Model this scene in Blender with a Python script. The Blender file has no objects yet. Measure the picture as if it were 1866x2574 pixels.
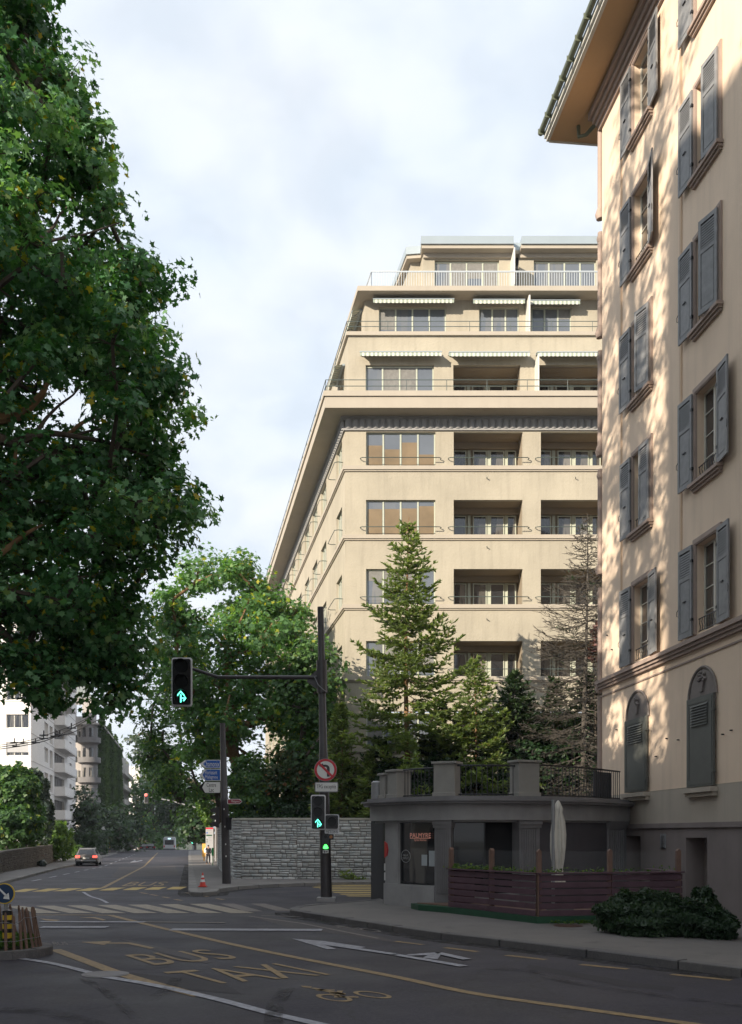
import bpy, bmesh, math, random
import numpy as np
from mathutils import Vector, Matrix, Euler
random.seed(7); RNG = np.random.default_rng(7)
R = math.radians
SC = bpy.context.scene
COL = SC.collection

# ---------------------------------------------------------------- camera
F = 2500.0; CX = 933.0; HY = 2095.0; W = 1866.0; H = 2574.0; CH = 2.0
cam_d = bpy.data.cameras.new('camera'); cam = bpy.data.objects.new('camera', cam_d); COL.objects.link(cam)
cam.location = (0, 0, CH); cam.rotation_euler = (R(90), 0, 0)
cam_d.sensor_width = 36; cam_d.sensor_fit = 'VERTICAL'; cam_d.sensor_height = 36
cam_d.lens = F / H * 36; cam_d.shift_y = (HY - H / 2) / H; cam_d.clip_start = 0.2; cam_d.clip_end = 6000
SC.camera = cam

# ---------------------------------------------------------------- sky, sun, exposure
wd = bpy.data.worlds.new('World'); SC.world = wd; wd.use_nodes = True
N = wd.node_tree.nodes; Lk = wd.node_tree.links; N.clear()
SUN_EL = 21.0; SUN_AZ = 222.0
out = N.new('ShaderNodeOutputWorld'); bg = N.new('ShaderNodeBackground'); bg.inputs[1].default_value = 0.068
sky = N.new('ShaderNodeTexSky'); sky.sky_type = 'NISHITA'; sky.sun_disc = False
sky.sun_elevation = R(SUN_EL); sky.sun_rotation = R(SUN_AZ)
tc = N.new('ShaderNodeTexCoord'); sp = N.new('ShaderNodeSeparateXYZ'); Lk.new(tc.outputs['Generated'], sp.inputs[0])
mz = N.new('ShaderNodeMath'); mz.operation = 'MAXIMUM'; mz.inputs[1].default_value = 0.0; Lk.new(sp.outputs[2], mz.inputs[0])
mz2 = N.new('ShaderNodeMath'); mz2.operation = 'ADD'; mz2.inputs[1].default_value = 0.28; Lk.new(mz.outputs[0], mz2.inputs[0])
dx = N.new('ShaderNodeMath'); dx.operation = 'DIVIDE'; Lk.new(sp.outputs[0], dx.inputs[0]); Lk.new(mz2.outputs[0], dx.inputs[1])
dy = N.new('ShaderNodeMath'); dy.operation = 'DIVIDE'; Lk.new(sp.outputs[1], dy.inputs[0]); Lk.new(mz2.outputs[0], dy.inputs[1])
cb = N.new('ShaderNodeCombineXYZ'); Lk.new(dx.outputs[0], cb.inputs[0]); Lk.new(dy.outputs[0], cb.inputs[1])
nz = N.new('ShaderNodeTexNoise'); nz.inputs['Scale'].default_value = 8.5; nz.inputs['Detail'].default_value = 8
nz.inputs['Roughness'].default_value = 0.52; nz.inputs['Distortion'].default_value = 0.25; Lk.new(cb.outputs[0], nz.inputs['Vector'])
cr = N.new('ShaderNodeValToRGB'); cr.color_ramp.elements[0].position = 0.36; cr.color_ramp.elements[1].position = 0.60
cr.color_ramp.elements[0].color = (0.88, 0.88, 0.88, 1); cr.color_ramp.elements[1].color = (1, 1, 1, 1)
Lk.new(nz.outputs['Fac'], cr.inputs[0])
nz2 = N.new('ShaderNodeTexNoise'); nz2.inputs['Scale'].default_value = 4.2; nz2.inputs['Detail'].default_value = 4; Lk.new(cb.outputs[0], nz2.inputs['Vector'])
cc = N.new('ShaderNodeValToRGB'); cc.color_ramp.elements[0].position = 0.35; cc.color_ramp.elements[1].position = 0.65
cc.color_ramp.elements[0].color = (7.7, 8.6, 9.7, 1); cc.color_ramp.elements[1].color = (8.8, 9.3, 10.0, 1); Lk.new(nz2.outputs['Fac'], cc.inputs[0])
mx = N.new('ShaderNodeMix'); mx.data_type = 'RGBA'; Lk.new(cr.outputs[0], mx.inputs[0]); Lk.new(sky.outputs[0], mx.inputs[6]); Lk.new(cc.outputs[0], mx.inputs[7])
Lk.new(mx.outputs[2], bg.inputs[0]); Lk.new(bg.outputs[0], out.inputs[0])
sd = bpy.data.lights.new('sun', 'SUN'); sun = bpy.data.objects.new('sun', sd); COL.objects.link(sun)
sd.energy = 5.0; sd.angle = R(0.45); sd.color = (1.0, 0.885, 0.72)
az = R(SUN_AZ); el = R(SUN_EL)
sdir = Vector((math.sin(az) * math.cos(el), math.cos(az) * math.cos(el), math.sin(el)))
sun.rotation_euler = sdir.to_track_quat('Z', 'Y').to_euler(); sun.location = (-60, -60, 60)
SC.view_settings.view_transform = 'Standard'; SC.view_settings.look = 'None'; SC.view_settings.exposure = 0.7; SC.view_settings.gamma = 1

# ---------------------------------------------------------------- terrain and pixel-to-place helpers
BR = [36.0, 83.0, 168.0, 330.0]
def T(Y):
    if Y < 36: return 0.0
    if Y < 83: return -0.016 * (Y - 36)
    if Y < 168: return -0.752
    if Y < 330: return -0.752 - 0.025 * (Y - 168)
    return -4.802
def P(px, py, Y): return Vector(((px - CX) * Y / F, Y, CH - (py - HY) * Y / F))
def G(px, py, up=0.0):
    k = (py - HY) / F
    lo, hi = 1.0, 2000.0
    g = lambda Y: CH - k * Y - T(Y) - up
    while hi > 1999 or g(hi) > 0:
        hi = lo * 1.03
        if g(hi) <= 0 or hi > 1900: break
        lo = hi
    for _ in range(60):
        m = (lo + hi) / 2
        if g(m) > 0: lo = m
        else: hi = m
    return Vector(((px - CX) * lo / F, lo, T(lo) + up))
def Z4(x, y): return (x / 1.644, 2200 + y / 1.644)
def Z5(x, y): return (866 + x / 1.644, 2200 + y / 1.644)

# ---------------------------------------------------------------- object helpers
def tag(o, label=None, cat=None, group=None, kind=None):
    if label: o['label'] = label
    if cat: o['category'] = cat
    if group: o['group'] = group
    if kind: o['kind'] = kind
    return o
def empty(name, loc, label=None, cat=None, group=None, rz=0.0):
    o = bpy.data.objects.new(name, None); o.empty_display_size = 0.3; COL.objects.link(o)
    o.location = loc; o.rotation_euler = (0, 0, rz)
    return tag(o, label, cat, group)
def link(name, me, mat=None, parent=None, loc=None, rz=0.0, rel=True):
    o = bpy.data.objects.new(name, me); COL.objects.link(o)
    if mat is not None and len(me.materials) == 0:
        for m in (mat if isinstance(mat, (list, tuple)) else [mat]): me.materials.append(m)
    if parent: o.parent = parent
    if loc is not None: o.location = loc
    o.rotation_euler = (0, 0, rz)
    return o
def children(o): return [c for c in bpy.data.objects if c.parent == o]
def copy_tree(o, parent=None):
    ch = list(o.children)
    c = o.copy(); COL.objects.link(c); c.parent = parent
    for k in ch: copy_tree(k, c)
    return c
def wloc(o):
    v = Vector((0, 0, 0))
    while o is not None: v += Vector(o.location); o = o.parent
    return v
class Fr:                         # facade frame: u along the wall, d outward, z up
    def __init__(s, o, phi):
        s.o = Vector(o); s.phi = phi; s.u = Vector((math.cos(phi), math.sin(phi), 0)); s.n = Vector((math.sin(phi), -math.cos(phi), 0))
    def p(s, u, d, z): return s.o + s.u * u + s.n * d + Vector((0, 0, z))
ID = Fr((0, 0, 0), 0)             # u = x, d = -y
class MB:
    def __init__(s): s.v = []; s.f = []; s.m = []
    def add(s, vs, fs, mi=0):
        b = len(s.v); s.v += [tuple(v) for v in vs]; s.f += [tuple(b + i for i in f) for f in fs]; s.m += [mi] * len(fs)
    def box(s, fr, u0, u1, d0, d1, z0, z1, mi=0, bev=0.0):
        if u0 > u1: u0, u1 = u1, u0
        if d0 > d1: d0, d1 = d1, d0
        if z0 > z1: z0, z1 = z1, z0
        c = [fr.p(u, d, z) for z in (z0, z1) for d in (d0, d1) for u in (u0, u1)]
        # 0:u0d0z0 1:u1d0z0 2:u0d1z0 3:u1d1z0 4..7 top ; d1 is outward (-y)
        s.add(c, [(0, 1, 3, 2), (4, 6, 7, 5), (2, 3, 7, 6), (0, 4, 5, 1), (0, 2, 6, 4), (1, 5, 7, 3)], mi)
    def quad(s, a, b, c, d, mi=0): s.add([a, b, c, d], [(0, 1, 2, 3)], mi)
    def tube(s, pts, rad, n=8, mi=0, cap=True):
        pts = [Vector(p) for p in pts]
        if not isinstance(rad, (list, tuple)): rad = [rad] * len(pts)
        b = len(s.v); up = None
        for i, p in enumerate(pts):
            t = (pts[min(i + 1, len(pts) - 1)] - pts[max(i - 1, 0)])
            if t.length < 1e-9: t = Vector((0, 0, 1))
            t.normalize()
            a = Vector((0, 0, 1)) if abs(t.z) < 0.9 else Vector((0, 1, 0))
            if up is not None:
                a = up
            x = (a - t * a.dot(t))
            if x.length < 1e-6: x = Vector((1, 0, 0)) - t * t.x
            x.normalize(); up = x; y = t.cross(x)
            for k in range(n):
                q = 2 * math.pi * k / n + (math.pi / n)
                s.v.append(tuple(p + (x * math.cos(q) + y * math.sin(q)) * rad[i]))
        for i in range(len(pts) - 1):
            for k in range(n):
                k2 = (k + 1) % n
                s.f.append((b + i * n + k, b + i * n + k2, b + (i + 1) * n + k2, b + (i + 1) * n + k)); s.m.append(mi)
        if cap:
            s.f.append(tuple(b + k for k in reversed(range(n)))); s.m.append(mi)
            e = b + (len(pts) - 1) * n
            s.f.append(tuple(e + k for k in range(n))); s.m.append(mi)
    def prism(s, poly, fn0, fn1, mi=0):      # polygon extruded between two mappings
        n = len(poly); v = [fn0(*p) for p in poly] + [fn1(*p) for p in poly]
        s.add(v, [tuple(reversed(range(n))), tuple(range(n, 2 * n))] + [(i, (i + 1) % n, n + (i + 1) % n, n + i) for i in range(n)], mi)
    def build(s, name, mat, parent=None, bevel=0.0, smooth=False, local=False, seg=2):
        me = bpy.data.meshes.new(name)
        off = Vector((0, 0, 0)) if (parent is None or local) else wloc(parent)
        me.from_pydata([(v[0] - off.x, v[1] - off.y, v[2] - off.z) for v in s.v], [], s.f)
        mats = mat if isinstance(mat, (list, tuple)) else [mat]
        for m in mats: me.materials.append(m)
        if len(mats) > 1: me.polygons.foreach_set('material_index', s.m)
        bm = bmesh.new(); bm.from_mesh(me)
        if bevel > 0:
            bmesh.ops.remove_doubles(bm, verts=bm.verts, dist=1e-5)
            ed = [e for e in bm.edges if len(e.link_faces) == 2 and e.calc_face_angle(0) > 0.5]
            bmesh.ops.bevel(bm, geom=ed, offset=bevel, segments=seg, affect='EDGES', clamp_overlap=True)
        bmesh.ops.recalc_face_normals(bm, faces=bm.faces)
        bm.to_mesh(me); bm.free()
        if smooth:
            me.polygons.foreach_set('use_smooth', [True] * len(me.polygons))
            try: me.set_sharp_from_angle(angle=R(40))
            except Exception: pass
        me.update()
        return link(name, me, None, parent)
def np_mesh(name, V, FA, mat, parent=None, tint=None):
    """V (n,3) ; FA (m,k)"""
    V = np.asarray(V, dtype=np.float32); FA = np.asarray(FA, dtype=np.int32)
    if parent is not None:
        w = wloc(parent); V = V - np.array([w.x, w.y, w.z], dtype=np.float32)
    me = bpy.data.meshes.new(name); m, k = FA.shape
    me.vertices.add(len(V)); me.vertices.foreach_set('co', V.ravel())
    me.loops.add(m * k); me.loops.foreach_set('vertex_index', FA.ravel())
    me.polygons.add(m); me.polygons.foreach_set('loop_start', np.arange(m, dtype=np.int32) * k)
    try: me.polygons.foreach_set('loop_total', np.full(m, k, dtype=np.int32))
    except Exception: pass
    me.update(calc_edges=True)
    if tint is not None:
        a = me.attributes.new('tint', 'FLOAT', 'FACE'); a.data.foreach_set('value', np.asarray(tint, dtype=np.float32))
    me.materials.append(mat)
    return link(name, me, None, parent)
def flat(name, polys, mat, up, parent=None, kind='structure', thick=0.0):
    """ground sheets: world-xy polygons draped on the terrain"""
    bm = bmesh.new()
    for poly in polys:
        vs = [bm.verts.new((p[0], p[1], 0)) for p in poly]
        f_ = bm.faces.new(vs); f_.normal_update()
    bmesh.ops.triangulate(bm, faces=bm.faces[:], ngon_method='EAR_CLIP')
    for b in BR:
        bmesh.ops.bisect_plane(bm, geom=bm.verts[:] + bm.edges[:] + bm.faces[:], plane_co=(0, b, 0), plane_no=(0, 1, 0))
    for f in bm.faces:
        if f.normal.z < 0: f.normal_flip()
    for v in bm.verts: v.co.z = T(v.co.y) + up
    me = bpy.data.meshes.new(name); bm.to_mesh(me); bm.free()
    o = link(name, me, mat, parent)
    if kind: o['kind'] = kind
    return o
def text_geo(s, size=1.0):
    c = bpy.data.curves.new('t', 'FONT'); c.body = s; c.size = size; c.resolution_u = 3
    o = bpy.data.objects.new('t', c); COL.objects.link(o)
    dg = bpy.context.evaluated_depsgraph_get(); me = bpy.data.meshes.new_from_object(o.evaluated_get(dg))
    v = [tuple(x.co) for x in me.vertices]; f = [tuple(p.vertices) for p in me.polygons]
    bpy.data.objects.remove(o); bpy.data.meshes.remove(me); bpy.data.curves.remove(c)
    xs = [a[0] for a in v]; ys = [a[1] for a in v]
    return v, f, min(xs), max(xs), min(ys), max(ys)
def put_text(mb, s, fr, u0, u1, z0, z1, d, mi=0, thick=0.004):
    v, f, a, b, c, e = text_geo(s)
    top = [fr.p(u0 + (x - a) / (b - a) * (u1 - u0), d, z0 + (y - c) / (e - c) * (z1 - z0)) for x, y, _ in v]
    mb.add(top, f, mi)

# ---------------------------------------------------------------- materials
def base(name):
    m = bpy.data.materials.new(name); m.use_nodes = True; nt = m.node_tree
    return m, nt, nt.nodes['Principled BSDF']
def mix(nt, fac, a, b, mode='MIX'):
    n = nt.nodes.new('ShaderNodeMix'); n.data_type = 'RGBA'; n.blend_type = mode
    for i, x in ((0, fac), (6, a), (7, b)):
        if isinstance(x, (int, float)): n.inputs[i].default_value = x
        elif isinstance(x, tuple): n.inputs[i].default_value = (*x[:3], 1)
        else: nt.links.new(x, n.inputs[i])
    return n.outputs[2]
def noise(nt, scale, detail=5, rough=0.6, vec=None, dist=0.0):
    n = nt.nodes.new('ShaderNodeTexNoise'); n.inputs['Scale'].default_value = scale; n.inputs['Detail'].default_value = detail
    n.inputs['Roughness'].default_value = rough; n.inputs['Distortion'].default_value = dist
    if vec is None:
        t = nt.nodes.new('ShaderNodeTexCoord'); vec = t.outputs['Object']
    nt.links.new(vec, n.inputs['Vector']); return n.outputs['Fac']
def ramp(nt, fac, stops):
    n = nt.nodes.new('ShaderNodeValToRGB'); e = n.color_ramp.elements
    while len(e) < len(stops): e.new(0.5)
    for i, (p, c) in enumerate(stops):
        e[i].position = p; e[i].color = (c, c, c, 1) if isinstance(c, (int, float)) else (*c, 1)
    nt.links.new(fac, n.inputs[0]); return n.outputs[0]
def scalevec(nt, sx, sy, sz):
    t = nt.nodes.new('ShaderNodeTexCoord'); mp = nt.nodes.new('ShaderNodeMapping'); mp.inputs['Scale'].default_value = (sx, sy, sz)
    nt.links.new(t.outputs['Object'], mp.inputs[0]); return mp.outputs[0]
def bump(nt, b, h, strength=0.3, dist=0.01):
    n = nt.nodes.new('ShaderNodeBump'); n.inputs['Strength'].default_value = strength; n.inputs['Distance'].default_value = dist
    nt.links.new(h, n.inputs['Height']); nt.links.new(n.outputs[0], b.inputs['Normal'])
def M(name, col, rough=0.7, var=0.12, sc=2.5, bmp=0.0, bs=40, metal=0.0, spec=0.5, emit=0.0, streak=0.0, bd=0.01):
    m, nt, b = base(name)
    b.inputs['Roughness'].default_value = rough; b.inputs['Metallic'].default_value = metal; b.inputs['Specular IOR Level'].default_value = spec
    dark = tuple(max(0, c * (1 - var)) for c in col); lite = tuple(min(1, c * (1 + var * 0.7)) for c in col)
    n1 = noise(nt, sc, 6, 0.6)
    c = mix(nt, ramp(nt, n1, [(0.3, 0.0), (0.7, 1.0)]), dark, lite)
    if streak > 0:
        s = noise(nt, 3.0, 5, 0.6, scalevec(nt, 1, 1, 0.08))
        c = mix(nt, ramp(nt, s, [(0.5, 0.0), (0.75, streak)]), c, tuple(x * 0.55 for x in col))
    nt.links.new(c, b.inputs['Base Color'])
    if bmp > 0: bump(nt, b, noise(nt, bs, 6, 0.7), bmp, bd)
    if emit > 0:
        b.inputs['Emission Color'].default_value = (*col, 1); b.inputs['Emission Strength'].default_value = emit
    return m
m_beige = M('beige_render', (0.385, 0.345, 0.272), 0.9, 0.14, 0.35, 0.8, 8, streak=0.38, bd=0.03)
m_beige_s = M('beige_trim', (0.385, 0.34, 0.28), 0.8, 0.05, 1.2, 0.1, 30, streak=0.12)
m_frieze = M('frieze_stone', (0.30, 0.295, 0.29), 0.85, 0.10, 2, 0.3, 30)
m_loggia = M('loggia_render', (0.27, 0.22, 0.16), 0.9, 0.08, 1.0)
m_winframe = M('pale_green_frame', (0.42, 0.44, 0.36), 0.5, 0.05, 3)
m_rail_d = M('dark_green_rail', (0.055, 0.075, 0.07), 0.4, 0.1, 3)
m_rail_w = M('pale_metal_rail', (0.45, 0.49, 0.53), 0.4, 0.04, 3)
m_roofm = M('zinc_fascia', (0.34, 0.39, 0.42), 0.4, 0.05, 1, metal=0.3)
m_white = M('white_panel', (0.6, 0.59, 0.55), 0.6, 0.04, 2)
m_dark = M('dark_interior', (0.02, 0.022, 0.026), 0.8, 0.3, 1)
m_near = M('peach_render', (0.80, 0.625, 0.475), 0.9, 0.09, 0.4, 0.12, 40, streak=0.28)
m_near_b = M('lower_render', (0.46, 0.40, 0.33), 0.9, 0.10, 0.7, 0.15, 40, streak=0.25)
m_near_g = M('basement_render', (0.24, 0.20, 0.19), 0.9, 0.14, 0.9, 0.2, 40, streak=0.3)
m_pink = M('pink_stone_trim', (0.38, 0.29, 0.245), 0.8, 0.12, 2, 0.15, 40)
m_strip = M('ochre_strip', (0.62, 0.44, 0.30), 0.9, 0.08, 2)
m_shut = M('grey_shutter_paint', (0.235, 0.235, 0.24), 0.6, 0.22, 5, 0.05, 30)
m_shut2 = M('green_grey_shutter_paint', (0.10, 0.105, 0.095), 0.6, 0.10, 3, 0.05, 30)
m_iron = M('black_iron', (0.02, 0.02, 0.024), 0.45, 0.2, 5)
m_cream = M('cream_window_frame', (0.62, 0.58, 0.50), 0.5, 0.05, 4)
m_soffit = M('soffit_paint', (0.55, 0.36, 0.2), 0.8, 0.06, 0.8)
m_zinc = M('gutter_zinc', (0.16, 0.18, 0.13), 0.5, 0.2, 2, metal=0.4)
m_conc = M('grey_concrete', (0.33, 0.32, 0.32), 0.85, 0.18, 1.5, 0.3, 50, streak=0.2)
m_conc_d = M('dark_concrete', (0.22, 0.21, 0.215), 0.85, 0.18, 1.5, 0.3, 50, streak=0.2)
m_pier = M('terrace_pier', (0.31, 0.295, 0.27), 0.85, 0.12, 2, 0.4, 60, streak=0.2)
m_pole = M('brown_grey_pole_paint', (0.05, 0.045, 0.048), 0.42, 0.2, 4, 0.05, 60)
m_black = M('black_plastic', (0.012, 0.012, 0.014), 0.35, 0.1, 5)
m_blackm = M('matt_black', (0.012, 0.012, 0.014), 0.8, 0.1, 5)
m_signw = M('sign_white', (0.72, 0.72, 0.7), 0.4, 0.04, 6)
m_rim = M('signal_white_border', (0.8, 0.8, 0.82), 0.4, 0.04, 6)
m_red = M('sign_red', (0.55, 0.015, 0.03), 0.4, 0.06, 6)
m_blue = M('sign_blue', (0.015, 0.10, 0.42), 0.4, 0.06, 6)
m_bord = M('sign_maroon', (0.28, 0.03, 0.05), 0.4, 0.06, 6)
m_grey = M('galvanised', (0.3, 0.3, 0.31), 0.5, 0.1, 5, metal=0.3)
m_orange = M('cone_red', (0.62, 0.06, 0.04), 0.5, 0.08, 5)
m_yellow = M('panel_yellow', (0.62, 0.42, 0.03), 0.6, 0.08, 3)
m_wood = M('purple_brown_board', (0.10, 0.052, 0.070), 0.65, 0.25, 3, 0.2, 25)
m_woodp = M('post_wood', (0.20, 0.12, 0.09), 0.7, 0.2, 4, 0.2, 30)
m_picket = M('chestnut_picket', (0.17, 0.105, 0.08), 0.85, 0.3, 4, 0.3, 30)
m_green = M('green_base_board', (0.015, 0.07, 0.035), 0.7, 0.15, 3)
m_cloth = M('parasol_cloth', (0.66, 0.62, 0.55), 0.9, 0.06, 4, 0.15, 60)
m_skin = M('skin', (0.35, 0.2, 0.14), 0.6, 0.05, 5)
m_coat = M('black_cloth', (0.02, 0.02, 0.026), 0.9, 0.1, 5)
m_whitec = M('white_cloth', (0.7, 0.7, 0.72), 0.9, 0.05, 5)
m_carp = M('grey_car_paint', (0.22, 0.20, 0.19), 0.3, 0.03, 2, metal=0.5)
m_card = M('dark_car_paint', (0.02, 0.02, 0.024), 0.25, 0.03, 2, metal=0.3)
m_tyre = M('tyre_rubber', (0.015, 0.015, 0.015), 0.85, 0.1, 8)
m_plate = M('number_plate', (0.6, 0.6, 0.58), 0.5, 0.02, 8)
m_busp = M('bus_paint', (0.55, 0.56, 0.56), 0.35, 0.04, 2)
m_wbld = M('white_render', (0.74, 0.71, 0.69), 0.85, 0.05, 0.3, streak=0.15)
m_gbld = M('grey_render', (0.42, 0.39, 0.37), 0.85, 0.12, 0.4, streak=0.3)
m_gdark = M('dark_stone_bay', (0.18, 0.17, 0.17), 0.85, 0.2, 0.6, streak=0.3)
m_blind = M('roller_blind', (0.40, 0.40, 0.41), 0.8, 0.05, 2)
m_paint_w = M('road_paint_white', (0.42, 0.42, 0.44), 0.7, 0.3, 6)
m_bag = M('green_bin_bag', (0.03, 0.045, 0.035), 0.35, 0.2, 6)
m_bark = M('grey_bark', (0.085, 0.065, 0.05), 0.9, 0.35, 6, 0.6, 25)
m_bark_o = M('orange_bark', (0.20, 0.115, 0.055), 0.9, 0.35, 4, 0.5, 25)
m_bark_g = M('bare_twig_bark', (0.075, 0.065, 0.055), 0.9, 0.25, 6, 0.4, 25)
m_soil = M('garden_soil', (0.05, 0.06, 0.03), 0.95, 0.4, 3, 0.4, 20)

def glass(name, col, rough=0.06, spec=0.9, vary=True):
    m, nt, b = base(name)
    n = noise(nt, 0.35, 3); oi = nt.nodes.new('ShaderNodeObjectInfo')
    c0 = mix(nt, n, tuple(c * 0.6 for c in col), tuple(c * 1.3 for c in col))
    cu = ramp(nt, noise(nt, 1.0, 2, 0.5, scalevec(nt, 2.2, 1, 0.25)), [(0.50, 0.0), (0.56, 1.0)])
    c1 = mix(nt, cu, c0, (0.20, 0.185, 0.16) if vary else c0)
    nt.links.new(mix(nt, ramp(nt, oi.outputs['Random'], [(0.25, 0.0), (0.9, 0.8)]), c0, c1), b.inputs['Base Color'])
    b.inputs['Roughness'].default_value = rough; b.inputs['Specular IOR Level'].default_value = spec
    b.inputs['Coat Weight'].default_value = 0.5; b.inputs['Coat Roughness'].default_value = 0.03
    bump(nt, b, noise(nt, 1.1, 2), 0.05, 0.02)
    return m
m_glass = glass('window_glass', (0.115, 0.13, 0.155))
m_glass_d = glass('dark_window_glass', (0.018, 0.02, 0.024))
m_glass_r = glass('restaurant_glass', (0.012, 0.012, 0.014), 0.25, 0.3, False)
m_glass_car = glass('car_glass', (0.012, 0.013, 0.016), vary=False)

def paint(name, col, dark, wear=0.5):
    m, nt, b = base(name)
    w = ramp(nt, noise(nt, 9, 8, 0.75), [(0.38, 0.0), (0.62, 1.0)])
    w2 = ramp(nt, noise(nt, 0.8, 3), [(0.35, 0.4), (0.65, 1.0)])
    c = mix(nt, w, mix(nt, wear, col, dark), mix(nt, w2, mix(nt, 0.35, col, dark), col))
    nt.links.new(c, b.inputs['Base Color']); b.inputs['Roughness'].default_value = 0.7
    return m
m_mk_w = paint('white_marking', (0.40, 0.40, 0.45), (0.05, 0.045, 0.05), 0.6)
m_mk_y = paint('yellow_marking', (0.34, 0.23, 0.10), (0.045, 0.038, 0.042), 0.6)
m_mk_yb = paint('bright_yellow_marking', (0.55, 0.39, 0.12), (0.10, 0.08, 0.05), 0.5)
m_mk_f = paint('faded_marking', (0.20, 0.17, 0.15), (0.06, 0.055, 0.06), 0.7)
m_mk_z = paint('faded_crossing_paint', (0.34, 0.29, 0.22), (0.07, 0.06, 0.06), 0.55)

def asphalt():
    m, nt, b = base('asphalt')
    big = ramp(nt, noise(nt, 0.09, 4, 0.6), [(0.35, 0.0), (0.65, 1.0)])
    c = mix(nt, big, (0.018, 0.016, 0.027), (0.033, 0.029, 0.042))
    med = ramp(nt, noise(nt, 0.5, 5, 0.65, None, 0.6), [(0.46, 0.0), (0.60, 1.0)])
    c = mix(nt, med, c, mix(nt, 0.75, c, (0.026, 0.022, 0.027)))
    tr = ramp(nt, noise(nt, 1.0, 4, 0.6, scalevec(nt, 1.3, 0.13, 1)), [(0.52, 0.0), (0.72, 0.7)])
    c = mix(nt, tr, c, (0.026, 0.024, 0.03))
    sp_ = ramp(nt, noise(nt, 17, 6, 0.85), [(0.45, 0.0), (0.75, 0.7)])
    c = mix(nt, sp_, c, (0.085, 0.078, 0.088))
    vo = nt.nodes.new('ShaderNodeTexVoronoi'); vo.feature = 'DISTANCE_TO_EDGE'; vo.inputs['Scale'].default_value = 0.22
    t = nt.nodes.new('ShaderNodeTexCoord'); nn = nt.nodes.new('ShaderNodeTexNoise'); nn.inputs['Scale'].default_value = 0.8; nn.inputs['Detail'].default_value = 6
    nt.links.new(t.outputs['Object'], nn.inputs['Vector'])
    ad = nt.nodes.new('ShaderNodeVectorMath'); ad.operation = 'ADD'; nt.links.new(t.outputs['Object'], ad.inputs[0])
    sc_ = nt.nodes.new('ShaderNodeVectorMath'); sc_.operation = 'SCALE'; sc_.inputs['Scale'].default_value = 3.0; nt.links.new(nn.outputs['Color'], sc_.inputs[0])
    nt.links.new(sc_.outputs[0], ad.inputs[1]); nt.links.new(ad.outputs[0], vo.inputs['Vector'])
    c = mix(nt, ramp(nt, vo.outputs['Distance'], [(0.0, 0.9), (0.008, 0.0)]), c, (0.02, 0.018, 0.02))
    nt.links.new(c, b.inputs['Base Color'])
    b.inputs['Specular IOR Level'].default_value = 0.45
    nt.links.new(ramp(nt, noise(nt, 0.6, 4), [(0.3, 0.62), (0.7, 0.82)]), b.inputs['Roughness'])
    bump(nt, b, noise(nt, 90, 3, 0.7), 0.5, 0.006)
    return m
m_asph = asphalt()
def paving(name, c1, c2):
    m, nt, b = base(name)
    c = mix(nt, ramp(nt, noise(nt, 0.5, 6, 0.65), [(0.35, 0.0), (0.65, 1.0)]), c1, c2)
    c = mix(nt, ramp(nt, noise(nt, 35, 3, 0.7), [(0.5, 0.0), (0.75, 0.5)]), c, tuple(x * 1.5 for x in c2))
    c = mix(nt, ramp(nt, noise(nt, 1.6, 6, 0.7), [(0.58, 0.0), (0.66, 0.45)]), c, tuple(x * 0.55 for x in c1))
    nt.links.new(c, b.inputs['Base Color']); b.inputs['Roughness'].default_value = 0.8
    bump(nt, b, noise(nt, 80, 3, 0.7), 0.4, 0.005)
    return m
m_pave = paving('pavement_asphalt', (0.125, 0.115, 0.11), (0.165, 0.15, 0.14))
m_kerb = paving('kerb_granite', (0.13, 0.125, 0.12), (0.22, 0.205, 0.19))
m_kerb_n = paving('dark_kerb_granite', (0.085, 0.08, 0.085), (0.15, 0.14, 0.135))

def stone_mat(name, c1, c2, c3):
    m, nt, b = base(name)
    a = nt.nodes.new('ShaderNodeAttribute'); a.attribute_name = 'tint'
    c = mix(nt, ramp(nt, a.outputs['Fac'], [(0.0, 0.0), (1.0, 1.0)]), c1, c2)
    c = mix(nt, ramp(nt, noise(nt, 3.5, 6, 0.7), [(0.4, 0.0), (0.7, 0.7)]), c, c3)
    c = mix(nt, ramp(nt, noise(nt, 0.35, 4, 0.6), [(0.45, 0.0), (0.7, 0.5)]), c, tuple(x * 0.5 for x in c1))
    nt.links.new(c, b.inputs['Base Color']); b.inputs['Roughness'].default_value = 0.9
    bump(nt, b, noise(nt, 14, 6, 0.7), 0.8, 0.04)
    return m
m_stone = stone_mat('ashlar_stone', (0.42, 0.41, 0.39), (0.68, 0.67, 0.64), (0.40, 0.48, 0.50))
m_stone_l = stone_mat('dark_rubble_stone', (0.12, 0.10, 0.085), (0.22, 0.19, 0.16), (0.10, 0.09, 0.08))

def leafmat(name, stops, trans=0.35, spec=0.35, rough=0.5):
    m, nt, b = base(name)
    a = nt.nodes.new('ShaderNodeAttribute'); a.attribute_name = 'tint'
    c = ramp(nt, a.outputs['Fac'], stops)
    nt.links.new(c, b.inputs['Base Color']); b.inputs['Roughness'].default_value = rough; b.inputs['Specular IOR Level'].default_value = spec
    tr = nt.nodes.new('ShaderNodeBsdfTranslucent')
    nt.links.new(mix(nt, 0.9, c, (2.2, 2.4, 0.7), 'MULTIPLY'), tr.inputs['Color'])
    mx_ = nt.nodes.new('ShaderNodeMixShader'); mx_.inputs[0].default_value = trans
    nt.links.new(b.outputs[0], mx_.inputs[1]); nt.links.new(tr.outputs[0], mx_.inputs[2])
    nt.links.new(mx_.outputs[0], nt.nodes['Material Output'].inputs[0])
    return m
m_leaf = leafmat('maple_leaf', [(0.0, (0.025, 0.085, 0.03)), (0.45, (0.065, 0.18, 0.07)), (0.86, (0.24, 0.40, 0.22)), (0.93, (0.16, 0.20, 0.02)), (1.0, (0.40, 0.32, 0.02))], 0.3)
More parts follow.
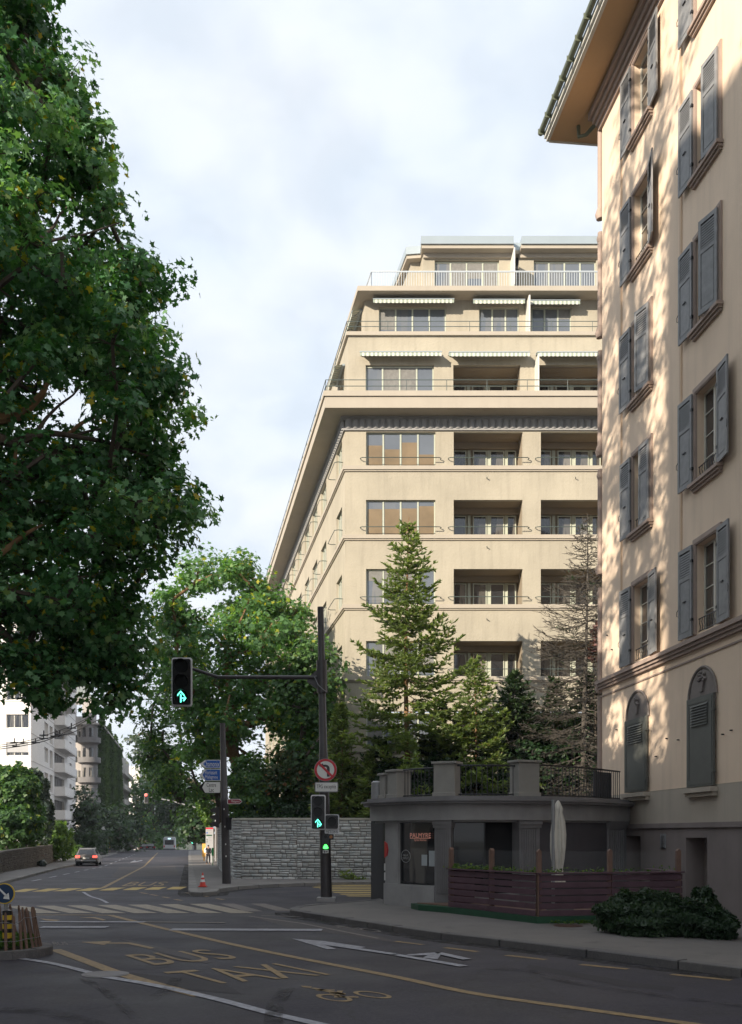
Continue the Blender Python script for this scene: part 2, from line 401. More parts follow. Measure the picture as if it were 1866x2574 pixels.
m_leaf2 = leafmat('street_tree_leaf', [(0.0, (0.045, 0.10, 0.038)), (0.5, (0.085, 0.18, 0.065)), (0.88, (0.16, 0.28, 0.11)), (0.95, (0.26, 0.32, 0.03)), (1.0, (0.42, 0.34, 0.02))], 0.4)
m_leaf_m = leafmat('olive_tree_leaf', [(0.0, (0.025, 0.06, 0.022)), (0.5, (0.06, 0.13, 0.04)), (0.88, (0.12, 0.21, 0.06)), (1.0, (0.28, 0.30, 0.03))], 0.32)
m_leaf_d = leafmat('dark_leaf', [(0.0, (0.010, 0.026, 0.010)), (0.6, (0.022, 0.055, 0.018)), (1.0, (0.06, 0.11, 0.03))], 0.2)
m_leaf_i = leafmat('ivy_leaf', [(0.0, (0.014, 0.03, 0.01)), (0.5, (0.03, 0.06, 0.015)), (1.0, (0.06, 0.10, 0.025))], 0.15, spec=0.1, rough=0.8)
m_leaf_y = leafmat('bright_shrub_leaf', [(0.0, (0.03, 0.07, 0.012)), (0.6, (0.07, 0.14, 0.02)), (1.0, (0.17, 0.24, 0.03))], 0.3)
m_leaf_r = leafmat('reddish_shrub_leaf', [(0.0, (0.025, 0.05, 0.018)), (0.6, (0.06, 0.10, 0.03)), (0.85, (0.14, 0.07, 0.03)), (1.0, (0.20, 0.09, 0.04))], 0.3)
m_leaf_g = leafmat('grey_green_leaf', [(0.0, (0.03, 0.05, 0.04)), (0.6, (0.07, 0.10, 0.08)), (1.0, (0.14, 0.17, 0.14))], 0.25)
m_needle = leafmat('spruce_needle', [(0.0, (0.08, 0.11, 0.04)), (0.5, (0.13, 0.18, 0.07)), (1.0, (0.25, 0.29, 0.12))], 0.35)
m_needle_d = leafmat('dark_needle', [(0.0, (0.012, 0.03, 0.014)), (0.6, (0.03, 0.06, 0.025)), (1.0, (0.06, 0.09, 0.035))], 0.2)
m_pinkleaf = leafmat('pink_leaf', [(0.0, (0.14, 0.06, 0.06)), (1.0, (0.34, 0.18, 0.17))], 0.3)
def lampmat(name, col, s):
    m, nt, b = base(name); b.inputs['Base Color'].default_value = (*col, 1)
    b.inputs['Emission Color'].default_value = (*col, 1); b.inputs['Emission Strength'].default_value = s; return m
m_lgreen = lampmat('green_arrow_lamp', (0.12, 0.95, 0.65), 2.0)
m_lgreen2 = lampmat('green_lamp', (0.06, 0.9, 0.10), 2.6)
m_lred = lampmat('red_lamp', (1.0, 0.08, 0.06), 2.5)
m_lwhite = lampmat('pale_lamp', (0.6, 0.9, 1.0), 0.9)
m_neon = lampmat('pink_neon', (0.8, 0.36, 0.28), 0.12)

# ---------------------------------------------------------------- ground, road, pavements
GX = 3000
flat('ground', [[(-GX, -200), (GX, -200), (GX, 4500), (-GX, 4500)]], m_soil, -0.05)
flat('road', [[(-70, -40), (70, -40), (70, 325), (-130, 325)]], m_asph, 0.0)
def gp(l, up=0.12): return [(q.x, q.y) for q in (G(a, b, up) for a, b in l)]
def kerb_strip(name, pts, w, up, mat, side):
    """raised kerb stones along a polyline (world xy), with joints every metre"""
    mb = MB(); P2 = [Vector((p[0], p[1], 0)) for p in pts]
    segs = []
    for a, b in zip(P2, P2[1:]):
        n = max(1, int((b - a).length / 1.0))
        if (b - a).length > 40: n = int((b - a).length / 4)
        for i in range(n): segs.append((a.lerp(b, i / n), a.lerp(b, (i + 1) / n)))
    nor = []
    for i in range(len(segs) + 1):
        d = Vector((0, 0, 0))
        if i > 0: d += (segs[i - 1][1] - segs[i - 1][0]).normalized()
        if i < len(segs): d += (segs[i][1] - segs[i][0]).normalized()
        d.normalize(); nor.append(Vector((-d.y, d.x, 0)) * side)
    for i, (a, b) in enumerate(segs):
        j = random.uniform(-0.006, 0.006); dd = (b - a) * 0.012
        a2 = a + dd; b2 = b - dd
        za, zb = T(a.y), T(b.y)
        vs = []
        for p, n_, z in ((a2, nor[i], za), (b2, nor[i + 1], zb)):
            q = p + n_ * w
            vs += [(p.x, p.y, z - 0.05), (p.x, p.y, z + up - 0.02 + j), (p.x + n_.x * 0.02, p.y + n_.y * 0.02, z + up + j), (q.x, q.y, z + up + j), (q.x, q.y, z - 0.05)]
        mb.add(vs, [(0, 1, 6, 5), (1, 2, 7, 6), (2, 3, 8, 7), (3, 4, 9, 8), (0, 4, 3, 2, 1), (5, 6, 7, 8, 9)])
    o = mb.build(name, mat); o['kind'] = 'structure'; return o
near_k = gp([(937, 2261), (880, 2266), (800, 2272), (748, 2277), (730, 2282), (729, 2287), (760, 2293), (809, 2300), (866, 2309), (988, 2328), (1109, 2346), (1255, 2362), (1474, 2388), (1705, 2416), (1866, 2436)])
near_out = near_k + [(8.6, 14.0), (14, 8), (22, 2), (60, -10), (60, 40), (12, 40), (2.0, 33.5)]
flat('pavement', [near_out], m_pave, 0.118)
kerb_strip('kerb', near_k + [(8.6, 14.0), (14, 8), (22, 2)], 0.24, 0.13, m_kerb_n, 1)
far_k = gp([(474, 2139), (474, 2170), (474, 2231), (474, 2238), (480, 2243), (510, 2244), (545, 2241), (553, 2234), (600, 2228), (700, 2222), (830, 2218), (945, 2216)])
far_k = far_k + [(6, far_k[-1][1] + 0.3), (30, far_k[-1][1] + 3)]
flat('pavement', [far_k + [(30, 60), (9, 52.5), (9, 110), (-5, 170), (-24, 172)]], m_pave, 0.118)
kerb_strip('kerb', far_k, 0.3, 0.13, m_kerb, 1)
left_k = gp([(296, 2143), (160, 2178), (72, 2200), (0, 2219)])
dl = Vector(left_k[-1]) - Vector(left_k[-2]); dl = dl.normalized()
left_k = left_k + [tuple(Vector(left_k[-1]) + dl * 50)]
flat('pavement', [left_k + [(-60, left_k[-1][1]), (-70, 160), (left_k[0][0] - 20, left_k[0][1] + 2)]], m_pave, 0.118)
kerb_strip('kerb', left_k, 0.24, 0.13, m_kerb, -1)

m_gut = M('gutter_dirt', (0.018, 0.016, 0.014), 0.95, 0.4, 5); nt_g = m_gut.node_tree
nt_g.links.new(ramp(nt_g, noise(nt_g, 2.5, 7, 0.75), [(0.38, 0.0), (0.6, 0.9)]), nt_g.nodes['Principled BSDF'].inputs['Alpha'])
def gutter(pts, w0, side):
    P2 = [Vector((p[0], p[1])) for p in pts]; A_ = offs0(P2, 0.01 * side); B_ = offs0(P2, w0 * side)
    flat('gutter_dirt', [[tuple(A_[i]), tuple(A_[i + 1]), tuple(B_[i + 1]), tuple(B_[i])] for i in range(len(P2) - 1)], m_gut, 0.002)
def offs0(P_, d):
    o = []
    for i, p in enumerate(P_):
        t = (P_[min(i + 1, len(P_) - 1)] - P_[max(i - 1, 0)]).normalized(); o.append(p + Vector((t.y, -t.x)) * d)
    return o
gutter(near_k[4:], 0.38, 1); gutter(far_k[1:], 0.35, 1)

# road markings
def mark(name, polys, mat, up=0.006): return flat(name, [[(q.x, q.y) for q in (G(a, b) for a, b in p)] for p in polys], mat, up)
def line_px(pts, w0, w1=None):
    """polyline in photo pixels -> polygon strip with a width in metres"""
    w1 = w1 or w0; g = [G(a, b) for a, b in pts]; L = []; Rr = []
    for i, p in enumerate(g):
        d = g[min(i + 1, len(g) - 1)] - g[max(i - 1, 0)]; d.z = 0; d.normalize(); n = Vector((-d.y, d.x, 0)); w = w0 + (w1 - w0) * i / max(1, len(g) - 1)
        L.append((p.x + n.x * w / 2, p.y + n.y * w / 2)); Rr.append((p.x - n.x * w / 2, p.y - n.y * w / 2))
    return [[L[i], L[i + 1], Rr[i + 1], Rr[i]] for i in range(len(g) - 1)]
def mark_lines(name, lines, mat, up=0.006):
    ps = []
    for l in lines: ps += line_px(*l)
    return flat(name, ps, mat, up)
def smooth_px(pts, n=6):
    o = []
    for i in range(len(pts) - 1):
        p0 = pts[max(i - 1, 0)]; p1 = pts[i]; p2 = pts[i + 1]; p3 = pts[min(i + 2, len(pts) - 1)]
        for k in range(n):
            t = k / n
            o.append(tuple(0.5 * ((2 * p1[j]) + (-p0[j] + p2[j]) * t + (2 * p0[j] - 5 * p1[j] + 4 * p2[j] - p3[j]) * t * t + (-p0[j] + 3 * p1[j] - 3 * p2[j] + p3[j]) * t ** 3) for j in (0, 1)))
    o.append(pts[-1]); return o
mark_lines('bus_lane_line', [(smooth_px([Z4(125, 165), Z4(300, 165), Z4(460, 166)], 3), 0.14), (smooth_px([Z4(455, 166), Z4(700, 226), Z4(1000, 295), Z4(1300, 356), Z4(1644, 423), Z5(550, 492), Z5(1000, 556), Z5(1420, 614), (1900, 2596)]), 0.16)], m_mk_y)
mark_lines('lane_edge_line', [(smooth_px([Z4(-60, 325), Z4(5, 335), Z4(210, 365), Z4(375, 405)]), 0.13), (smooth_px([Z4(440, 423), Z4(640, 457), Z4(900, 515), Z4(1120, 573), Z4(1400, 636)]), 0.15)], m_mk_w, 0.010)
mark_lines('bus_lane_line', [(smooth_px([Z4(228, 308), Z4(380, 365), Z4(510, 412), Z4(700, 466), Z4(830, 500)]), 0.2)], m_mk_y)
mark_lines('stop_line', [([Z4(705, 226), Z4(1000, 227), Z4(1332, 228)], 0.42), ([Z4(165, 194), Z4(600, 195)], 0.26), ([Z4(170, 216), Z4(445, 216)], 0.36)], m_mk_w, 0.012)
mark_lines('stop_line', [([Z4(600, 195), Z4(930, 198)], 0.2)], m_mk_f, 0.012)
mark_lines('cycle_lane_dash', [([Z5(210, 274), Z5(325, 288)], 0.11), ([Z5(415, 300), Z5(550, 317)], 0.14), ([Z5(668, 332), Z5(832, 350)], 0.14), ([Z5(975, 370), Z5(1172, 389)], 0.14), ([Z5(1350, 411), Z5(1598, 435)], 0.14)], m_mk_y)
mark_lines('faded_line', [([Z4(1030, 170), Z4(1250, 200), Z4(1565, 262)], 0.09), ([Z4(1080, 168), Z4(1250, 172)], 0.12)], m_mk_f)
mark_lines('thin_curve_line', [(smooth_px([Z4(345, 70), Z4(375, 88), Z4(415, 100), Z4(445, 115)]), 0.1)], m_mk_w)
# near crossing: stripes run from upper left to lower right
zb = [Z4(30 + 126 * i, 133 - (1.3 * i if i < 6 else 8)) for i in range(0, 9)]
mark('crossing', [[Z4(20 + 127 * i, 129 - 1.6 * i), Z4(98 + 127 * i, 128 - 1.6 * i), Z4(255 + 133 * i, 157), Z4(158 + 133 * i, 158)] for i in range(0, 7)], m_mk_z)
mark('crossing', [[Z4(20 + 127 * i, 118 + 0 * i), Z4(80 + 127 * i, 118), Z4(185 + 129 * i, 150 - 3 * (i - 7)), Z4(120 + 128 * i, 151 - 3 * (i - 7))] for i in range(7, 9)], m_mk_f)
# far crossing, bright
mark('crossing', [[Z4(x0, 70 - i * 0.9 * 1.7), Z4(x0 + 60, 70 - i * 1.53), Z4(x1, 57 - i * 1.2), Z4(x1 - 60, 57 - i * 1.2)] for i, (x0, x1) in enumerate([(40, 165), (132, 258), (218, 345), (310, 435), (408, 522), (505, 610), (596, 692), (688, 775)])], m_mk_yb, 0.008)
mark_lines('street_centre_line', [([Z4(425, 53), (397, 2143.5)], 0.17)], m_mk_y)
def dashes(t, y0, y1, n, w, duty, mat, name):
    ps = []
    g0 = G(471 + F * t / 1e9, y0); Ya = G(471, y0).y; Yb = G(471, y1).y
    for i in range(n):
        a = Ya + (Yb - Ya) * i / n; b = a + (Yb - Ya) / n * duty
        ps.append([(t - 0.1848 * a - w / 2, a), (t - 0.1848 * a + w / 2, a), (t - 0.1848 * b + w / 2, b), (t - 0.1848 * b - w / 2, b)])
    return flat(name, ps, mat, 0.006)
dashes(-6.95, 2215, 2146, 16, 0.14, 0.5, m_mk_w, 'lane_dashes')
mark('street_arrow', [[(327, 2168), (340, 2162), (342, 2165), (356, 2162), (360, 2163), (344, 2167)]], m_mk_w)
mark_lines('far_stop_line', [([(320, 2142.5), (470, 2141)], 0.5)], m_mk_f)
mark('side_crossing', [[(750 + 17 * i, 2221 + 4.4 * i), (762 + 17 * i, 2220.5 + 4.4 * i), (975, 2220 + 4.6 * i), (975, 2221.6 + 4.7 * i), (757 + 17 * i, 2222.6 + 4.4 * i)] for i in range(8)], m_mk_yb)
mark_lines('guide_dashes', [([Z4(a, b), Z4(a + 30, b + 5)], 0.12) for a, b in ((580, 72), (622, 80), (672, 90), (722, 100), (770, 73), (830, 84), (895, 97))], m_mk_y)
m_patch = paving('dark_asphalt_repair', (0.022, 0.019, 0.024), (0.034, 0.030, 0.036))
def broken(m, lo=0.45, hi=0.62, sc=1.6, mx_=0.7):
    nt = m.node_tree; b = nt.nodes['Principled BSDF']
    nt.links.new(ramp(nt, noise(nt, sc, 6, 0.75), [(lo, 0.0), (hi, mx_)]), b.inputs['Alpha']); return m
m_track = broken(M('tyre_rubber_mark', (0.02, 0.018, 0.022), 0.8, 0.1, 5), 0.42, 0.7, 2.2, 0.75)
m_patch2 = paving('old_asphalt_repair', (0.05, 0.043, 0.045), (0.066, 0.056, 0.058))
mark('asphalt_repair', [[(330, 2445), (560, 2470), (610, 2500), (360, 2478)], [(1330, 2425), (1600, 2470), (1700, 2482), (1690, 2492), (1560, 2478), (1320, 2434)]], m_patch, 0.003)
mark('asphalt_repair', [[(620, 2300), (900, 2335), (1010, 2372), (720, 2330)], [(120, 2150), (260, 2146), (240, 2176), (90, 2186)], [(300, 2180), (440, 2176), (452, 2200), (280, 2206)]], m_patch2, 0.003)
mark_lines('tyre_track', [(smooth_px([Z4(640, 505), Z4(700, 470), Z4(730, 430)]), 0.16), (smooth_px([Z4(1130, 615), Z4(1140, 540), Z4(1190, 470)]), 0.2), (smooth_px([Z5(560, 390), Z5(760, 398), Z5(900, 440), Z5(1300, 500), Z5(1644, 545)]), 0.14), (smooth_px([Z4(340, 430), Z4(420, 470), Z4(480, 520), Z4(560, 600)]), 0.12), (smooth_px([Z4(0, 560), Z4(200, 570), Z4(420, 630)]), 0.25)], m_track, 0.020)
# big white arrow
mark('white_arrow', [[Z4(1208, 264), Z4(1340, 274), Z4(1512, 299), Z4(1492, 303), Z4(1330, 286)], [Z4(1208, 264), Z4(1330, 286), Z4(1390, 307), Z4(1352, 308)]], m_mk_w, 0.010)
mark_lines('white_arrow', [([Z4(1330, 285), Z4(1480, 307), Z4(1644, 331), Z5(200, 329), Z5(350, 354), Z5(494, 379)], 0.17)], m_mk_w, 0.014)
mark('white_arrow', [[Z5(255, 332), Z5(372, 323), Z5(402, 323), Z5(370, 334), Z5(268, 336)], [Z5(372, 323), Z5(402, 323), Z5(524, 349), Z5(490, 353), Z5(400, 333)], [Z5(345, 334), Z5(400, 330), Z5(385, 352), Z5(325, 345)]], m_mk_w, 0.018)
mark('yellow_arrow', [[Z4(335, 277), Z4(462, 273), Z4(450, 279), Z4(540, 279), Z4(640, 301), Z4(620, 305), Z4(525, 284), Z4(442, 284), Z4(432, 290)]], m_mk_y)
m_patch2b = paving('worn_patch', (0.055, 0.05, 0.055), (0.075, 0.068, 0.074))
mark('patch', [[Z4(490, 262), Z4(540, 270), Z4(720, 310), Z4(880, 360), Z4(850, 365), Z4(660, 318)]], m_patch2b, 0.005)
def ground_text(name, s, tl, tr, bl, br, mat, up=0.008):
    v, f, a, b, c, e = text_geo(s)
    TL, TR, BL, BRr = [G(*q) for q in (tl, tr, bl, br)]
    vs = []
    for x, y, _ in v:
        u = (x - a) / (b - a); w = (y - c) / (e - c)
        p = (BL * (1 - u) + BRr * u) * (1 - w) + (TL * (1 - u) + TR * u) * w
        vs.append((p.x, p.y, T(p.y) + up))
    me = bpy.data.meshes.new(name); me.from_pydata(vs, [], f)
    o = link(name, me, mat); o['kind'] = 'structure'; return o
ground_text('bus_lettering', 'BUS', Z4(512, 331), Z4(850, 307), Z4(640, 374), Z4(1000, 344), m_mk_y)
ground_text('taxi_lettering', 'TAXI', Z4(672, 402), Z4(1140, 366), Z4(855, 454), Z4(1368, 412), m_mk_y)
ground_text('bus_lettering', 'BUS', Z4(545, 28), Z4(700, 28), Z4(500, 46), Z4(670, 46), m_mk_y)
ground_text('small_lettering', 'BUS', Z4(215, 277), Z4(275, 277), Z4(225, 292), Z4(285, 290), m_mk_f)
def ring_px(cx, cy, rx, ry, th, n=28, tilt=0.12):
    ps = []
    for i in range(n):
        a0 = 2 * math.pi * i / n; a1 = 2 * math.pi * (i + 1) / n
        q = []
        for a, k in ((a0, 1), (a1, 1), (a1, th), (a0, th)):
            x = math.cos(a) * rx * k; q.append(Z4(cx + x, cy + math.sin(a) * ry * k + x * tilt))
        ps.append(q)
    return ps
mark('bicycle_symbol', ring_px(1382, 508, 76, 13, 0.72) + ring_px(1540, 495, 80, 12, 0.74) + [
    [Z4(1243, 458), Z4(1290, 461), Z4(1285, 467), Z4(1252, 465)], [Z4(1280, 468), Z4(1300, 466), Z4(1430, 492), Z4(1410, 496)],
    [Z4(1300, 472), Z4(1384, 474), Z4(1384, 479), Z4(1310, 478)], [Z4(1395, 478), Z4(1420, 478), Z4(1400, 507), Z4(1380, 507)],
    [Z4(1360, 484), Z4(1430, 489), Z4(1428, 495), Z4(1360, 490)], [Z4(1395, 500), Z4(1482, 503), Z4(1482, 508), Z4(1395, 505)]], m_mk_y)
mark('bicycle_symbol', ring_px(1430, 219, 40, 4, 0.72) + ring_px(1530, 228, 46, 5, 0.74) + [[Z4(1380, 208), Z4(1400, 208), Z4(1490, 224), Z4(1470, 225)]], m_mk_f)
mark('arrow_tail', [[Z4(165, 180), Z4(250, 186), Z4(235, 190), Z4(190, 188)], [Z4(325, 176), Z4(395, 174), Z4(440, 185), Z4(425, 188), Z4(390, 179)]], m_mk_y)
# manhole covers
def disc(name, c, r, mat, up, label=None, cat=None):
    mb = MB(); n = 24
    for rr, z in ((r, 0.0),):
        mb.tube([(c.x, c.y, c.z + up - 0.02), (c.x, c.y, c.z + up)], r, n)
    mb.tube([(c.x, c.y, c.z + up), (c.x, c.y, c.z + up + 0.004)], r * 0.86, n)
    o = mb.build(name, mat); return tag(o, label, cat)
disc('manhole_cover', G(*Z4(436, 411)), 0.33, m_conc_d, 0.012, 'round grey manhole cover in the road beside the yellow lane line', 'manhole cover')
disc('manhole_cover', G(*Z5(925, 209), 0.12), 0.3, M('rusty_iron', (0.10, 0.055, 0.04), 0.6, 0.3, 8, 0.4, 30, metal=0.4), 0.006, 'rusty brown manhole cover in the pavement in front of the deck', 'manhole cover')

# ---------------------------------------------------------------- vegetation builders
MAPLE = np.array([(0, -0.5), (0.16, -0.30), (0.42, -0.36), (0.34, -0.10), (0.56, 0.16), (0.22, 0.14), (0.12, 0.30), (0, 0.62),
                  (-0.12, 0.30), (-0.22, 0.14), (-0.56, 0.16), (-0.34, -0.10), (-0.42, -0.36), (-0.16, -0.30)], dtype=np.float64)
RHOMB = np.array([(0, -0.5), (0.34, 0.0), (0, 0.5), (-0.34, 0.0)], dtype=np.float64)
BLADE = np.array([(-0.14, -0.5), (0.14, -0.5), (0.10, 0.5), (-0.10, 0.5)], dtype=np.float64)
def leaves(centers, normals, sizes, shape, fold=0.12, axis=None):
    n = len(centers); k = len(shape)
    nn = normals / np.maximum(np.linalg.norm(normals, axis=1, keepdims=True), 1e-6)
    r = RNG.normal(size=(n, 3)) if axis is None else axis + RNG.normal(size=(n, 3)) * 0.001
    x = np.cross(r, nn) if axis is None else np.cross(nn, r)
    x /= np.maximum(np.linalg.norm(x, axis=1, keepdims=True), 1e-6); y = np.cross(nn, x)
    s = shape[None, :, :] * sizes[:, None, None]
    fz = -np.abs(shape[:, 0])[None, :, None] * sizes[:, None, None] * fold * 2
    V = centers[:, None, :] + x[:, None, :] * s[:, :, 0:1] + y[:, None, :] * s[:, :, 1:2] + nn[:, None, :] * fz
    FA = np.arange(n * k).reshape(n, k)
    return V.reshape(-1, 3), FA
def growth(trunk_pts, clumps, jitter=0.12):
    """skeleton grown from the trunk to every clump; returns nodes, parents"""
    nodes = [np.array(p, float) for p in trunk_pts]; par = [-1] + list(range(len(trunk_pts) - 1))
    base_i = max(0, len(trunk_pts) // 3)
    top = nodes[len(nodes) // 2]
    order = np.argsort([np.linalg.norm(c - top) for c in clumps]); ends = []
    for i in order:
        c = clumps[i]; A = np.array(nodes); d = np.linalg.norm((A - c) * np.array([1, 1, 1.0]), axis=1)
        d += np.maximum(0, A[:, 2] - c[2]) * 0.6; d[:base_i] += 1e3
        j = int(np.argmin(d)); a = nodes[j]; L = np.linalg.norm(c - a); ns = max(1, int(L / 0.9)); p = j
        for k in range(1, ns + 1):
            t = k / ns; q = a * (1 - t) + c * t
            if k < ns: q = q + RNG.normal(size=3) * jitter * min(L, 2.5) * 0.45 + np.array([0, 0, 0.10 * L * math.sin(math.pi * t)])
            nodes.append(q); par.append(p); p = len(nodes) - 1
        ends.append(p)
    return nodes, par, ends
def limb_mesh(mb, nodes, par, tr, tip=0.012, rmax=0.3, pw=0.5):
    cnt = np.zeros(len(nodes)); kids = [[] for _ in nodes]
    for i, p in enumerate(par):
        if p >= 0: kids[p].append(i)
    for i in range(len(nodes) - 1, -1, -1):
        if not kids[i]: cnt[i] += 1
        if par[i] >= 0: cnt[par[i]] += cnt[i]
    mxc = max(cnt.max(), 1); rr = tip + (rmax - tip) * (cnt / mxc) ** pw
    for i in range(len(tr)): rr[i] = max(rr[i], rmax * (1 - 0.55 * i / len(tr)))
    for i, p in enumerate(par):
        if p < 0: continue
        r0 = min(rr[p], rr[i] * 1.35) if p >= len(tr) else min(rr[p], rr[i] * 1.5)
        mb.tube([nodes[p], nodes[i]], [r0, rr[i]], 7 if rr[i] > 0.06 else 4, cap=False)
def foliage(clumps, rad, nsub, nleaf, size, shape, flat_=0.75, subr=0.3, up=0.6, tvar=0.18, ty=0.05, twigs=None, droop=0.0, shell=0.4):
    C = []; Nn = []; S = []; Tt = []
    for c, r in zip(clumps, rad):
        ct = RNG.normal() * tvar
        for _ in range(nsub):
            d = RNG.normal(size=3); d /= np.linalg.norm(d); q = c + d * np.array([r, r, r * flat_]) * (shell + (1 - shell) * RNG.random() ** 0.5)
            if twigs is not None and RNG.random() < 0.6: twigs.tube([c + (q - c) * 0.05, c + (q - c) * 0.5 + RNG.normal(size=3) * 0.05, q], [0.012, 0.008, 0.004], 3, cap=False)
            n = nleaf; off = np.clip(RNG.normal(size=(n, 3)), -1.5, 1.5) * subr * np.array([1, 1, 0.55]) * r * 1.2
            pos = q + off; C.append(pos)
            nv = np.array([0, 0, up]) + d * 0.55 + off / (np.linalg.norm(off, axis=1, keepdims=True) + 1e-6) * 0.35 + RNG.normal(size=(n, 3)) * 0.42
            Nn.append(nv); S.append(size * RNG.uniform(0.65, 1.25, n)); t = 0.42 + ct + RNG.normal(size=n) * 0.15
            t = np.clip(t, 0, 0.86); yl = RNG.random(n) < ty * (3 if RNG.random() < 0.2 else 0.6); t[yl] = RNG.uniform(0.88, 1.0, yl.sum()); Tt.append(t)
    V, FA = leaves(np.concatenate(C), np.concatenate(Nn), np.concatenate(S), shape)
    return V, FA, np.concatenate(Tt)
def row_clumps(rows, Y0, Y1, r, stepy, stepx, layers, holes=(), keep=0.95, bulge=True, inset=0.75):
    ys = [q[0] for q in rows]; out_ = []; ym = (Y0 + Y1) / 2; rp = r * F / ym
    y = ys[0] + rp * 0.6
    while y < ys[-1]:
        xl = np.interp(y, ys, [q[1] for q in rows]) + rp * inset; xr = np.interp(y, ys, [q[2] for q in rows]) - rp * inset
        if xr < xl: xl = xr = (xl + xr) / 2
        nx = max(1, int(round((xr - xl) / stepx)) + 1)
        for i in range(nx):
            x = xl + (xr - xl) * (i / (nx - 1) if nx > 1 else 0.5)
            e = abs((i / (nx - 1) if nx > 1 else 0.5) - 0.5) * 2
            for l in range(layers):
                if RNG.random() > keep: continue
                xx = x + RNG.normal() * stepx * (0.22 if e > 0.95 else 0.35); yy = y + RNG.normal() * stepy * 0.3
                if e > 0.95: xx -= abs(RNG.normal()) * stepx * 0.15 * (1 if i else -1)
                if any((xx - hx) ** 2 + (yy - hy) ** 2 < hr * hr for hx, hy, hr in holes): continue
                hw = (Y1 - Y0) / 2 * (math.sqrt(max(0.08, 1 - e * e)) if bulge else 1)
                Yc = ym + hw * (((l + RNG.random()) / layers) * 2 - 1)
                p = P(xx, yy, Yc); out_.append((np.array([p.x, p.y, p.z])))
        y += stepy
    return out_
def tree(name, label, cat, group, base_, trunk, clumps, r, nsub, nleaf, size, shape, lm, bm_, rmax, ty=0.05, flat_=0.75, tip=0.012, tw=True, subr=0.3, tvar=0.18, up=0.6):
    root = empty(name, base_, label, cat, group)
    tb = MB(); nodes, par, ends = growth(trunk, clumps); limb_mesh(tb, nodes, par, trunk, tip, rmax)
    V, FA, tt = foliage(clumps, [r * RNG.uniform(0.75, 1.25) for _ in clumps], nsub, nleaf, size, shape, flat_, subr, up, tvar, ty, tb if tw else None)
    tb.build('trunk', bm_, root, smooth=True)
    np_mesh('crown', V, FA, lm, root, tt)
    return root
def bush(name, label, cat, blobs, size, n, lm, shape=RHOMB, group=None, ty=0.03, stems=True, core=True):
    """blobs: (x,y,z,rx,ry,rz)"""
    b0 = blobs[0]; zb = T(b0[1]) + 0.1
    root = empty(name, (b0[0], b0[1], zb), label, cat, group)
    C = []; Nn = []; S = []; Tt = []
    for (x, y, z, rx, ry, rz) in blobs:
        d = RNG.normal(size=(n, 3)); d /= np.linalg.norm(d, axis=1, keepdims=True); d[:, 2] = np.where(RNG.random(n) < 0.55, np.abs(d[:, 2]), d[:, 2])
        lump = 1 + 0.16 * np.sin(d[:, 0] * 7 + x * 3) * np.cos(d[:, 1] * 6 + y) + 0.12 * np.sin(d[:, 2] * 9 + x)
        k = (0.72 + 0.3 * RNG.random(n) ** 0.6) * lump
        p = np.array([x, y, z]) + d * np.array([rx, ry, rz]) * k[:, None]
        ok = p[:, 2] > zb + 0.02; p = p[ok]; dd = d[ok]; m = len(p)
        C.append(p); Nn.append(dd * 0.8 + RNG.normal(size=(m, 3)) * 0.55 + np.array([0, 0, 0.3])); S.append(size * RNG.uniform(0.6, 1.3, m))
        t = np.clip(0.4 + RNG.normal() * 0.1 + RNG.normal(size=m) * 0.2, 0, 0.9); yl = RNG.random(m) < ty; t[yl] = 0.98; Tt.append(t)
    V, FA = leaves(np.concatenate(C), np.concatenate(Nn), np.concatenate(S), shape)
    np_mesh('foliage', V, FA, lm, root, np.concatenate(Tt))
    if stems:
        mb = MB()
        for (x, y, z, rx, ry, rz) in blobs:
            for _ in range(7):
                a = random.uniform(0, 6.28); k = random.uniform(0.3, 0.8)
                mb.tube([(x + random.uniform(-.1, .1), y + random.uniform(-.1, .1), T(y)), (x + math.cos(a) * rx * k * 0.5, y + math.sin(a) * ry * k * 0.5, z), (x + math.cos(a) * rx * k, y + math.sin(a) * ry * k, z + rz * random.uniform(0.2, 0.8))], [0.035, 0.02, 0.008], 4, cap=False)
        mb.build('stems', m_bark, root)
    return root
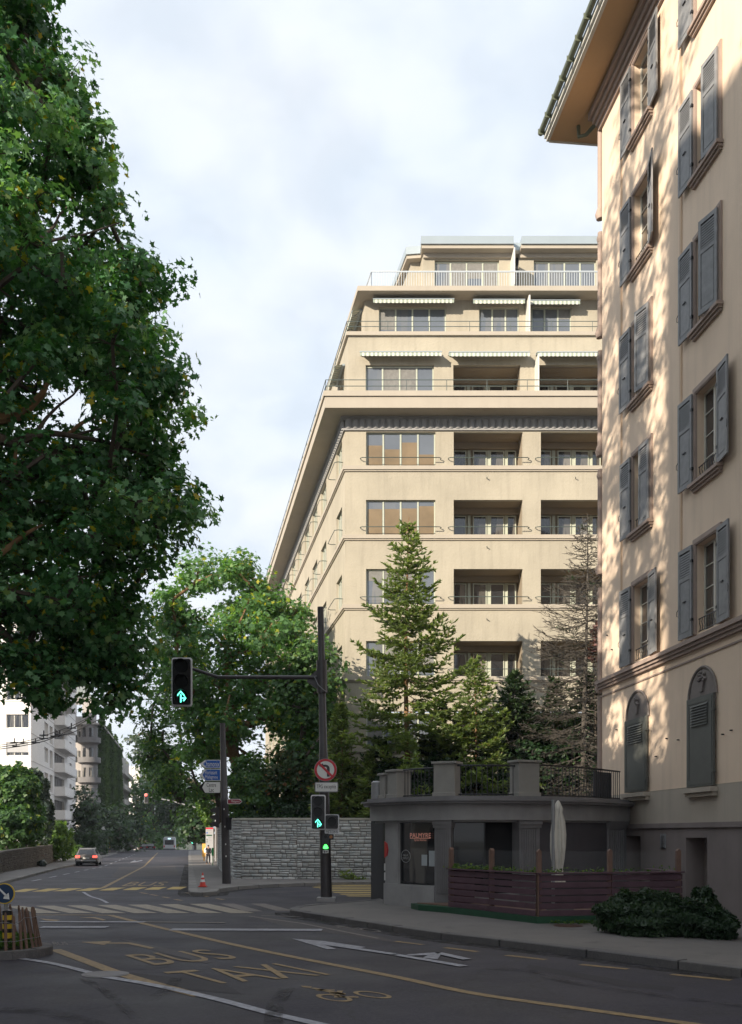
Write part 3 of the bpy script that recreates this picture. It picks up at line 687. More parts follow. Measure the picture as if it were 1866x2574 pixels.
def conifer(name, label, base_, height, rad, lm, bm_, nb=6, step=0.42, bare=False, dens=1.0, start=0.06, tr=0.16, group=None, needle=0.16, cat='conifer', asym=None):
    root = empty(name, base_, label, cat, group); bx, by, bz = base_
    mb = MB(); nseg = 14; tp = []
    for i in range(nseg + 1):
        t = i / nseg; tp.append((bx + 0.10 * math.sin(t * 5 + bx), by + 0.08 * math.sin(t * 4), bz + height * t))
    mb.tube(tp, [tr * (1 - 0.93 * i / nseg) for i in range(nseg + 1)], 8)
    C = []; Ax = []; S = []; Tt = []; Nn = []
    z = start * height
    while z < height * 0.985:
        t = z / height; L0 = rad * min(1.0, (1 - t) ** 0.9 * 1.08) * (0.65 + 0.35 * min(1, t / 0.12)); ph = random.uniform(0, 6.28)
        for b in range(nb):
            a = ph + 2 * math.pi * b / nb + random.uniform(-0.4, 0.4); L = L0 * random.uniform(0.55, 1.12)
            if random.random() < 0.08: L *= 0.5
            if L < 0.12: L = 0.12
            el_ = 0.55 * t ** 2 + random.uniform(-0.12, 0.12) - (0.1 if t < 0.5 else 0); zz = z + random.uniform(-0.15, 0.15)
            ca, sa = math.cos(a), math.sin(a); pts = []; m = max(3, int(L / 0.22))
            wob = random.uniform(-0.25, 0.25)
            for k in range(m + 1):
                s_ = k / m; r_ = L * s_; a2 = a + wob * s_
                pts.append(Vector((bx + math.cos(a2) * r_, by + math.sin(a2) * r_, bz + zz + r_ * math.tan(el_) - 0.16 * L * math.sin(s_ * 2.2) + 0.14 * L * s_ ** 3 + random.gauss(0, 0.012))))
            mb.tube(pts, [max(0.008, (0.045 if bare else 0.03) * (L / rad + 0.15) * (1 - 0.85 * k / m)) for k in range(m + 1)], 4, cap=False)
            for k in range(1 if not bare else 1, m + 1):
                s_ = k / m
                if s_ < 0.12 and L > 1: continue
                d = (pts[k] - pts[k - 1]).normalized(); side = Vector((-d.y, d.x, 0)).normalized()
                for sg in (-1, 1):
                    tl = (0.16 + 0.46 * math.sin(math.pi * min(1, s_ * 0.85 + 0.12))) * min(1.0, L / 1.4) * random.uniform(0.6, 1.25)
                    if bare: tl *= 1.5
                    td = (d * 0.8 + side * sg * 0.9 + Vector((0, 0, random.uniform(-0.3, 0.2)))).normalized()
                    e = pts[k] + td * tl + Vector((0, 0, -0.06 * tl if not bare else random.uniform(-0.12, 0.1)))
                    if bare:
                        mb.tube([pts[k], pts[k] + td * tl * 0.5 + Vector((0, 0, random.uniform(-.03, .03))), e], [0.017, 0.012, 0.007], 3, cap=False)
                        for _ in range(3):
                            f0 = pts[k].lerp(e, random.uniform(0.3, 0.95)); mb.tube([f0, f0 + (td + Vector((random.gauss(0, .7), random.gauss(0, .7), random.gauss(0, .4)))) * tl * 0.3], [0.011, 0.006], 3, cap=False)
                        if random.random() > dens: continue
                    else: mb.tube([pts[k], e], [0.007, 0.003], 3, cap=False)
                    nq = max(2, int((tl / 0.055) * (1.0 if not bare else 0.4)))
                    cl = 0.45 + random.gauss(0, 0.12)
                    for q in range(nq):
                        p0 = pts[k].lerp(e, (q + 0.6) / nq)
                        for h in range(2):
                            dd = (td + Vector((random.gauss(0, .45), random.gauss(0, .45), random.gauss(0, .3) + 0.1))).normalized()
                            C.append(tuple(p0 + dd * needle * 0.35)); Ax.append(tuple(dd)); Nn.append((random.gauss(0, .5), random.gauss(0, .5), 1)); S.append(needle * random.uniform(0.7, 1.2)); Tt.append(min(1, max(0, cl + random.gauss(0, .18) + 0.15 * s_)))
        z += step * (0.7 + 0.6 * random.random()) * (1 - 0.45 * t)
    mb.build('trunk', bm_, root)
    if C:
        C = np.array(C); Ax = np.array(Ax); Nn = np.array(Nn)
        x = np.cross(Ax, Nn); x /= np.maximum(np.linalg.norm(x, axis=1, keepdims=True), 1e-6); S = np.array(S)
        sh = np.array([(-0.12, -0.5), (0.12, -0.5), (0.17, 0.1), (0.0, 0.55), (-0.17, 0.1)])
        V = C[:, None, :] + x[:, None, :] * (sh[None, :, 0:1] * S[:, None, None]) + Ax[:, None, :] * (sh[None, :, 1:2] * S[:, None, None])
        np_mesh('crown', V.reshape(-1, 3), np.arange(len(C) * 5).reshape(-1, 5), lm, root, Tt)
    return root
# ---------------------------------------------------------------- building helpers
def mesh_of(mb, name, mat, **k):
    o = mb.build(name, mat, None, **k); me = o.data; bpy.data.objects.remove(o); return me
def inst(tpl, parent, loc, rz=0.0):
    """tpl = (name, mesh, [children]) ; child = (name, mesh, [..], (x,y,z), rz)"""
    o = bpy.data.objects.new(tpl[0], tpl[1]); COL.objects.link(o); o.parent = parent; o.location = loc; o.rotation_euler = (0, 0, rz)
    for c in tpl[2]: inst(c, o, c[3] if len(c) > 3 else (0, 0, 0), c[4] if len(c) > 4 else 0.0)
    return o
def put(tpl, root, fr, u, d, z, dphi=0.0): return inst(tpl, root, fr.p(u, d, z) - Vector(root.location), fr.phi + dphi)
def wall_grid(mb, fr, u0, u1, z0, z1, ops, depth=0.25, mi=0, dz=0.0):
    us = sorted({u0, u1} | {min(max(o[i], u0), u1) for o in ops for i in (0, 1)}); zs = sorted({z0, z1} | {min(max(o[i], z0), z1) for o in ops for i in (2, 3)})
    for a, b in zip(us, us[1:]):
        for c, e in zip(zs, zs[1:]):
            um, zm = (a + b) / 2, (c + e) / 2
            if any(o[0] < um < o[1] and o[2] < zm < o[3] for o in ops): continue
            mb.quad(fr.p(a, dz, c), fr.p(b, dz, c), fr.p(b, dz, e), fr.p(a, dz, e), mi)
    for o in ops:
        a, b, c, e = o[:4]
        if b <= u0 or a >= u1 or e <= z0 or c >= z1: continue
        c = max(c, z0); e = min(e, z1); k = dz - depth
        mb.quad(fr.p(a, dz, c), fr.p(a, k, c), fr.p(a, k, e), fr.p(a, dz, e), mi); mb.quad(fr.p(b, dz, c), fr.p(b, dz, e), fr.p(b, k, e), fr.p(b, k, c), mi)
        if e == o[3]: mb.quad(fr.p(a, dz, e), fr.p(a, k, e), fr.p(b, k, e), fr.p(b, dz, e), mi)
        if c == o[2]: mb.quad(fr.p(a, dz, c), fr.p(b, dz, c), fr.p(b, k, c), fr.p(a, k, c), mi)
def offs(path, d):
    P_ = [Vector((p[0], p[1])) for p in path]; o = []
    for i, p in enumerate(P_):
        ns = []
        if i > 0: t = (p - P_[i - 1]).normalized(); ns.append(Vector((t.y, -t.x)))
        if i < len(P_) - 1: t = (P_[i + 1] - p).normalized(); ns.append(Vector((t.y, -t.x)))
        n = ns[0] if len(ns) == 1 else (ns[0] + ns[1]).normalized()
        k = d / max(0.3, n.dot(ns[0])); o.append(p + n * k)
    return o
def band(mb, path, d0, d1, z0, z1, mi=0):
    A = offs(path, d0); B = offs(path, d1); n = len(A)
    v = [(a.x, a.y, z) for z in (z0, z1) for a in A] + [(b.x, b.y, z) for z in (z0, z1) for b in B]
    f = []
    for i in range(n - 1):
        f += [(2 * n + i, 2 * n + i + 1, 3 * n + i + 1, 3 * n + i), (n + i, 3 * n + i, 3 * n + i + 1, n + i + 1), (i, i + 1, 2 * n + i + 1, 2 * n + i), (i, n + i, n + i + 1, i + 1)]
    f += [(0, 2 * n, 3 * n, n), (n - 1, 2 * n - 1, 4 * n - 1, 3 * n - 1)]
    mb.add(v, f, mi)
def slab(mb, poly, z0, z1, mi=0): mb.prism(poly, lambda x, y: (x, y, z0), lambda x, y: (x, y, z1), mi)
def win_tpl(w, h, n, fw=0.07, mw=0.09, fm=None, gm=None, cross=0, name='window', trans=None):
    f = MB(); f.box(ID, 0, w, 0, 0.06, 0, fw); f.box(ID, 0, w, 0, 0.06, h - fw, h); f.box(ID, 0, fw, 0, 0.058, fw, h - fw); f.box(ID, w - fw, w, 0, 0.058, fw, h - fw)
    for i in range(1, n): x = w * i / n; f.box(ID, x - mw / 2, x + mw / 2, 0, 0.066, fw, h - fw)
    for j in range(1, cross + 1): z = h * j / (cross + 1); f.box(ID, fw, w - fw, 0, 0.05, z - 0.015, z + 0.015)
    if trans: f.box(ID, fw, w - fw, 0, 0.062, trans - 0.04, trans + 0.04)
    g = MB(); g.box(ID, 0.02, w - 0.02, -0.01, 0.025, 0.02, h - 0.02)
    return (name, mesh_of(f, name, fm or m_winframe, bevel=0.006, seg=1), [('pane', mesh_of(g, 'pane', gm or m_glass), [])])
def rail_tpl(w, reach=0.3, ext=0.28, mat=None):
    t = MB(); pts = [(-ext, 0.0, 0), (-ext - 0.04, -reach * 0.6, 0), (-ext + 0.08, -reach, 0), (w / 2, -reach - 0.01, 0), (w + ext - 0.08, -reach, 0), (w + ext + 0.04, -reach * 0.6, 0), (w + ext, 0, 0)]
    t.tube(pts, 0.022, 6); return ('rail', mesh_of(t, 'rail', mat or m_rail_d, smooth=True), [])
def loggia_tpl(w, h, dep=1.7):
    s = MB()
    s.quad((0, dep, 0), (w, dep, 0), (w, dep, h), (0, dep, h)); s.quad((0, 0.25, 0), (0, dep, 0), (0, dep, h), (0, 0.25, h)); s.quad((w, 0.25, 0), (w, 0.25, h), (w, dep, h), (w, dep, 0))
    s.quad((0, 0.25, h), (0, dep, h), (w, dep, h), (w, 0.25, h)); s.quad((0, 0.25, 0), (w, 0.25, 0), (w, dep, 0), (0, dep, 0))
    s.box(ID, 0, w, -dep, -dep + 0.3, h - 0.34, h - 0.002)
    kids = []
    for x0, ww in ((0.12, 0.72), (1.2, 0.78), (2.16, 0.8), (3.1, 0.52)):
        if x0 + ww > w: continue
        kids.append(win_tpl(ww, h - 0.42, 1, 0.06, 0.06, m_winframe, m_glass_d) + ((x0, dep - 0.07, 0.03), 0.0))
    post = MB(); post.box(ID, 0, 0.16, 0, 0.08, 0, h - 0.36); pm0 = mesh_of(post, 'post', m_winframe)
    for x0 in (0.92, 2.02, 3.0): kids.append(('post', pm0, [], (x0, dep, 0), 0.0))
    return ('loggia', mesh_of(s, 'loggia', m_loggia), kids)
def awning_tpl(w, reach=0.62):
    a = MB(); a.box(ID, 0, w, 0.02, 0.16, 0.0, 0.10); 
    c = MB(); n = int(w / 0.115); dw = w / n
    for i in range(n):
        x0, x1 = i * dw, (i + 1) * dw; mi = i % 2
        c.quad((x0, -0.15, 0.05), (x1, -0.15, 0.05), (x1, -reach, -0.06), (x0, -reach, -0.06), mi)
        c.quad((x0, -reach, -0.10), (x1, -reach, -0.10), (x1, -reach - 0.01, -0.30 - (0.02 if mi else 0)), (x0, -reach - 0.01, -0.30 - (0.02 if mi else 0)), mi)
    bar = MB(); bar.box(ID, -0.02, w + 0.02, reach - 0.04, reach + 0.025, -0.11, -0.05)
    arm = MB()
    for x in (0.2, w - 0.2): arm.tube([(x, -0.1, 0.02), (x + (0.45 if x < 1 else -0.45), -0.38, -0.04), (x, -reach + 0.03, -0.08)], 0.022, 5)
    return ('awning', mesh_of(a, 'awning', m_roofm), [('awning_cloth', mesh_of(c, 'awning_cloth', [m_awg, m_awc]), []), ('front_bar', mesh_of(bar, 'front_bar', m_roofm, bevel=0.01), []), ('arm', mesh_of(arm, 'arm', m_rail_w), [])])
m_awg = M('awning_green_stripe', (0.30, 0.35, 0.29), 0.85, 0.05, 3); m_awc = M('awning_cream_stripe', (0.58, 0.57, 0.50), 0.85, 0.05, 3)

# ================================================================ beige corner apartment building
BB = empty('apartment_building', (0, 54, T(54)), 'tall beige corner apartment block with a deep cornice and set-back upper terraces, behind the conifers', 'building')
SV = Vector((-0.1848, 1.0)); SN = SV.normalized(); PHI_S = math.atan2(-SN.y, -SN.x)
def side_fr(cx, cy): return Fr((cx, cy, 0), PHI_S)
def side_fr_left(cx, cy): return Fr((cx, cy, 0), PHI_S + math.pi)   # faces the street from the left, u runs away from the viewer
XR = 19.0; LEN = 56.0
def foot(cx, cy, far=LEN, xr=XR): return [(cx + SV.x * far, cy + far), (cx, cy), (xr, cy)]
Fm = Fr((0, 54, 0), 0); Cm = (-1.404, 54.0); Fs = side_fr(*Cm)
rows_ = [(21.94, 23.79), (18.2, 20.11), (14.42, 16.36), (10.52, 12.45), (6.64, 8.63), (2.9, 4.85)]
cols_ = [(-0.268, 3.50), (4.49, 8.23), (9.22, 12.96), (13.95, 17.69)]
w = MB(); wall_grid(w, Fm, Cm[0], XR, -1.0, 25.3, [(c[0], c[1], r[0], r[1]) for r in rows_ for c in cols_], 0.28)
sy = [(55.1, 57.2), (61.3, 63.8), (65.6, 68.2), (70.0, 72.6)] + [(74.6 + 4.4 * i, 77.1 + 4.4 * i) for i in range(7)]
s_ops = [(-(b - 54) / SN.y, -(a - 54) / SN.y, r[0], r[1]) for r in rows_ for a, b in sy]
wall_grid(w, Fs, -LEN, 0, -1.0, 25.3, s_ops, 0.28)
w.build('wall', m_beige, BB)
t = MB(); pm = foot(*Cm)
for z in [r[0] for r in rows_]:
    band(t, pm, -0.02, 0.13, z - 0.21, z - 0.003); band(t, pm, -0.02, 0.07, z - 0.29, z - 0.213)
t.build('string_course', m_beige_s, BB)
# cornice with its soffit and ledge, frieze below
t = MB(); band(t, pm, -0.3, 1.25, 24.58, 25.18); band(t, pm, -0.3, 1.33, 25.183, 25.46)
t.build('cornice', m_beige_s, BB)
t = MB(); band(t, pm, -0.02, 0.16, 24.40, 24.577); band(t, pm, -0.02, 0.24, 24.48, 24.574); band(t, pm, -0.02, 0.10, 23.86, 23.97)
def scallops(fr, a, b):
    n = int((b - a) / 0.37)
    for i in range(n):
        x0 = a + (b - a) * i / n; x1 = x0 + (b - a) / n
        for k in range(4):
            q0, q1 = k / 4, (k + 1) / 4; f = lambda q: 0.03 + 0.13 * math.sin(math.pi * q) ** 0.7
            xa, xb = x0 + (x1 - x0) * q0, x0 + (x1 - x0) * q1
            t.quad(fr.p(xa, f(q0), 23.97), fr.p(xb, f(q1), 23.97), fr.p(xb, f(q1) + 0.05, 24.41), fr.p(xa, f(q0) + 0.05, 24.41))
scallops(Fm, Cm[0], XR); scallops(Fs, -LEN, -0.05)
t.build('frieze', m_frieze, BB)
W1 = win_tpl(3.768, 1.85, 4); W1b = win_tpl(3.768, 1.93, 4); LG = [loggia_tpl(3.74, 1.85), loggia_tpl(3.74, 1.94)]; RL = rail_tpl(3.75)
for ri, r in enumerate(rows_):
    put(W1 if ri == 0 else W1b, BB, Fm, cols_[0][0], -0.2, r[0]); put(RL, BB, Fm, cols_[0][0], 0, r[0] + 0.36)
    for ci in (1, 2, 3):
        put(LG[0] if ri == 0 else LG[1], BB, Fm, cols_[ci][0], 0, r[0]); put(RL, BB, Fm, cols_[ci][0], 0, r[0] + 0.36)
WS = {}
for r in rows_:
    for a, b in sy:
        wd_ = round((b - a) / SN.y, 2); k = (wd_, round(r[1] - r[0], 1))
        if k not in WS: WS[k] = (win_tpl(wd_, k[1], 3), rail_tpl(wd_, 0.45, 0.3))
        put(WS[k][0], BB, Fs, -(b - 54) / SN.y, -0.2, r[0]); put(WS[k][1], BB, Fs, -(b - 54) / SN.y, 0, r[0] + 0.5)
for r in rows_[1:4]:
    for x in (6.3, 11.1):
        s = MB(); s.tube([(x, 54.0, r[1] + 1.15), (x - 0.03, 53.8, r[1] + 1.17)], 0.025, 6); s.build('spout', m_rail_d, BB)
def rails(mb, path, off, zs, r=0.022, post=2.1, z0=0):
    pp = offs(path, off)
    for z in zs: mb.tube([(p.x, p.y, z) for p in pp], r, 6)
    for a, b in zip(pp, pp[1:]):
        n = max(1, int((b - a).length / post))
        for i in range(n + 1):
            q = a.lerp(b, i / n); mb.tube([(q.x, q.y, z0), (q.x, q.y, max(zs))], r * 0.8, 5)
t = MB(); rails(t, pm, 1.2, [26.08, 25.75], z0=25.4); t.build('terrace_railing', m_rail_d, BB)
# attic levels
C1 = (-1.25, 55.0); F1 = Fr((0, 55, 0), 0); p1 = foot(*C1)
ops1 = [(-0.295, 3.476, 25.35, 27.9), (4.55, 8.25, 25.35, 27.9), (9.3, 13.0, 25.35, 27.9), (14.0, 17.7, 25.35, 27.9)]
Fs1 = side_fr(*C1); so1 = [(-k - 2.3, -k, 25.5, 27.9) for k in (1.6, 6, 10.5, 15, 20, 25, 30, 35)]
w = MB(); wall_grid(w, F1, C1[0], XR, 25.3, 29.5, ops1, 0.25); wall_grid(w, Fs1, -LEN, 0, 25.3, 29.5, so1, 0.25); w.build('attic_wall', m_beige, BB)
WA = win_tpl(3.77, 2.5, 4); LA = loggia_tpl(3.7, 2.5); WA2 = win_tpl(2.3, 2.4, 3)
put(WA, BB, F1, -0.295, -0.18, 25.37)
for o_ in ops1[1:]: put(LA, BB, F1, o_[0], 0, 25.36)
for o_ in so1: put(WA2, BB, Fs1, o_[0], -0.18, 25.5)
AW = {k: awning_tpl(k) for k in (4.46, 4.4, 4.55, 2.9, 2.75, 3.6)}
put(AW[4.46], BB, F1, -0.6, 0, 28.42); put(AW[4.4], BB, F1, 4.28, 0, 28.40); put(AW[4.4], BB, F1, 9.1, 0, 28.40); put(AW[4.4], BB, F1, 13.9, 0, 28.40)
t = MB(); t.box(F1, 9.05, 9.12, 0, 1.1, 25.47, 28.0); t.build('partition_screen', m_white, BB)
t = MB(); band(t, p1, -0.5, 0.14, 29.50, 29.70); slab(t, [(C1[0], 55.1), (XR, 55.1), (XR, 110), (C1[0] + SV.x * 55, 110)], 29.45, 29.66); t.build('upper_ledge', m_beige_s, BB)
t = MB(); rails(t, p1, 0.1, [30.27, 29.98], z0=29.65, r=0.02); t.build('upper_railing', m_rail_d, BB)
C2 = (-0.34, 56.5); F2 = Fr((0, 56.5, 0), 0); Fs2 = side_fr(*C2)
ops2 = [(0.45, 4.27, 29.7, 31.9), (6.14, 8.41, 29.7, 31.9), (9.12, 11.37, 29.7, 31.9), (13.2, 16, 29.7, 31.9)]
so2 = [(-k - 2.2, -k, 29.75, 31.8) for k in (1.2, 5.5, 10, 15, 20, 25, 30, 35, 40)]
w = MB(); wall_grid(w, F2, C2[0], XR, 29.6, 32.3, ops2, 0.25); wall_grid(w, Fs2, -LEN + 2, 0, 29.6, 32.3, so2, 0.25); w.build('attic_wall', m_beige, BB)
put(win_tpl(3.82, 2.2, 4), BB, F2, 0.45, -0.16, 29.7); W3 = win_tpl(2.27, 2.2, 3)
for o_ in ops2[1:]: put(W3, BB, F2, o_[0], -0.16, 29.7)
for o_ in so2: put(WA2, BB, Fs2, o_[0], -0.3, 29.6)
put(AW[4.55], BB, F2, 0.12, 0, 32.12); put(AW[2.9], BB, F2, 5.75, 0, 32.08); put(AW[2.9], BB, F2, 8.85, 0, 32.04); put(AW[3.6], BB, F2, 13.1, 0, 32.04)
for k in (1.0, 5.3, 9.8, 14.8): put(AW[2.75], BB, Fs2, -k - 2.5, 0, 32.08)
for k in (1.4, 5.8, 10.3, 14.8): put(AW[2.75], BB, Fs1, -k - 2.5, 0, 28.4)
t = MB(); t.box(F2, 8.78, 8.86, 0, 1.2, 29.71, 31.95); t.build('partition_screen', m_white, BB)
t = MB(); slab(t, [(-0.74, 55.45), (XR, 55.45), (XR, 110), (-0.74 + SV.x * 54.5, 110)], 32.27, 32.54); t.build('roof_terrace_slab', m_beige_s, BB)
t = MB(); pr = [(0.02 + SV.x * 40, 95.8), (0.02, 55.8), (XR, 55.8)]
tb2 = offs(pr, 0)
for z, r_ in ((33.52, 0.045), (32.66, 0.03)): t.tube([(p.x, p.y, z) for p in tb2], r_, 6)
for a, b in zip(tb2, tb2[1:]):
    n = int((b - a).length / (0.14 if b.x > 5 else 0.2))
    for i in range(n + 1):
        q = a.lerp(b, i / n); t.box(Fr((q.x, q.y, 0), 0), -0.012, 0.012, -0.012, 0.012, 32.54, 33.5)
t.build('rooftop_railing', m_rail_w, BB)
F3 = Fr((0, 58, 0), 0); ops3 = [(3.71, 7.47, 32.6, 35.43), (8.26, 8.63, 32.6, 36.2), (9.49, 13.13, 32.6, 35.43), (14.5, 18, 32.6, 35.43)]
w = MB(); wall_grid(w, F3, 3.05, XR, 32.5, 36.0, ops3, 0.3)
Fs3 = side_fr(3.05, 58); wall_grid(w, Fs3, -0.9, 0, 32.5, 36.0, [], 0.2)
Fq = Fr((0, 58.8, 0), 0); wall_grid(w, Fq, 2.35, 3.0, 32.5, 36.0, [], 0.2)
Fs4 = side_fr(2.35, 58.8); so4 = [(-k - 2.2, -k, 32.7, 35.0) for k in (1.2, 6, 11, 16, 21, 26)]
wall_grid(w, Fs4, -45, 0, 32.5, 36.0, so4, 0.2); w.build('penthouse_wall', m_beige, BB)
WP = win_tpl(3.76, 2.8, 4); put(WP, BB, F3, 3.71, -0.2, 32.6); put(win_tpl(3.64, 2.8, 4), BB, F3, 9.49, -0.2, 32.6); put(win_tpl(3.5, 2.8, 4), BB, F3, 14.5, -0.2, 32.6)
for o_ in so4: put(WA2, BB, Fs4, o_[0], -0.15, 32.6)
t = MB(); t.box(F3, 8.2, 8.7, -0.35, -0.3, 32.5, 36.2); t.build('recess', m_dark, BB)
t = MB(); t.box(F3, 8.12, 8.19, 0.0, 1.5, 32.55, 35.3); t.build('partition_screen', m_white, BB)
t = MB(); t.box(F3, 3.05, 8.24, 0.002, 0.16, 35.5, 35.98); t.box(F3, 8.65, XR, 0.002, 0.16, 35.5, 35.98); t.build('lintel_band', m_beige_s, BB)
t = MB(); slab(t, [(2.92, 57.35), (8.24, 57.35), (8.24, 57.9), (8.65, 57.9), (8.65, 57.35), (XR, 57.35), (XR, 104), (2.1 + SV.x * 46, 104), (2.1, 58.4), (2.92, 58.3)], 35.75, 35.95); t.build('eaves_board', m_beige_s, BB)
t = MB(); slab(t, [(2.88, 57.25), (8.22, 57.25), (8.22, 57.9), (8.67, 57.9), (8.67, 57.25), (XR, 57.25), (XR, 104), (2.05 + SV.x * 46, 104), (2.05, 58.3), (2.88, 58.2)], 35.953, 36.4); t.build('flat_roof', m_roofm, BB)

m_refl = M('painted_tan_reflection', (0.20, 0.145, 0.085), 0.35, 0.25, 0.7); m_curt = M('grey_curtain', (0.20, 0.195, 0.185), 0.9, 0.2, 6, streak=0.4)  # tan panels paint a reflection on the panes; grey ones are curtains
def pane_panels(root, fr, u0, u1, z0, z1, n, d, prob, mat, lo=0.25, hi=0.9, top=True):
    for i in range(n):
        if random.random() > prob: continue
        a = u0 + (u1 - u0) * i / n; b = u0 + (u1 - u0) * (i + 1) / n; h_2 = (z1 - z0 - 0.14) * random.uniform(lo, hi)
        w = MB(); w.box(fr, a + 0.06, b - 0.06, d - 0.004, d, (z1 - 0.07 - h_2) if top else z0 + 0.07, z1 - 0.07 if top else z0 + 0.07 + h_2); w.build('curtain_reflection_panel', mat, root)
random.seed(19)
pane_panels(BB, Fm, -0.268, 3.50, 21.94, 23.79, 4, -0.165, 0.8, m_refl, 0.3, 0.75, False); pane_panels(BB, Fm, -0.268, 3.50, 18.2, 20.13, 4, -0.165, 1.0, m_refl, 0.7, 1.0, False)
for r in rows_[2:]: pane_panels(BB, Fm, -0.268, 3.50, r[0], r[1], 4, -0.165, 0.4, m_curt)
pane_panels(BB, F1, -0.295, 3.476, 25.4, 27.87, 4, -0.145, 0.25, m_curt); pane_panels(BB, F2, 0.45, 4.27, 29.7, 31.9, 4, -0.125, 0.3, m_curt); pane_panels(BB, F2, 9.12, 11.37, 29.7, 31.9, 3, -0.125, 0.4, m_curt); pane_panels(BB, F3, 3.71, 7.47, 32.6, 35.4, 4, -0.165, 0.3, m_curt)

# ================================================================ near peach building
NB = empty('apartment_house', (7.02, 30.2, 0.12), 'peach rendered house with grey shutters and wide eaves at the right edge, dappled with sunlight', 'building')
PHN = math.atan2(-0.9941, 0.1086); Fn = Fr((7.019, 30.2, 0), PHN); UN = 21.0
wc = [(2.64, 3.80), (6.64, 7.80), (10.64, 11.8), (14.64, 15.8)]; fl = [6.74, 10.33, 13.95, 17.57, 21.2]; WH = 2.1
nops = [(a, b, z, z + WH) for z in fl for a, b in wc]
w = MB(); wall_grid(w, Fn, 0, UN, 3.12, 24.15, nops, 0.26)
Fe = Fr((7.019, 30.2, 0), PHN + math.pi)    # back-facing end wall
e0 = Vector((7.019, 30.2, 0)); ee = e0 + Vector((11, 1.2, 0))
w.quad(e0, ee, ee + Vector((0, 0, 24.15)), e0 + Vector((0, 0, 24.15)))
w.build('wall', m_near, NB)
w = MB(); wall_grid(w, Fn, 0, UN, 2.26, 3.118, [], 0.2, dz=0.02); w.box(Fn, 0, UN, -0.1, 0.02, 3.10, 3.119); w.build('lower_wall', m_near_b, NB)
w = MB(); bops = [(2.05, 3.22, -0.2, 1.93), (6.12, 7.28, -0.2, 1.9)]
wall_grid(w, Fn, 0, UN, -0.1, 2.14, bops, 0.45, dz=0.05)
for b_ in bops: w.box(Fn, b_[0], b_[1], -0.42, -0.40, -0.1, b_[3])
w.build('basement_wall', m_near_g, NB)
w = MB(); w.box(Fn, 0, UN, -0.05, 0.10, 2.14, 2.22); w.box(Fn, 0, UN, -0.05, 0.06, 2.222, 2.26); w.build('plinth_moulding', m_near_g, NB)
w = MB(); w.box(Fn, 6.9, 7.25, -0.40, -0.3, 0.1, 1.88); w.build('basement_door', M('red_brown_door', (0.10, 0.035, 0.03), 0.6, 0.2, 4), NB)
w = MB(); w.box(Fn, 4.62, 4.93, 0.05, 0.075, 1.62, 1.99)
for k in range(6): w.box(Fn, 4.65, 4.90, 0.076, 0.10, 1.65 + k * 0.055, 1.675 + k * 0.055)
w.build('vent', m_grey, NB)
w = MB(); w.box(Fn, -0.12, UN, -0.02, 0.20, 6.52, 6.62); w.box(Fn, -0.1, UN, -0.02, 0.14, 6.44, 6.518); w.box(Fn, -0.08, UN, -0.02, 0.09, 6.36, 6.438); w.box(Fn, -0.06, UN, -0.02, 0.03, 6.14, 6.18)
w.build('band_moulding', m_pink, NB)
w = MB(); w.box(Fn, 1.58, 1.70, -0.01, 0.022, 6.622, 23.6); w.box(Fn, 5.68, 5.80, -0.01, 0.022, 6.622, 23.6); w.box(Fn, 9.7, 9.82, -0.01, 0.022, 6.622, 23.6); w.build('wall_strip', m_strip, NB)
w = MB()
for i, (d, z0, z1) in enumerate([(0.08, 23.42, 23.55), (0.14, 23.552, 23.7), (0.22, 23.702, 23.86), (0.32, 23.862, 24.08)]): w.box(Fn, -0.05 - d, UN, -0.02, d, z0, z1)
w.build('eaves_moulding', m_pink, NB)
ev = [Fn.p(-1.62, 1.22, 0), Fn.p(UN, 1.22, 0), Fn.p(UN, -11, 0), Fn.p(-1.62, -11, 0)]
w = MB(); w.prism([(p.x, p.y) for p in ev], lambda x, y: (x, y, 24.09), lambda x, y: (x, y, 24.14)); w.build('soffit', m_soffit, NB)
w = MB(); w.box(Fn, -1.66, UN, 1.16, 1.26, 24.06, 24.30); w.box(Fn, -1.66, UN, 1.262, 1.33, 24.14, 24.32); w.box(Fn, -1.70, -1.62, -11, 1.16, 24.06, 24.32); w.build('fascia', m_white, NB)
w = MB(); c8 = []
for k in range(9):
    a = math.pi * k / 8 ; c8.append((1.43 - 0.09 * math.cos(a), 24.36 - 0.10 * math.sin(a)))
for i in range(8):
    (d0, z0), (d1, z1) = c8[i], c8[i + 1]; w.quad(Fn.p(-1.72, d0, z0), Fn.p(UN, d0, z0), Fn.p(UN, d1, z1), Fn.p(-1.72, d1, z1))
    w.quad(Fn.p(-1.72, d0, z0), Fn.p(-1.72, d1, z1), Fn.p(-1.72, 1.43, 24.36), Fn.p(-1.72, 1.43, 24.36))
for k in range(30): w.box(Fn, -1.6 + k * 0.75, -1.57 + k * 0.75, 1.33, 1.545, 24.22, 24.38)
g_ = w.build('gutter', m_zinc, NB)
w = MB(); a = Fn.p(-1.62, 1.3, 24.34); b = Fn.p(UN, 1.3, 24.34); c = Fn.p(UN, -5, 27.6); d = Fn.p(1.5, -5, 27.6); e = Fn.p(-1.62, -11, 24.34); f = Fn.p(UN, -11, 24.34)
w.add([a, b, c, d, e, f], [(0, 1, 2, 3), (0, 3, 4), (3, 2, 5, 4), (0, 4, 5, 1)]); w.build('roof', M('brown_roof_tile', (0.14, 0.08, 0.06), 0.9, 0.3, 8, 0.6, 30), NB)
w = MB(); w.tube([Fn.p(-0.9, 0.45, 24.08), Fn.p(-0.9, 0.43, 23.75), Fn.p(-0.75, 0.25, 23.72), Fn.p(-0.2, -0.15, 24.0)], 0.06, 8); w.build('downpipe', m_zinc, NB, smooth=True)
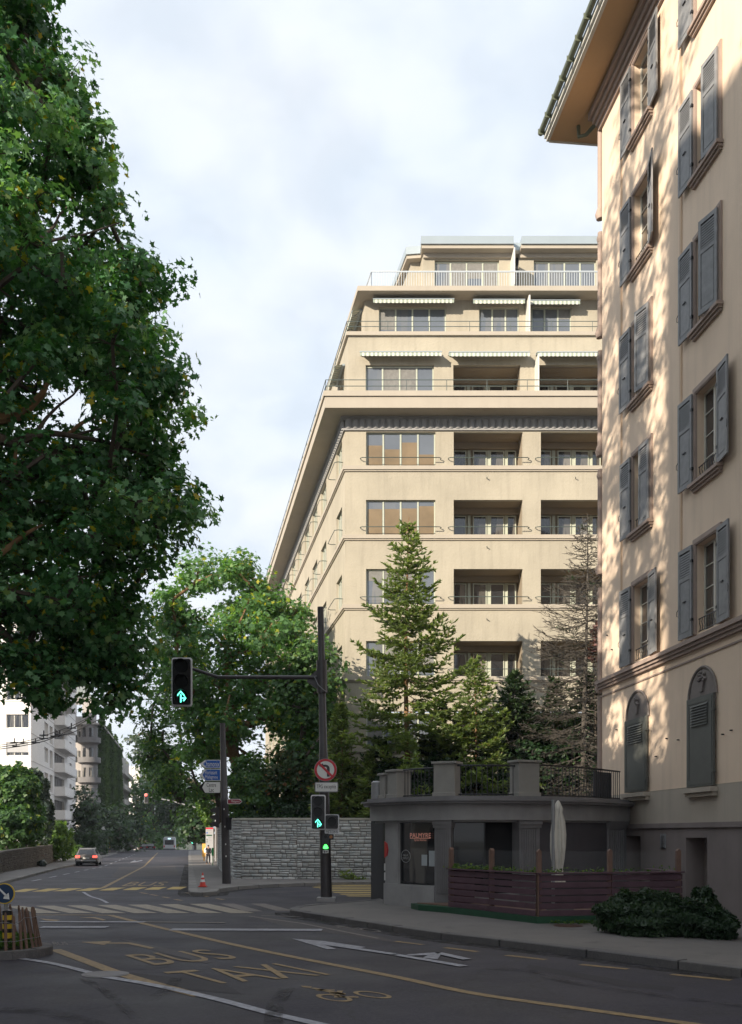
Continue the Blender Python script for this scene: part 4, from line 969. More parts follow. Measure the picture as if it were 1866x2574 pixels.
# moulded corner pilaster
w = MB(); Fp = Fr(Fn.p(0, 0, 0), PHN)
for z in [6.3 + 3.62 * k for k in range(5)]:
    w.tube([Fn.p(-0.20, -0.02, z + 0.3), Fn.p(-0.20, -0.02, z + 3.2)], [0.095, 0.09], 10)
    w.tube([Fn.p(-0.20, -0.02, z + 0.0), Fn.p(-0.20, 0.0, z + 0.12), Fn.p(-0.20, -0.01, z + 0.3)], [0.13, 0.15, 0.10], 10)
    w.tube([Fn.p(-0.20, -0.02, z + 2.9), Fn.p(-0.20, -0.02, z + 3.0), Fn.p(-0.20, -0.02, z + 3.1)], [0.095, 0.125, 0.095], 10)
w.tube([Fn.p(-0.20, -0.02, 2.9), Fn.p(-0.20, -0.02, 6.2)], 0.10, 10)
w.build('corner_pilaster', m_pink, NB, smooth=True)
# window parts
def shutter_mesh(wd_, h, mat, closed=False, n=9):
    s = MB(); st = 0.085; s.box(ID, 0, st, 0, 0.04, 0, h); s.box(ID, wd_ - st, wd_, 0, 0.04, 0, h); zt = h * 0.66
    for a, b in ((0, 0.11), (zt - 0.05, zt + 0.05), (h - 0.1, h)): s.box(ID, st, wd_ - st, 0, 0.04, a, b)
    s.box(ID, st, wd_ - st, 0.008, 0.024, 0.11, zt - 0.05); s.box(ID, st + 0.035, wd_ - st - 0.035, 0.024, 0.032, 0.15, zt - 0.09)
    s.box(ID, st, wd_ - st, 0.001, 0.005, zt + 0.05, h - 0.1, mi=1)  # black backing paints in the shade between the louvres
    for k in range(n):
        z = zt + 0.07 + (h - 0.1 - zt - 0.09) * k / n
        s.add([(st, -0.030, z + 0.040), (wd_ - st, -0.030, z + 0.040), (wd_ - st, -0.04, z), (st, -0.04, z), (st, -0.03, z), (wd_ - st, -0.03, z)], [(0, 1, 2, 3), (0, 1, 5, 4)])
    return mesh_of(s, 'shutter', [mat, m_iron])
SH = shutter_mesh(0.68, WH + 0.06, m_shut); SHC = shutter_mesh(0.62, WH + 0.06, m_shut)
for v in SHC.vertices: v.co.y = -v.co.y
SHC.flip_normals()
h_ = MB(); h_.box(ID, 0.28, 0.42, 0.04, 0.065, 0.86, 0.885); h_.box(ID, -0.03, 0.05, 0.0, 0.05, 0.35, 0.41); h_.box(ID, -0.03, 0.05, 0.0, 0.05, 1.75, 1.81); h_.tube([(0.66, -0.04, 0.75), (0.72, -0.05, 0.7), (0.72, -0.05, 0.6), (0.66, -0.04, 0.58)], 0.008, 4)
HW = mesh_of(h_, 'hinge', m_iron)
SHT = ('shutter', SH, [('ironwork', HW, [])]); SHTC = ('shutter', SHC, [])
NW = win_tpl(1.16, WH, 2, 0.06, 0.10, m_cream, m_glass_d, cross=3)
s = MB(); s.box(ID, -0.15, 0, 0.0, 0.05, -0.02, WH + 0.15); s.box(ID, 1.16, 1.31, 0.0, 0.05, -0.02, WH + 0.15); s.box(ID, 0, 1.16, 0.0, 0.048, WH, WH + 0.15)
s.box(ID, -0.10, -0.03, 0.05, 0.065, 0, WH + 0.09); s.box(ID, 1.19, 1.26, 0.05, 0.065, 0, WH + 0.09); s.box(ID, -0.03, 1.19, 0.05, 0.064, WH + 0.03, WH + 0.09)
SUR = ('surround', mesh_of(s, 'surround', m_pink), [])
s = MB(); s.box(ID, -0.2, 1.36, 0.0, 0.17, -0.10, -0.022); s.box(ID, -0.17, 1.33, 0.0, 0.12, -0.16, -0.102); s.box(ID, -0.14, 1.30, 0.0, 0.07, -0.22, -0.162)
SIL = ('sill', mesh_of(s, 'sill', m_pink), [])
g = MB(); g.tube([(0.02, 0.03, 0.34), (1.14, 0.03, 0.34)], 0.013, 5); g.tube([(0.02, 0.03, 0.05), (1.14, 0.03, 0.05)], 0.011, 5)
for k in range(9):
    x = 0.08 + k * 0.125; g.tube([(x, 0.03, 0.05), (x + 0.03, 0.03, 0.14), (x - 0.02, 0.03, 0.24), (x + 0.01, 0.03, 0.34)], 0.009, 4)
GRD = ('window_guard', mesh_of(g, 'window_guard', m_iron), [])
def open_sh(fr, u, z, left, ang, tpl):
    # ang 0 = open flat on the wall, 180 = closed
    o = None
    if not left: put(tpl, NB, fr, u, 0.075, z, -R(ang))
    else: put(tpl, NB, fr, u, 0.075, z, math.pi + R(ang)) if False else put(LSH, NB, fr, u, 0.075, z, R(ang))
def mirror_mesh(me, name):
    m2 = me.copy(); m2.name = name
    for v in m2.vertices: v.co.x = -v.co.x
    m2.flip_normals(); return m2
LSH = ('shutter', mirror_mesh(SH, 'shutter'), [('ironwork', mirror_mesh(HW, 'ironwork'), [])])
st_ = {(0, 0): (4, 6, SHT), (1, 0): (3, 178, SHTC), (2, 0): (5, 166, SHTC), (3, 0): (3, 14, SHT), (4, 0): (2, 4, SHT),
       (0, 1): (3, 5, SHT), (1, 1): (4, 7, SHT), (2, 1): (3, 165, SHTC), (3, 1): (3, 172, SHTC), (4, 1): (3, 4, SHT)}
for fi, z in enumerate(fl):
    for ci, (a, b) in enumerate(wc):
        put(NW, NB, Fn, a, -0.22, z); put(SUR, NB, Fn, a, 0, z)
        if fi > 0: put(SIL, NB, Fn, a, 0, z)
        put(GRD, NB, Fn, a, 0, z)
        L_, R_, tp_ = st_.get((fi, ci), (3, 3, SHT))
        open_sh(Fn, a - 0.08, z - 0.03, True, L_, None); open_sh(Fn, b + 0.08, z - 0.03, False, R_, tp_)
# arched ground-floor windows, shut
def arch_window(u0, u1, z0, zs, zt, first):
    uc = (u0 + u1) / 2; hw = (u1 - u0) / 2; s = MB(); pts = [(u0 + 0.02, zs - 0.15)]
    for k in range(17):
        a = math.pi - math.pi * k / 16; pts.append((uc + (hw - 0.02) * math.cos(a), zs + (zt - zs) * math.sin(a)))
    pts.append((u1 - 0.02, zs - 0.15))
    s.prism(pts, lambda u, z: Fn.p(u, -0.02, z), lambda u, z: Fn.p(u, 0.03, z))
    r1 = [(uc + (hw + 0.05) * math.cos(math.pi * k / 16), zs + (zt - zs + 0.05) * math.sin(math.pi * k / 16)) for k in range(17)]
    s.tube([Fn.p(u, 0.03, z) for u, z in r1], 0.035, 5)
    root = s.build('arched_window', m_pink2, NB)
    # relief: urn with flowers
    o_ = MB(); zc = zs + (zt - zs) * 0.18
    o_.prism([(-0.07, 0), (0.07, 0), (0.13, 0.22), (-0.13, 0.22)], lambda u, z: Fn.p(uc + u, 0.03, zc + z), lambda u, z: Fn.p(uc + u, 0.08, zc + z))
    for k in range(13):
        a = random.uniform(0, math.pi); rr = random.uniform(0.04, 0.22); c = Fn.p(uc + rr * math.cos(a) * 1.05, 0.05, zc + 0.25 + rr * math.sin(a)); 
        o_.tube([c - Vector((0, 0, 0.04)), c, c + Vector((0, 0, 0.04))], [0.02, 0.05, 0.02], 6)
    o_.build('relief', m_pink2, root)
    s = MB(); wdt = u1 - u0 + 0.04; 
    sh = MB(); sh.box(Fn, u0 - 0.02, u1 + 0.02, 0.05, 0.10, z0, zs)
    for (a, b, c, e) in ((u0 + 0.04, u0 + 0.13, z0 + 0.05, zs - 0.05), (u1 - 0.13, u1 - 0.04, z0 + 0.05, zs - 0.05)): sh.box(Fn, a, b, 0.10, 0.112, c, e)
    sh.box(Fn, u0 + 0.13, u1 - 0.13, 0.10, 0.112, z0 + 0.05, z0 + 0.16); sh.box(Fn, u0 + 0.13, u1 - 0.13, 0.10, 0.112, zs - 0.14, zs - 0.05)
    for k in range(8): 
        z = zs - 0.22 - k * 0.065; sh.add([Fn.p(u0 + 0.24, 0.101, z + 0.045), Fn.p(u1 - 0.24, 0.101, z + 0.045), Fn.p(u1 - 0.24, 0.14, z), Fn.p(u0 + 0.24, 0.14, z)], [(0, 1, 2, 3)])
    sh.box(Fn, u1 - 0.02, u1 + 0.08, 0.06, 0.13, z0 + 0.3, z0 + 0.36); sh.box(Fn, u1 - 0.02, u1 + 0.08, 0.06, 0.13, zs - 0.4, zs - 0.34)
    sh.build('shutter', m_shut2, root)
    s = MB(); s.box(Fn, u0 - 0.1, u1 + 0.1, 0.0, 0.2, z0 - 0.14, z0 - 0.03); s.box(Fn, u0 - 0.06, u1 + 0.06, 0.0, 0.13, z0 - 0.24, z0 - 0.142); s.build('sill', m_near_b, root)
m_pink2 = M('grey_pink_stone', (0.22, 0.19, 0.175), 0.85, 0.15, 3, 0.3, 40)
arch_window(2.15, 3.69, 3.14, 5.15, 5.86, True); arch_window(6.29, 7.66, 3.10, 5.2, 5.84, False); arch_window(10.3, 11.7, 3.10, 5.2, 5.84, False)
w = MB()
for u, z in ((0.5, 7.9), (0.9, 7.4), (4.2, 4.0), (4.9, 4.4), (5.6, 4.3), (1.3, 5.0), (8.0, 4.2), (8.4, 4.25)): w.box(Fn, u, u + 0.03, 0.0, 0.06, z, z + 0.03)
w.build('wall_hook', m_iron, NB)

# ================================================================ curved restaurant pavilion with terrace
RP = empty('restaurant_pavilion', (3.3, 25.0, 0.12), 'low curved grey restaurant pavilion with fluted pilasters under a railed terrace', 'building')
ctrl = [(-0.05, 27.6), (0.35, 26.6), (1.6, 25.0), (3.3, 24.75), (5.3, 25.8), (7.25, 28.1)]
FP = smooth_px(ctrl, 10)
def at_px(px):
    k = (px - CX) / F
    for a, b in zip(FP, FP[1:]):
        fa = a[0] - k * a[1]; fb = b[0] - k * b[1]
        if fa <= 0 <= fb or (fa >= 0 >= fb): t_ = fa / (fa - fb); return (a[0] + (b[0] - a[0]) * t_, a[1] + (b[1] - a[1]) * t_)
    return FP[0] if px < 1000 else FP[-1]
def sub(pa, pb):
    a = at_px(pa); b = at_px(pb); m = [p for p in FP if a[0] + 0.02 < p[0] < b[0] - 0.02]; return [a] + m + [b]
full = sub(944, 1571)
w = MB(); band(w, sub(970, 1095), -0.25, 0.07, 0.05, 0.68); band(w, sub(970, 1002), -0.25, 0.02, 0.682, 2.33); band(w, sub(1095, 1303), -0.25, 0.03, 0.05, 0.5); band(w, full, -0.35, 0.0, 2.28, 2.33)
w.build('base_wall', m_conc, RP)
w = MB(); band(w, full, -0.3, 0.16, 2.332, 2.74); w.build('fascia', m_conc, RP)
w = MB(); band(w, full, -0.3, 0.36, 2.742, 2.80); band(w, full, -0.3, 0.42, 2.802, 2.85); band(w, full, -0.4, 0.24, 2.852, 2.93)
slab(w, [(p.x, p.y) for p in offs(full, -0.2)] + [(7.0, 33.2), (1.5, 33.2), (-0.2, 30.5)], 2.80, 2.9); w.build('terrace_slab', m_conc_d, RP)
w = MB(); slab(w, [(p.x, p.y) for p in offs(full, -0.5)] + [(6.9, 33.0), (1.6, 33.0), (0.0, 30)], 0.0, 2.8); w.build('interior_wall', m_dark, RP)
def chord(pa, pb):
    a = Vector((*at_px(pa), 0)); b = Vector((*at_px(pb), 0)); d = b - a; return Fr(a, math.atan2(d.y, d.x)), d.length
for pa, pb in ((1095, 1136), (1303, 1354), (1526, 1570)):
    fr, L = chord(pa, pb); w = MB(); w.box(fr, 0, L, -0.3, 0.06, 0.1, 2.28)
    n = 7
    for i in range(n): x = L * (0.1 + 0.8 * i / n); w.box(fr, x, x + L * 0.06, 0.061, 0.085, 0.5, 2.10)
    w.box(fr, -0.03, L + 0.03, -0.2, 0.10, 2.14, 2.22); w.box(fr, -0.04, L + 0.04, -0.2, 0.13, 2.222, 2.331); w.build('pilaster', m_conc_d, RP)
fr, L = chord(1002, 1094); fw1 = fr
f = win_tpl(L, 1.62, 1, 0.035, 0.03, m_black, m_glass_d); wn = put(f, RP, fr, 0, -0.12, 0.69)
t = MB(); s1 = L / 92.0
def wz(y): return 2 + (HY - y) * 26.0 / F
put_text(t, 'PALMYRE', fr, (1029 - 1002) * s1, (1081 - 1002) * s1, wz(2105.5), wz(2094), -0.04)
t.box(fr, (1029 - 1002) * s1, (1080 - 1002) * s1, -0.045, -0.04, wz(2107.5), wz(2106.3)); put_text(t, 'Syrian Kitchen', fr, (1040 - 1002) * s1, (1070 - 1002) * s1, wz(2115), wz(2108.5), -0.04)
t.build('lettering', m_neon, RP)
t = MB(); t.box(fr, (1058 - 1002) * s1, (1072 - 1002) * s1, -0.045, -0.04, wz(2174), wz(2147)); t.box(fr, (1076 - 1002) * s1, (1091 - 1002) * s1, -0.045, -0.04, wz(2175), wz(2137)); t.build('notice', M('paper_notice', (0.42, 0.45, 0.47), 0.8, 0.05, 5), RP)
t = MB(); q = [(0.17 * math.cos(2 * math.pi * k / 20), 0.17 * math.sin(2 * math.pi * k / 20)) for k in range(21)]; uc = (1018 - 1002) * s1; zc = wz(2152)
t.tube([fr.p(uc + a, -0.04, zc + b * 0.95) for a, b in q], 0.008, 4); put_text(t, 'HALAL', fr, uc - 0.11, uc + 0.11, zc, zc + 0.06, -0.04); put_text(t, 'SUR PLACE', fr, uc - 0.12, uc + 0.12, zc - 0.08, zc - 0.02, -0.04)
t.build('round_sticker', M('sticker_white', (0.4, 0.4, 0.4), 0.7, 0.1, 5), RP)
fr, L = chord(1136, 1220); put(win_tpl(L, 1.8, 1, 0.04, 0.03, m_black, m_glass_r), RP, fr, 0, -0.15, 0.5)
fr, L = chord(1220, 1303); w = MB(); w.box(fr, 0, L, -0.5, -0.45, 0.5, 2.28); w.build('open_window', m_blackm, RP)
w = MB(); band(w, sub(1354, 1526), -0.3, 0.0, 0.1, 2.28); w.build('blind_panel', M('mauve_panel', (0.085, 0.078, 0.088), 0.8, 0.1, 1.5), RP)
fr, L = chord(946, 970); w = MB(); w.box(fr, 0, L, -0.32, -0.28, 0.1, 2.28); w.box(fr, L * 0.75, L * 0.92, -0.28, 0.0, 0.1, 2.28); dr = w.build('door', m_black, RP)
w = MB(); zc = wz(2136); w.prism([(L * 0.93 + 0.02 , zc - 0.22), (L + 0.12, zc - 0.16), (L + 0.17, zc), (L + 0.12, zc + 0.16), (L * 0.93 + 0.02, zc + 0.22)], lambda u, z: fr.p(u, 0.0, z), lambda u, z: fr.p(u, 0.03, z)); w.build('red_sign', m_red, RP)
w = MB(); w.box(fr, L * 0.95, L * 1.07, 0.03, 0.035, wz(2190), wz(2172)); w.box(fr, L * 0.95, L * 1.07, 0.03, 0.035, wz(2215), wz(2195)); w.build('sticker', m_signw, RP)
# terrace piers and railing
def pier(px0, px1, zt, d=0.05, first=False):
    fr, L = chord(px0, px1); w = MB(); w.box(fr, 0, L, d - 0.45, d, 2.93, zt); w.box(fr, -0.03, L + 0.03, d - 0.48, d + 0.03, 2.931, 3.03); w.box(fr, -0.05, L + 0.05, d - 0.5, d + 0.05, zt + 0.001, zt + 0.06)
    w.build('pier', m_pier, RP, bevel=0.008, seg=1)
pier(978, 1001, 3.62); pier(958, 971, 3.55); pier(1092, 1145, 3.74); pier(1302, 1354, 3.78)
def terrace_rail(pa, pb, zt):
    w = MB(); pth = sub(pa, pb); pp = offs(pth, -0.15); zb = 2.98
    for z, r_ in ((zt, 0.024), (zb, 0.018)): w.tube([(p.x, p.y, z) for p in pp], r_, 6)
    tot = 0; nxt = 0.08
    for a, b in zip(pp, pp[1:]):
        l = (b - a).length
        while nxt < tot + l:
            q = a.lerp(b, (nxt - tot) / l); w.box(Fr((q.x, q.y, 0), 0), -0.009, 0.009, -0.009, 0.009, 2.94, zt); nxt += 0.135
        tot += l
    w.build('railing', m_iron, RP)
terrace_rail(1002, 1091, 3.66); terrace_rail(1147, 1301, 3.70); terrace_rail(1357, 1571, 3.74)
fr, L = chord(1512, 1553); w = MB(); w.box(fr, 0, L, -0.25, -0.2, 2.97, 3.68)
for i in range(1, 5): w.box(fr, L * i / 5 - 0.006, L * i / 5 + 0.006, -0.199, -0.19, 2.98, 3.68)
w.build('railing_panel', M('grey_slat_panel', (0.10, 0.10, 0.11), 0.7, 0.1, 5), RP)
q = at_px(948); w = MB(); w.tube([(q[0], q[1], 2.93), (q[0], q[1], 3.38), (q[0], q[1], 3.42)], [0.16, 0.16, 0.1], 12); w.build('flue', m_grey, RP, smooth=True)

# ================================================================ street walls of stone
def stone_wall(name, label, path, z0f, ztf, rowh, wmin, wmax, mat, capmat, thick=0.5, capov=0.06):
    root = empty(name, (path[0][0], path[0][1], T(path[0][1])), label, 'stone wall')
    V = []; Fc = []; tint = []
    segs = list(zip(path, path[1:])); tot = 0
    for a, b in segs:
        a = Vector((a[0], a[1], 0)); b = Vector((b[0], b[1], 0)); L = (b - a).length; u = (b - a) / L; n = Vector((u.y, -u.x, 0))
        ca, cb_ = z0f(a.y) , z0f(b.y); z = min(ca, cb_) - 0.1; zmax = max(ztf(a.y), ztf(b.y))
        # coursed rubble: random heights, random widths, occasional double-height stones
        while z < zmax:
            hh = random.choice(rowh); x = -random.random() * wmin
            while x < L:
                ww = random.uniform(wmin, wmax); zz0 = z; x1 = x + ww
                sub2 = random.random() < 0.4 and hh > rowh[0] * 1.2
                parts = [(zz0, zz0 + hh)] if not sub2 else [(zz0, zz0 + hh * 0.48), (zz0 + hh * 0.48, zz0 + hh)]
                for (s0, s1) in parts:
                    xa, xb = max(0, x) + 0.006, min(L, x1) - 0.006
                    if xb - xa < 0.03: continue
                    zt_ = min(s1, ztf(a.y + (b.y - a.y) * min(1, max(0, (xa + xb) / 2 / L)))) - 0.006
                    if zt_ - s0 < 0.04: continue
                    pr = random.uniform(0.0, 0.045); iz = 0.016; bi = len(V)
                    for (px_, pz_, d_) in ((xa, s0 + .006, -0.03), (xb, s0 + .006, -0.03), (xb, zt_, -0.03), (xa, zt_, -0.03), (xa + iz, s0 + .006 + iz, pr), (xb - iz, s0 + .006 + iz * random.uniform(.5, 1.5), pr + random.uniform(-.012, .012)), (xb - iz * random.uniform(.5, 1.5), zt_ - iz, pr + random.uniform(-.012, .012)), (xa + iz, zt_ - iz, pr)):
                        q_ = a + u * px_ + n * d_; V.append((q_.x, q_.y, pz_))
                    fs = [(4, 5, 6, 7), (0, 1, 5, 4), (1, 2, 6, 5), (2, 3, 7, 6), (3, 0, 4, 7)]
                    tv = min(1, max(0, random.gauss(0.5, 0.28)))
                    for f_ in fs: Fc.append([bi + k for k in f_]); tint.append(tv)
                x = x1
            z += hh
    np_mesh('stonework', V, Fc, mat, root, tint)
    w = MB()
    for i in range(len(path) - 1):
        a, b = path[i], path[i + 1]; A = offs([a, b], -0.02); B = offs([a, b], -thick)
        w.add([(A[0].x, A[0].y, z0f(a[1]) - .3), (A[1].x, A[1].y, z0f(b[1]) - .3), (A[1].x, A[1].y, ztf(b[1])), (A[0].x, A[0].y, ztf(a[1])), (B[0].x, B[0].y, z0f(a[1]) - .3), (B[1].x, B[1].y, z0f(b[1]) - .3), (B[1].x, B[1].y, ztf(b[1])), (B[0].x, B[0].y, ztf(a[1]))],
              [(0, 1, 2, 3), (4, 7, 6, 5), (0, 4, 5, 1), (3, 2, 6, 7), (0, 3, 7, 4), (1, 5, 6, 2)])
    w.build('core', m_mortar, root)
    w = MB(); A = offs(path, capov); B = offs(path, -thick - capov); n = len(path)
    v = [(A[i].x, A[i].y, ztf(path[i][1]) + dz_) for dz_ in (0.0, 0.10) for i in range(n)] + [(B[i].x, B[i].y, ztf(path[i][1]) + dz_) for dz_ in (0.0, 0.10) for i in range(n)]
    f = []
    for i in range(n - 1): f += [(i, i + 1, n + i + 1, n + i), (n + i, n + i + 1, 3 * n + i + 1, 3 * n + i), (2 * n + i, 3 * n + i, 3 * n + i + 1, 2 * n + i + 1), (i, 2 * n + i, 2 * n + i + 1, i + 1)]
    f += [(0, n, 3 * n, 2 * n), (n - 1, 3 * n - 1, 4 * n - 1, 2 * n - 1)]
    w.add(v, f); w.build('coping', capmat, root, bevel=0.012, seg=1)
    return root
m_mortar = M('mortar', (0.2, 0.18, 0.16), 0.95, 0.2, 5)
m_cap = M('coping_stone', (0.42, 0.40, 0.35), 0.85, 0.15, 4, 0.4, 40)
pB = G(578, 2209, 0.12); YW = pB.y
tS = pB.x + 0.1848 * YW
wa, wb_ = G(548, 2176, 0.12), G(558, 2191, 0.12)
wallp = [(wa.x + 4, wa.y + 0.8), (wa.x + 0.12, wa.y + 0.12), (wa.x, wa.y - 0.1), (wb_.x, wb_.y), (pB.x - 0.12, YW + 2.6), (pB.x + 0.05, YW + 0.6), (pB.x + 0.5, YW), (pB.x + 3.0, YW - 0.35), (pB.x + 8, YW - 0.2), (pB.x + 26, YW + 2.6)]
WZ = CH + (HY - 2062) * YW / F
def ztop(y): return WZ if y < YW + 6 else WZ - 0.0045 * (y - YW - 6)
stone_wall('stone_wall', 'long pale ashlar stone wall with a flat coping rounding the street corner behind the poles', wallp, lambda y: T(y) + 0.1, ztop, [0.13, 0.18, 0.22], 0.18, 0.6, m_stone, m_cap)
q0 = G(-60, 2222, 0.12); q1 = G(11, 2192, 0.12); q2 = G(147, 2163, 0.12)
lwp = [(q2.x - 6, q2.y + 0.6), (q2.x, q2.y), (q1.x, q1.y), (q0.x, q0.y)][::-1]
stone_wall('garden_wall', 'low dark rubble garden wall along the left pavement', [(lwp[0][0], lwp[0][1]), lwp[1], lwp[2], lwp[3]], lambda y: T(y) + 0.1, lambda y: (CH - (2131 - HY) * (q2.y + q1.y) / 2 / F), [0.09, 0.12, 0.15], 0.15, 0.45, m_stone_l, m_stone_l, 0.4, 0.03)
# ================================================================ far left buildings
WB = empty('white_apartment_block', (-35.9, 105, T(105)), 'white apartment block with corner balconies and strip windows on the left of the street', 'building')
Fw = Fr((-35.9, 105, 0), 0); Fws = side_fr_left(-35.9, 105)
flw = [1.4 + 2.94 * i for i in range(8)]
fo = [(a, b, z, z + 1.42) for z in flw for a, b in ((-2.6, -0.25), (-7.2, -4.6), (-12, -9))]
us_ = lambda Y: (Y - 105) / SN.y
so = [(us_(114.9), us_(118.1), z + 0.1, z + 1.8) for z in flw] + [(us_(119.2), us_(122), z - 0.3, z + 1.8) for z in flw] + [(us_(139.4), us_(142), z - 0.2, z + 1.7) for z in flw] + [(us_(123.5), us_(133.5), z - 0.5, z + 1.9) for z in flw]
w = MB(); wall_grid(w, Fw, -26, 0, -1.5, 25.5, fo, 0.3); wall_grid(w, Fws, 0, 42.7, -1.5, 25.5, so, 0.3)
slab(w, [(-61.9, 105.02), (-35.92, 105.02), (-43.6, 146.9), (-61.9, 146.9)], 25.4, 25.6)
w.build('wall', m_wbld, WB)
w = MB()
for z in flw: w.box(Fw, -26, 0.02, 0.0, 0.03, z - 0.16, z - 0.10); w.box(Fws, 0, 42.7, 0, 0.025, z - 0.55, z - 0.5)
w.build('joint_line', m_gbld, WB)
w1 = win_tpl(2.35, 1.42, 3, 0.06, 0.07, m_white, m_glass_d); w2 = win_tpl(2.6, 1.42, 3, 0.06, 0.07, m_white, m_glass_d); w3 = win_tpl(3.0, 1.42, 3, 0.06, 0.07, m_white, m_glass_d)
bl = MB(); bl.box(ID, 0.02, 2.33, 0.05, 0.09, 0.35, 1.4); BLT = ('blind', mesh_of(bl, 'blind', m_blind), [])
for i, z in enumerate(flw):
    put(w1, WB, Fw, -2.6, -0.25, z); put(w2, WB, Fw, -7.2, -0.25, z)
    if i == 3: put(BLT, WB, Fw, -2.6, -0.16, z if i == 3 else z + 0.5 * (i == 4) * 0)
sw1 = win_tpl(3.25, 1.7, 4, 0.06, 0.25, m_wbld, m_glass_d); sw2 = win_tpl(2.84, 2.1, 3, 0.06, 0.25, m_wbld, m_glass_d); sw3 = win_tpl(2.63, 1.9, 3, 0.06, 0.2, m_wbld, m_glass_d)
bal = MB(); bal.box(ID, 0, 13.5, 0, 1.25, 0, 0.12); bal.box(ID, 0, 13.5, 1.2, 1.28, 0.12, 1.15); bal.box(ID, 0, 0.08, 0, 1.2, 0.12, 1.15); bal.box(ID, 13.42, 13.5, 0, 1.2, 0.12, 1.15)
BAL = ('balcony', mesh_of(bal, 'balcony', m_wbld), [])
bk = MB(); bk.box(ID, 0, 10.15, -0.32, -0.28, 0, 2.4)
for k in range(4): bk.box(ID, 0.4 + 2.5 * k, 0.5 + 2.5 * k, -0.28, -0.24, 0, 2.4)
BK = ('balcony_recess', mesh_of(bk, 'balcony_recess', m_gdark), [])  # recess back coloured dark to paint in balcony shade
for z in flw:
    put(sw1, WB, Fws, us_(114.9), -0.25, z + 0.1); put(sw2, WB, Fws, us_(119.2), -0.25, z - 0.3); put(sw3, WB, Fws, us_(139.4), -0.25, z - 0.2)
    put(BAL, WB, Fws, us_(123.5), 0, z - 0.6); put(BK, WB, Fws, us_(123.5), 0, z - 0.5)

GB = empty('grey_apartment_block', (-42.65, 155, T(155)), 'old grey apartment block with a rounded balcony bay and a side wall covered in ivy', 'building')
Fg = Fr((-42.65, 155, 0), 0); Fgs = side_fr_left(-42.65, 155); flg = [0.6 + 3.1 * i for i in range(6)]
go = [(a, b, z, z + 1.9) for z in flg + [20.3] for a, b in ((-3.6, -2.6), (-6.5, -5.4), (-9.5, -8.4))]
w = MB(); wall_grid(w, Fg, -20, 0, -2, 19, go, 0.3); wall_grid(w, Fgs, 0, 52, -2, 19.2, [], 0.3); wall_grid(w, Fg, -20, -0.9, 19, 23.2, go, 0.3, dz=-0.9)
wall_grid(w, Fgs, 0.9, 9, 19, 23.2, [], 0.3, dz=-0.9); slab(w, [(-62, 155.5), (-43, 155.5), (-43 + SV.x * 50, 205.5), (-62, 205.5)], 18.95, 19.15); w.build('wall', m_gbld, GB)
w = MB(); band(w, [(-42.65 + SV.x * 51, 206), (-42.65, 155), (-62, 155)][::1] if False else [(-62.6, 155), (-42.65, 155)], -0.1, 1.0, 18.9, 19.2); w.box(Fgs, -0.8, 52, -1, 0.8, 18.9, 19.18); w.build('cornice', m_gbld, GB)
w = MB(); slab(w, [(-62, 156), (-43.6, 156), (-45, 163.6), (-62, 163.6)], 23.2, 23.5); w.add([(-62, 156.2, 23.5), (-43.8, 156.2, 23.5), (-45.1, 163.5, 23.5), (-62, 163.5, 23.5), (-60, 157.6, 26.5), (-46, 157.8, 26.5), (-47, 162, 26.5), (-60, 162, 26.5)], [(0, 1, 5, 4), (1, 2, 6, 5), (4, 5, 6, 7), (2, 3, 7, 6), (3, 0, 4, 7)]); w.build('mansard_roof', M('mansard_slate', (0.18, 0.2, 0.2), 0.7, 0.2, 1), GB)
w = MB(); w.tube([(-43.9, 155.2, -2), (-43.9, 155.2, 18.9)], 1.25, 16)
w.build('round_bay', m_gdark, GB, smooth=True)
gw = win_tpl(1.05, 1.9, 2, 0.06, 0.08, m_white, m_glass_d)
for z in flg:
    for a in (-3.6, -6.5, -9.5): put(gw, GB, Fg, a, -0.2, z)
    w = MB(); w.tube([(-43.9, 155, z - 0.25), (-43.9, 155, z), (-43.9, 155, z + 0.8)], [1.3, 1.75, 1.75], 16); w.build('bay_balcony', m_gdark, GB, smooth=True)
    w = MB(); w.tube([(-43.9, 155.1, z + 0.9), (-43.9, 155.1, z + 2.3)], 1.3, 6); w.build('bay_window', m_glass_d, GB)
t = MB()
rails(t, [(-62, 155), (-42.65, 155)], 0.9, [20.1], z0=19.2, post=0.8, r=0.03); t.build('roof_railing', m_iron, GB)
# ivy: one creeper over the side wall
IV = empty('ivy', tuple(Fgs.p(5, 0.2, T(160))), 'thick green ivy creeper covering the side wall of the old grey block', 'climbing plant')
w = MB()
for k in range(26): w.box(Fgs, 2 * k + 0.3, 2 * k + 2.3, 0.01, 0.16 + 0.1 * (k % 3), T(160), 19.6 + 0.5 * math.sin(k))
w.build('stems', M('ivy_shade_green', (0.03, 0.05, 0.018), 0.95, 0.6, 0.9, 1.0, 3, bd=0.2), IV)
n = 16000; uu = RNG.random(n) ** 0.9 * 50 + 0.4; zz = T(160) + RNG.random(n) * (20.6 + 1.2 * np.sin(uu * 0.4)); dd = 0.15 + 0.55 * RNG.random(n) * (0.6 + 0.4 * np.sin(uu * 1.1) * np.cos(zz * 0.35))
keep = RNG.random(n) < np.clip(1.3 - (zz / 20) ** 6, 0.15, 1)
pp = np.array([tuple(Fgs.p(u, d, z)) for u, z, d in zip(uu[keep], zz[keep], dd[keep])])
nn_ = np.tile(np.array([0.5, -1.0, 0.0]), (len(pp), 1)) + RNG.normal(size=(len(pp), 3)) * 0.5 + np.array([0, 0, 0.4])
V, FA = leaves(pp, nn_, 0.9 * RNG.uniform(0.6, 1.3, len(pp)), RHOMB); np_mesh('foliage', V, FA, m_leaf_i, IV, np.clip(0.45 + 0.25 * np.sin(pp[:, 1] * 0.35) + RNG.normal(size=len(pp)) * 0.18, 0, 1))
